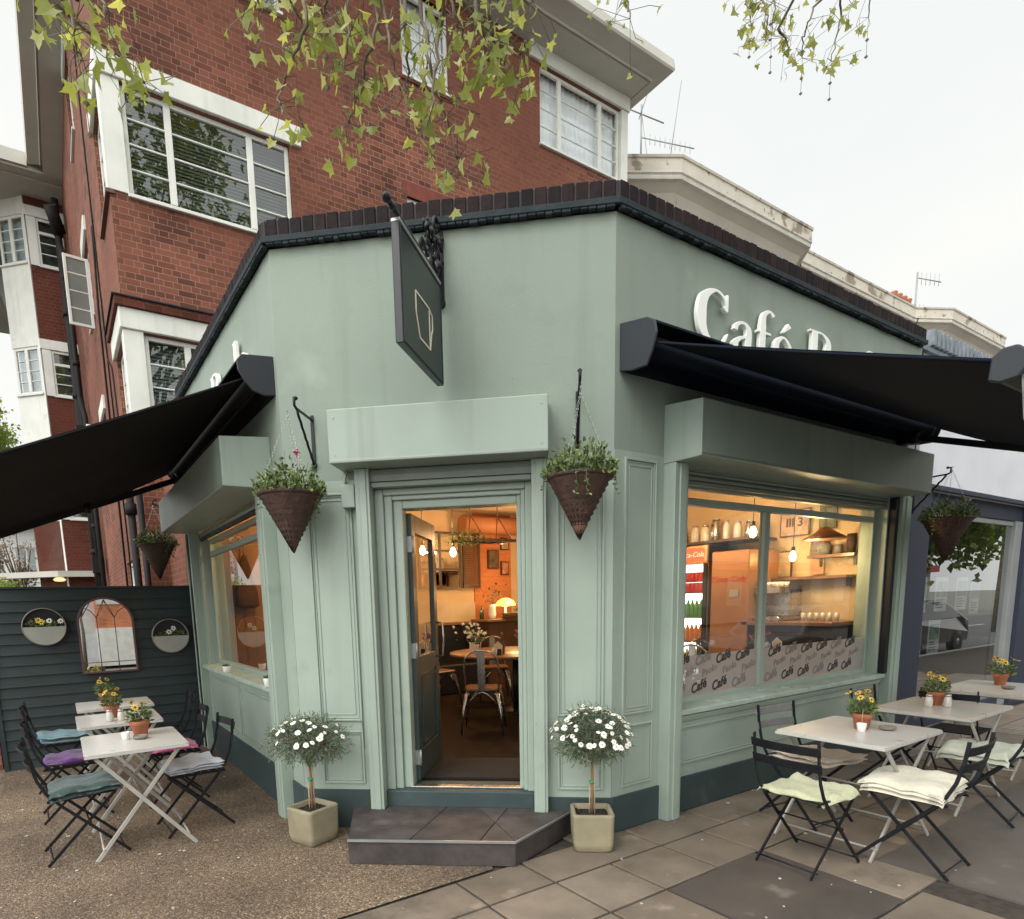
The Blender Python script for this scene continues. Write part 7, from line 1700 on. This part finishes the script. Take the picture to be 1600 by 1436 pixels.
def street_tree():
    t = thing('plane_tree', 'plane tree with fresh lime green leaves hanging in from above', 'tree', (3.2, -4.6, 0))
    rnd = random.Random(12)
    b = MB(); trunk = [(3.2, -4.6, -.1), (3.15, -4.5, 2.5), (3.0, -4.4, 5), (2.9, -4.2, 8), (3.0, -4.4, 12)]; b.tube(trunk, [.30, .25, .22, .16, .07], 14); b.build('trunk', M['bark'], t)
    ends = []; twm = mat('twig bark', (.16, .13, .09), .8)
    for ti, (pts, ls, n) in enumerate(TWIGS):
        if ti in (8, 10): n = n*.45
        if ti in (9, 11, 16): n = n*.62
        P = [Vector(p) for p in pts]
        if P[-1].length > 5: P = [p+Vector((0, 0, .05)) for p in P]
        tw = MB(); lv = MB()
        ends.append(P[0])
        # smooth polyline
        Q = []
        for i in range(len(P)-1):
            for q in range(4): Q.append(P[i].lerp(P[i+1], q/4)+Vector((rnd.gauss(0, .004), rnd.gauss(0, .004), rnd.gauss(0, .004))))
        Q.append(P[-1]); m = len(Q); far = P[-1].length > 5
        tw.tube(Q, [(.0075 if not far else .009)*(1-.75*i/m) for i in range(m)], 5)
        L_ = sum((Q[i+1]-Q[i]).length for i in range(m-1)); nodes = [max(1, min(m-1, int(m*q_+rnd.uniform(-1, 1)))) for q_ in (.3, .5, .62, .78)]
        for k in range(int(n*(2.5 if not far else 1.9))):
            i = m-1 if k % 3 == 0 else nodes[k % len(nodes)]        # leaves gather in tufts at the end and at a few nodes
            sp = .045 if not far else .07
            p = Q[i]+Vector((rnd.gauss(0, sp), rnd.gauss(0, sp), rnd.gauss(0, sp*.8)))
            st = p+Vector((rnd.gauss(0, .03), rnd.gauss(0, .03), -rnd.uniform(.01, .05))); tw.tube([Q[i], p, st], .0014, 3)
            plane_leaf(lv, st, ls*rnd.uniform(.32, .76)*(.95 if far else 1), rnd)
        br = tw.build('branch', twm, t, uv=False); lv.build('leaves', LM, br, uv=False); tw = MB()
        # seed balls on threads
        if rnd.random() < (.45 if far else .15):
            p = Q[-1]; z = -.12; tw.tube([p, p+Vector((0, 0, z-.1))], .0014, 3)
            for zz in (z, z-.09): tw.lathe([(0, -.011), (.011, 0), (0, .011)], 7, m=T(p.x, p.y, p.z+zz))
            tw.build('seed_balls', twm, br, uv=False)
    # limbs feeding the twigs
    lb = MB()
    hubs = [Vector((.75, 1.25, 4.2)), Vector((2.2, .9, 4.9)), Vector((5.2, 1.6, 7.4)), Vector((-.2, 1.6, 4.4))]
    for h in hubs: lb.tube([Vector((3.0, -4.4, 5.2)), Vector((3.0, -4.4, 5.2)).lerp(h, .5)+Vector((0, 0, .9)), h], [.11, .07, .03], 8)
    for e_ in ends:
        h = min(hubs, key=lambda q: (q-e_).length); lb.tube([h, h.lerp(e_, .5)+Vector((0, 0, .12)), e_], [.014, .010, .008], 6)
    # crown above and behind the viewer: clumps of leaves on limbs
    cr = MB(); C0 = Vector((4.4, -5.2, 13.0))
    for i in range(34):
        v = Vector((rnd.gauss(0, 1), rnd.gauss(0, 1), rnd.gauss(0, .8))).normalized(); c = C0+Vector((v.x*4.2, v.y*3.2, v.z*5.6))*rnd.uniform(.55, 1)
        lb.tube([Vector((3.0, -4.4, rnd.uniform(5, 11))), c], [.06, .015], 5)
        for k in range(190):
            p = c+Vector((rnd.gauss(0, .6), rnd.gauss(0, .6), rnd.gauss(0, .55))); plane_leaf(cr, p, rnd.uniform(.2, .34), rnd)
    lb.build('limb', M['bark'], t); cr.build('crown', LM, t, uv=False)
street_tree()
def clump_tree(name, loc, h, r, label, lm, seed, cat='tree', n=22, per=170, ls=(.10, .20), trunk=True, flat=1.0, group=None):
    rnd = random.Random(seed); t = thing(name, label, cat, loc, 0, group); b = MB()
    if trunk: b.tube([(0, 0, -.1), (.05, .05, h*.35), (-.05, 0, h*.75)], [.05*h**.5*.8, .04*h**.5*.8, .02], 9)
    cr = MB(); zc = h-r*flat
    for i in range(n):
        v = Vector((rnd.gauss(0, 1), rnd.gauss(0, 1), rnd.gauss(0, 1))).normalized(); c = Vector((v.x*r, v.y*r, v.z*r*flat))*rnd.uniform(.45, 1)+Vector((0, 0, zc))
        b.tube([(0, 0, zc*.6), c], [.03, .01], 4)
        for k in range(per):
            p = c+Vector((rnd.gauss(0, r*.17), rnd.gauss(0, r*.17), rnd.gauss(0, r*.15))); d = (rnd.gauss(0, 1), rnd.gauss(0, 1), rnd.gauss(0, 1)); L = rnd.uniform(*ls); leaf(cr, p, d, L, L*.62, rnd)
    part(b, 'trunk', M['bark'], t); o = cr.build('crown', lm, None, uv=False); o.parent = t; return t
def background():
    LMr = leafmat('maroon leaves', (.07, .025, .03), (.14, .05, .06), (.22, .10, .10), .3); LMg = leafmat('bright garden leaves', (.12, .17, .04), (.22, .30, .08), (.34, .42, .14), .45)
    clump_tree('garden_tree', (-1.75, 28.5, 0), 9.7, 1.45, 'light green tree left of the brick wing beyond the awning', LMg, 1, n=26, per=240, ls=(.10, .2))
    clump_tree('red_shrub', (-1.35, 22.5, 0), 3.5, .80, 'maroon leaved shrub above the dark fence at far left', LMr, 2, 'shrub', n=14, per=200, ls=(.05, .1))
    clump_tree('green_shrub', (-.75, 17.6, 0), 2.45, .60, 'bright green shrub just above the fence top at far left', LMg, 3, 'shrub', n=14, per=220, ls=(.04, .08), trunk=False)
    clump_tree('bare_shrub', (-.75, 21.0, 0), 4.1, .8, 'sparse pinkish flowering tree between the shrubs and the white house', leafmat('pink blossom', (.2, .12, .11), (.34, .24, .22), (.5, .4, .38), .3), 4, 'tree', n=12, per=26, ls=(.06, .1))
    h = thing('white_house', 'white rendered house far behind the left garden', 'house', (-5, 34, 0)); F = T(0, 32, 0)
    b = MB(); holed(b, F, -12, .2, 0, 5.2, [(-2.6, -1.6, 3.0, 4.4), (-1.2, -.5, 3.0, 4.4), (-4.6, -3.4, 3, 4.4), (-2.4, -1.2, .6, 2)]); b.box((-12, .3, 0), (.2, 8, 5.2)); b.build('wall', mat('white house render', (.74, .74, .72), .8, nscale=1, namt=.06), h)
    for u0, u1, z0, z1 in ((-2.6, -1.6, 3.0, 4.4), (-1.2, -.5, 3.0, 4.4), (-4.6, -3.4, 3, 4.4), (-2.4, -1.2, .6, 2)): casement(h, F, u0, u1, z0, z1, [(u0+u1)/2], 1, blind='curtain')
    r = MB(); r.add([(-12.3, 31.7, 5.2), (.5, 31.7, 5.2), (.5, 36, 6.0), (-12.3, 36, 6.0), (.5, 40, 5.2), (-12.3, 40, 5.2)], [(0, 1, 2, 3), (3, 2, 4, 5)]); r.build('roof', M['roof'], h)
    # low brick pier and wall left of the fence
    p = thing('brick_garden_wall', 'low red brick garden wall running off left of the dark fence', 'wall', (-1.6, 8, 0)); b = MB(T(0, 7.98, 0)); b.box((-9, 0, 0), (-.66, .22, 1.15)); b.build('wall', M['brick'], p); b = MB(T(0, 7.95, 0)); b.box((-9, 0, 1.15), (-.66, .28, 1.21)); b.build('coping', M['oldwhite'], p, bevel=.01)
background()

# ------------------------------------------------------------------ the street behind, seen in the mirror and the shop glass
def opposite():
    h = thing('brick_house_opposite', 'orange brick house over a white ground floor across the road', 'house', (1, -26, 0)); F = T(0, -24, 0) @ RZ(pi)
    b = MB(F); b.box((-14, 0, 2.1), (-1.7, 6, 9)); b.build('wall', mat_brick('orange stock brick', (.55, .17, .08), (.66, .24, .12), (.6, .45, .33)), h); b = MB(F); b.box((-14, -.05, 0), (-1.7, 6, 2.1)); b.build('white_ground_floor', mat('cream base render', (.75, .74, .70), .8), h)
    b = MB(F); b.box((-1.7, .5, 0), (14, 6, 5.2)); b.build('side_wing', mat('grey white render', (.62, .62, .62), .8), h)
    for u in (-12, -9, -6, -3):
        for z0, z1 in ((3.4, 5), (6.2, 7.6)): b = MB(F); b.box((u, -.06, z0), (u+1.2, .05, z1)); b.build('window', M['white'], h)
    t = thing('terrace_opposite', 'grey terrace across the road reflected in the blue shop window', 'terrace', (24, -20, 0)); b = MB(T(0, -16, 0) @ RZ(pi)); b.box((-60, 0, 0), (-14.2, 8, 7.5)); b.build('wall', mat('grey terrace render', (.42, .41, .38), .85, nscale=.8, namt=.15), t)
    for u in range(-58, -15, 3):
        for z0, z1 in ((1.0, 2.6), (4.2, 5.8)): b = MB(T(0, -15.96, 0) @ RZ(pi)); b.box((u, -.04, z0), (u+1.3, .03, z1)); b.build('window', M['white'], t)
    b = MB(T(0, -16.2, 0) @ RZ(pi)); b.box((-60, -.8, 3.0), (-14.2, 0, 3.5)); b.build('shop_canopy', mat('red canopy', (.35, .03, .03), .5), t)
    clump_tree('street_tree', (20.5, -1.8, 0), 6.6, 2.3, 'broad street tree at the kerb, reflected in the blue shop glass', LMd, 21, n=30, per=160, ls=(.16, .30))
    clump_tree('street_tree', (31.0, -3.0, 0), 9.0, 3.0, 'street tree further along the kerb, only seen in reflections', LMd, 22, n=26, per=130, ls=(.18, .32))
    clump_tree('street_tree', (-6.5, -9.5, 0), 9.0, 2.6, 'street tree across the road behind the viewer', LMd, 23, n=22, per=120, ls=(.18, .3))
    clump_tree('street_tree', (.9, -20.5, 0), 5.2, 1.0, 'small bright tree in front of the house across the road', leafmat('opposite garden leaves', (.12, .2, .05), (.2, .32, .08), (.3, .42, .12)), 24, n=14, per=110, ls=(.10, .2))
    def car(loc, rz, col, label):
        t = thing('parked_car', label, 'car', loc, rz, 'cars parked along the kerb'); L = 4.2; w = .88
        prof = [(-2.1, .30), (-2.12, .62), (-1.98, .82), (-1.2, .90), (-.55, 1.38), (-.1, 1.47), (.75, 1.45), (1.35, 1.22), (1.75, .98), (2.05, .90), (2.1, .55), (2.05, .30)]
        b = MB(); n = len(prof)
        def inset(z): return 0.0 if z < .92 else (z-.92)*.42
        vs = [(x, -(w-inset(z)), z) for x, z in prof]+[(x, (w-inset(z)), z) for x, z in prof]
        b.add(vs, [tuple(range(n)), tuple(range(2*n-1, n-1, -1))]+[(i, n+i, n+(i+1) % n, (i+1) % n) for i in range(n)]); part(b, 'body', mat('car paint '+label[:8], col, .2, coat=1.0, namt=.02), t, bevel=.05, seg=3)
        b = MB()
        for s_ in (-1, 1):
            y = lambda z: s_*(w-inset(z)+.004)
            b.add([(-1.08, y(.95), .95), (1.5, y(.98), .98), (1.25, y(1.2), 1.2), (.72, y(1.38), 1.38), (-.1, y(1.40), 1.40), (-.5, y(1.33), 1.33)], [(0, 1, 2, 3, 4, 5)])
        b.add([(-1.17, -.74, .93), (-1.17, .74, .93), (-.60, .62, 1.36), (-.60, -.62, 1.36)], [(0, 1, 2, 3)]); b.add([(1.40, -.62, 1.215), (1.40, .62, 1.215), (1.76, .72, .995), (1.76, -.72, .995)], [(0, 1, 2, 3)]); part(b, 'windows', M['glass_up'] if False else mat('dark car glass '+label[:8], (.02, .02, .025), .05, spec=.9), t)
        for x in (-1.3, 1.3):
            for s_ in (-1, 1):
                wmx = T(x, s_*.82, .31) @ RX(pi/2); b = MB(); b.lathe([(.19, -.09), (.31, -.09), (.315, 0), (.31, .09), (.19, .09)], 24, m=wmx); ty = part(b, 'wheel', M['blackmetal'], t); b = MB(); b.lathe([(0, -.095), (.19, -.085), (.19, .085), (0, .095)], 16, m=wmx); b.build('rim', M['steel'], None).parent = ty
        for s_ in (-.62, .62): b = MB(); b.lathe([(0, -.02), (.11, 0), (0, .03)], 12, m=T(-2.08, s_, .68) @ RY(pi/2)); part(b, 'headlight', M['white_pot'], t)
        b = MB(); b.box((-2.15, -.26, .42), (-2.11, .26, .53)); part(b, 'number_plate', M['letter'], t); return t
    car((14.0, -1.65, -.12), 0, (.012, .013, .018), 'black hatchback at the kerb, reflected in the blue shop window'); car((19.4, -1.65, -.12), 0, (.04, .042, .048), 'dark grey hatchback parked behind the black one'); car((9.0, -8.4, -.12), pi, (.5, .5, .5), 'pale hatchback across the road from the café')
opposite()
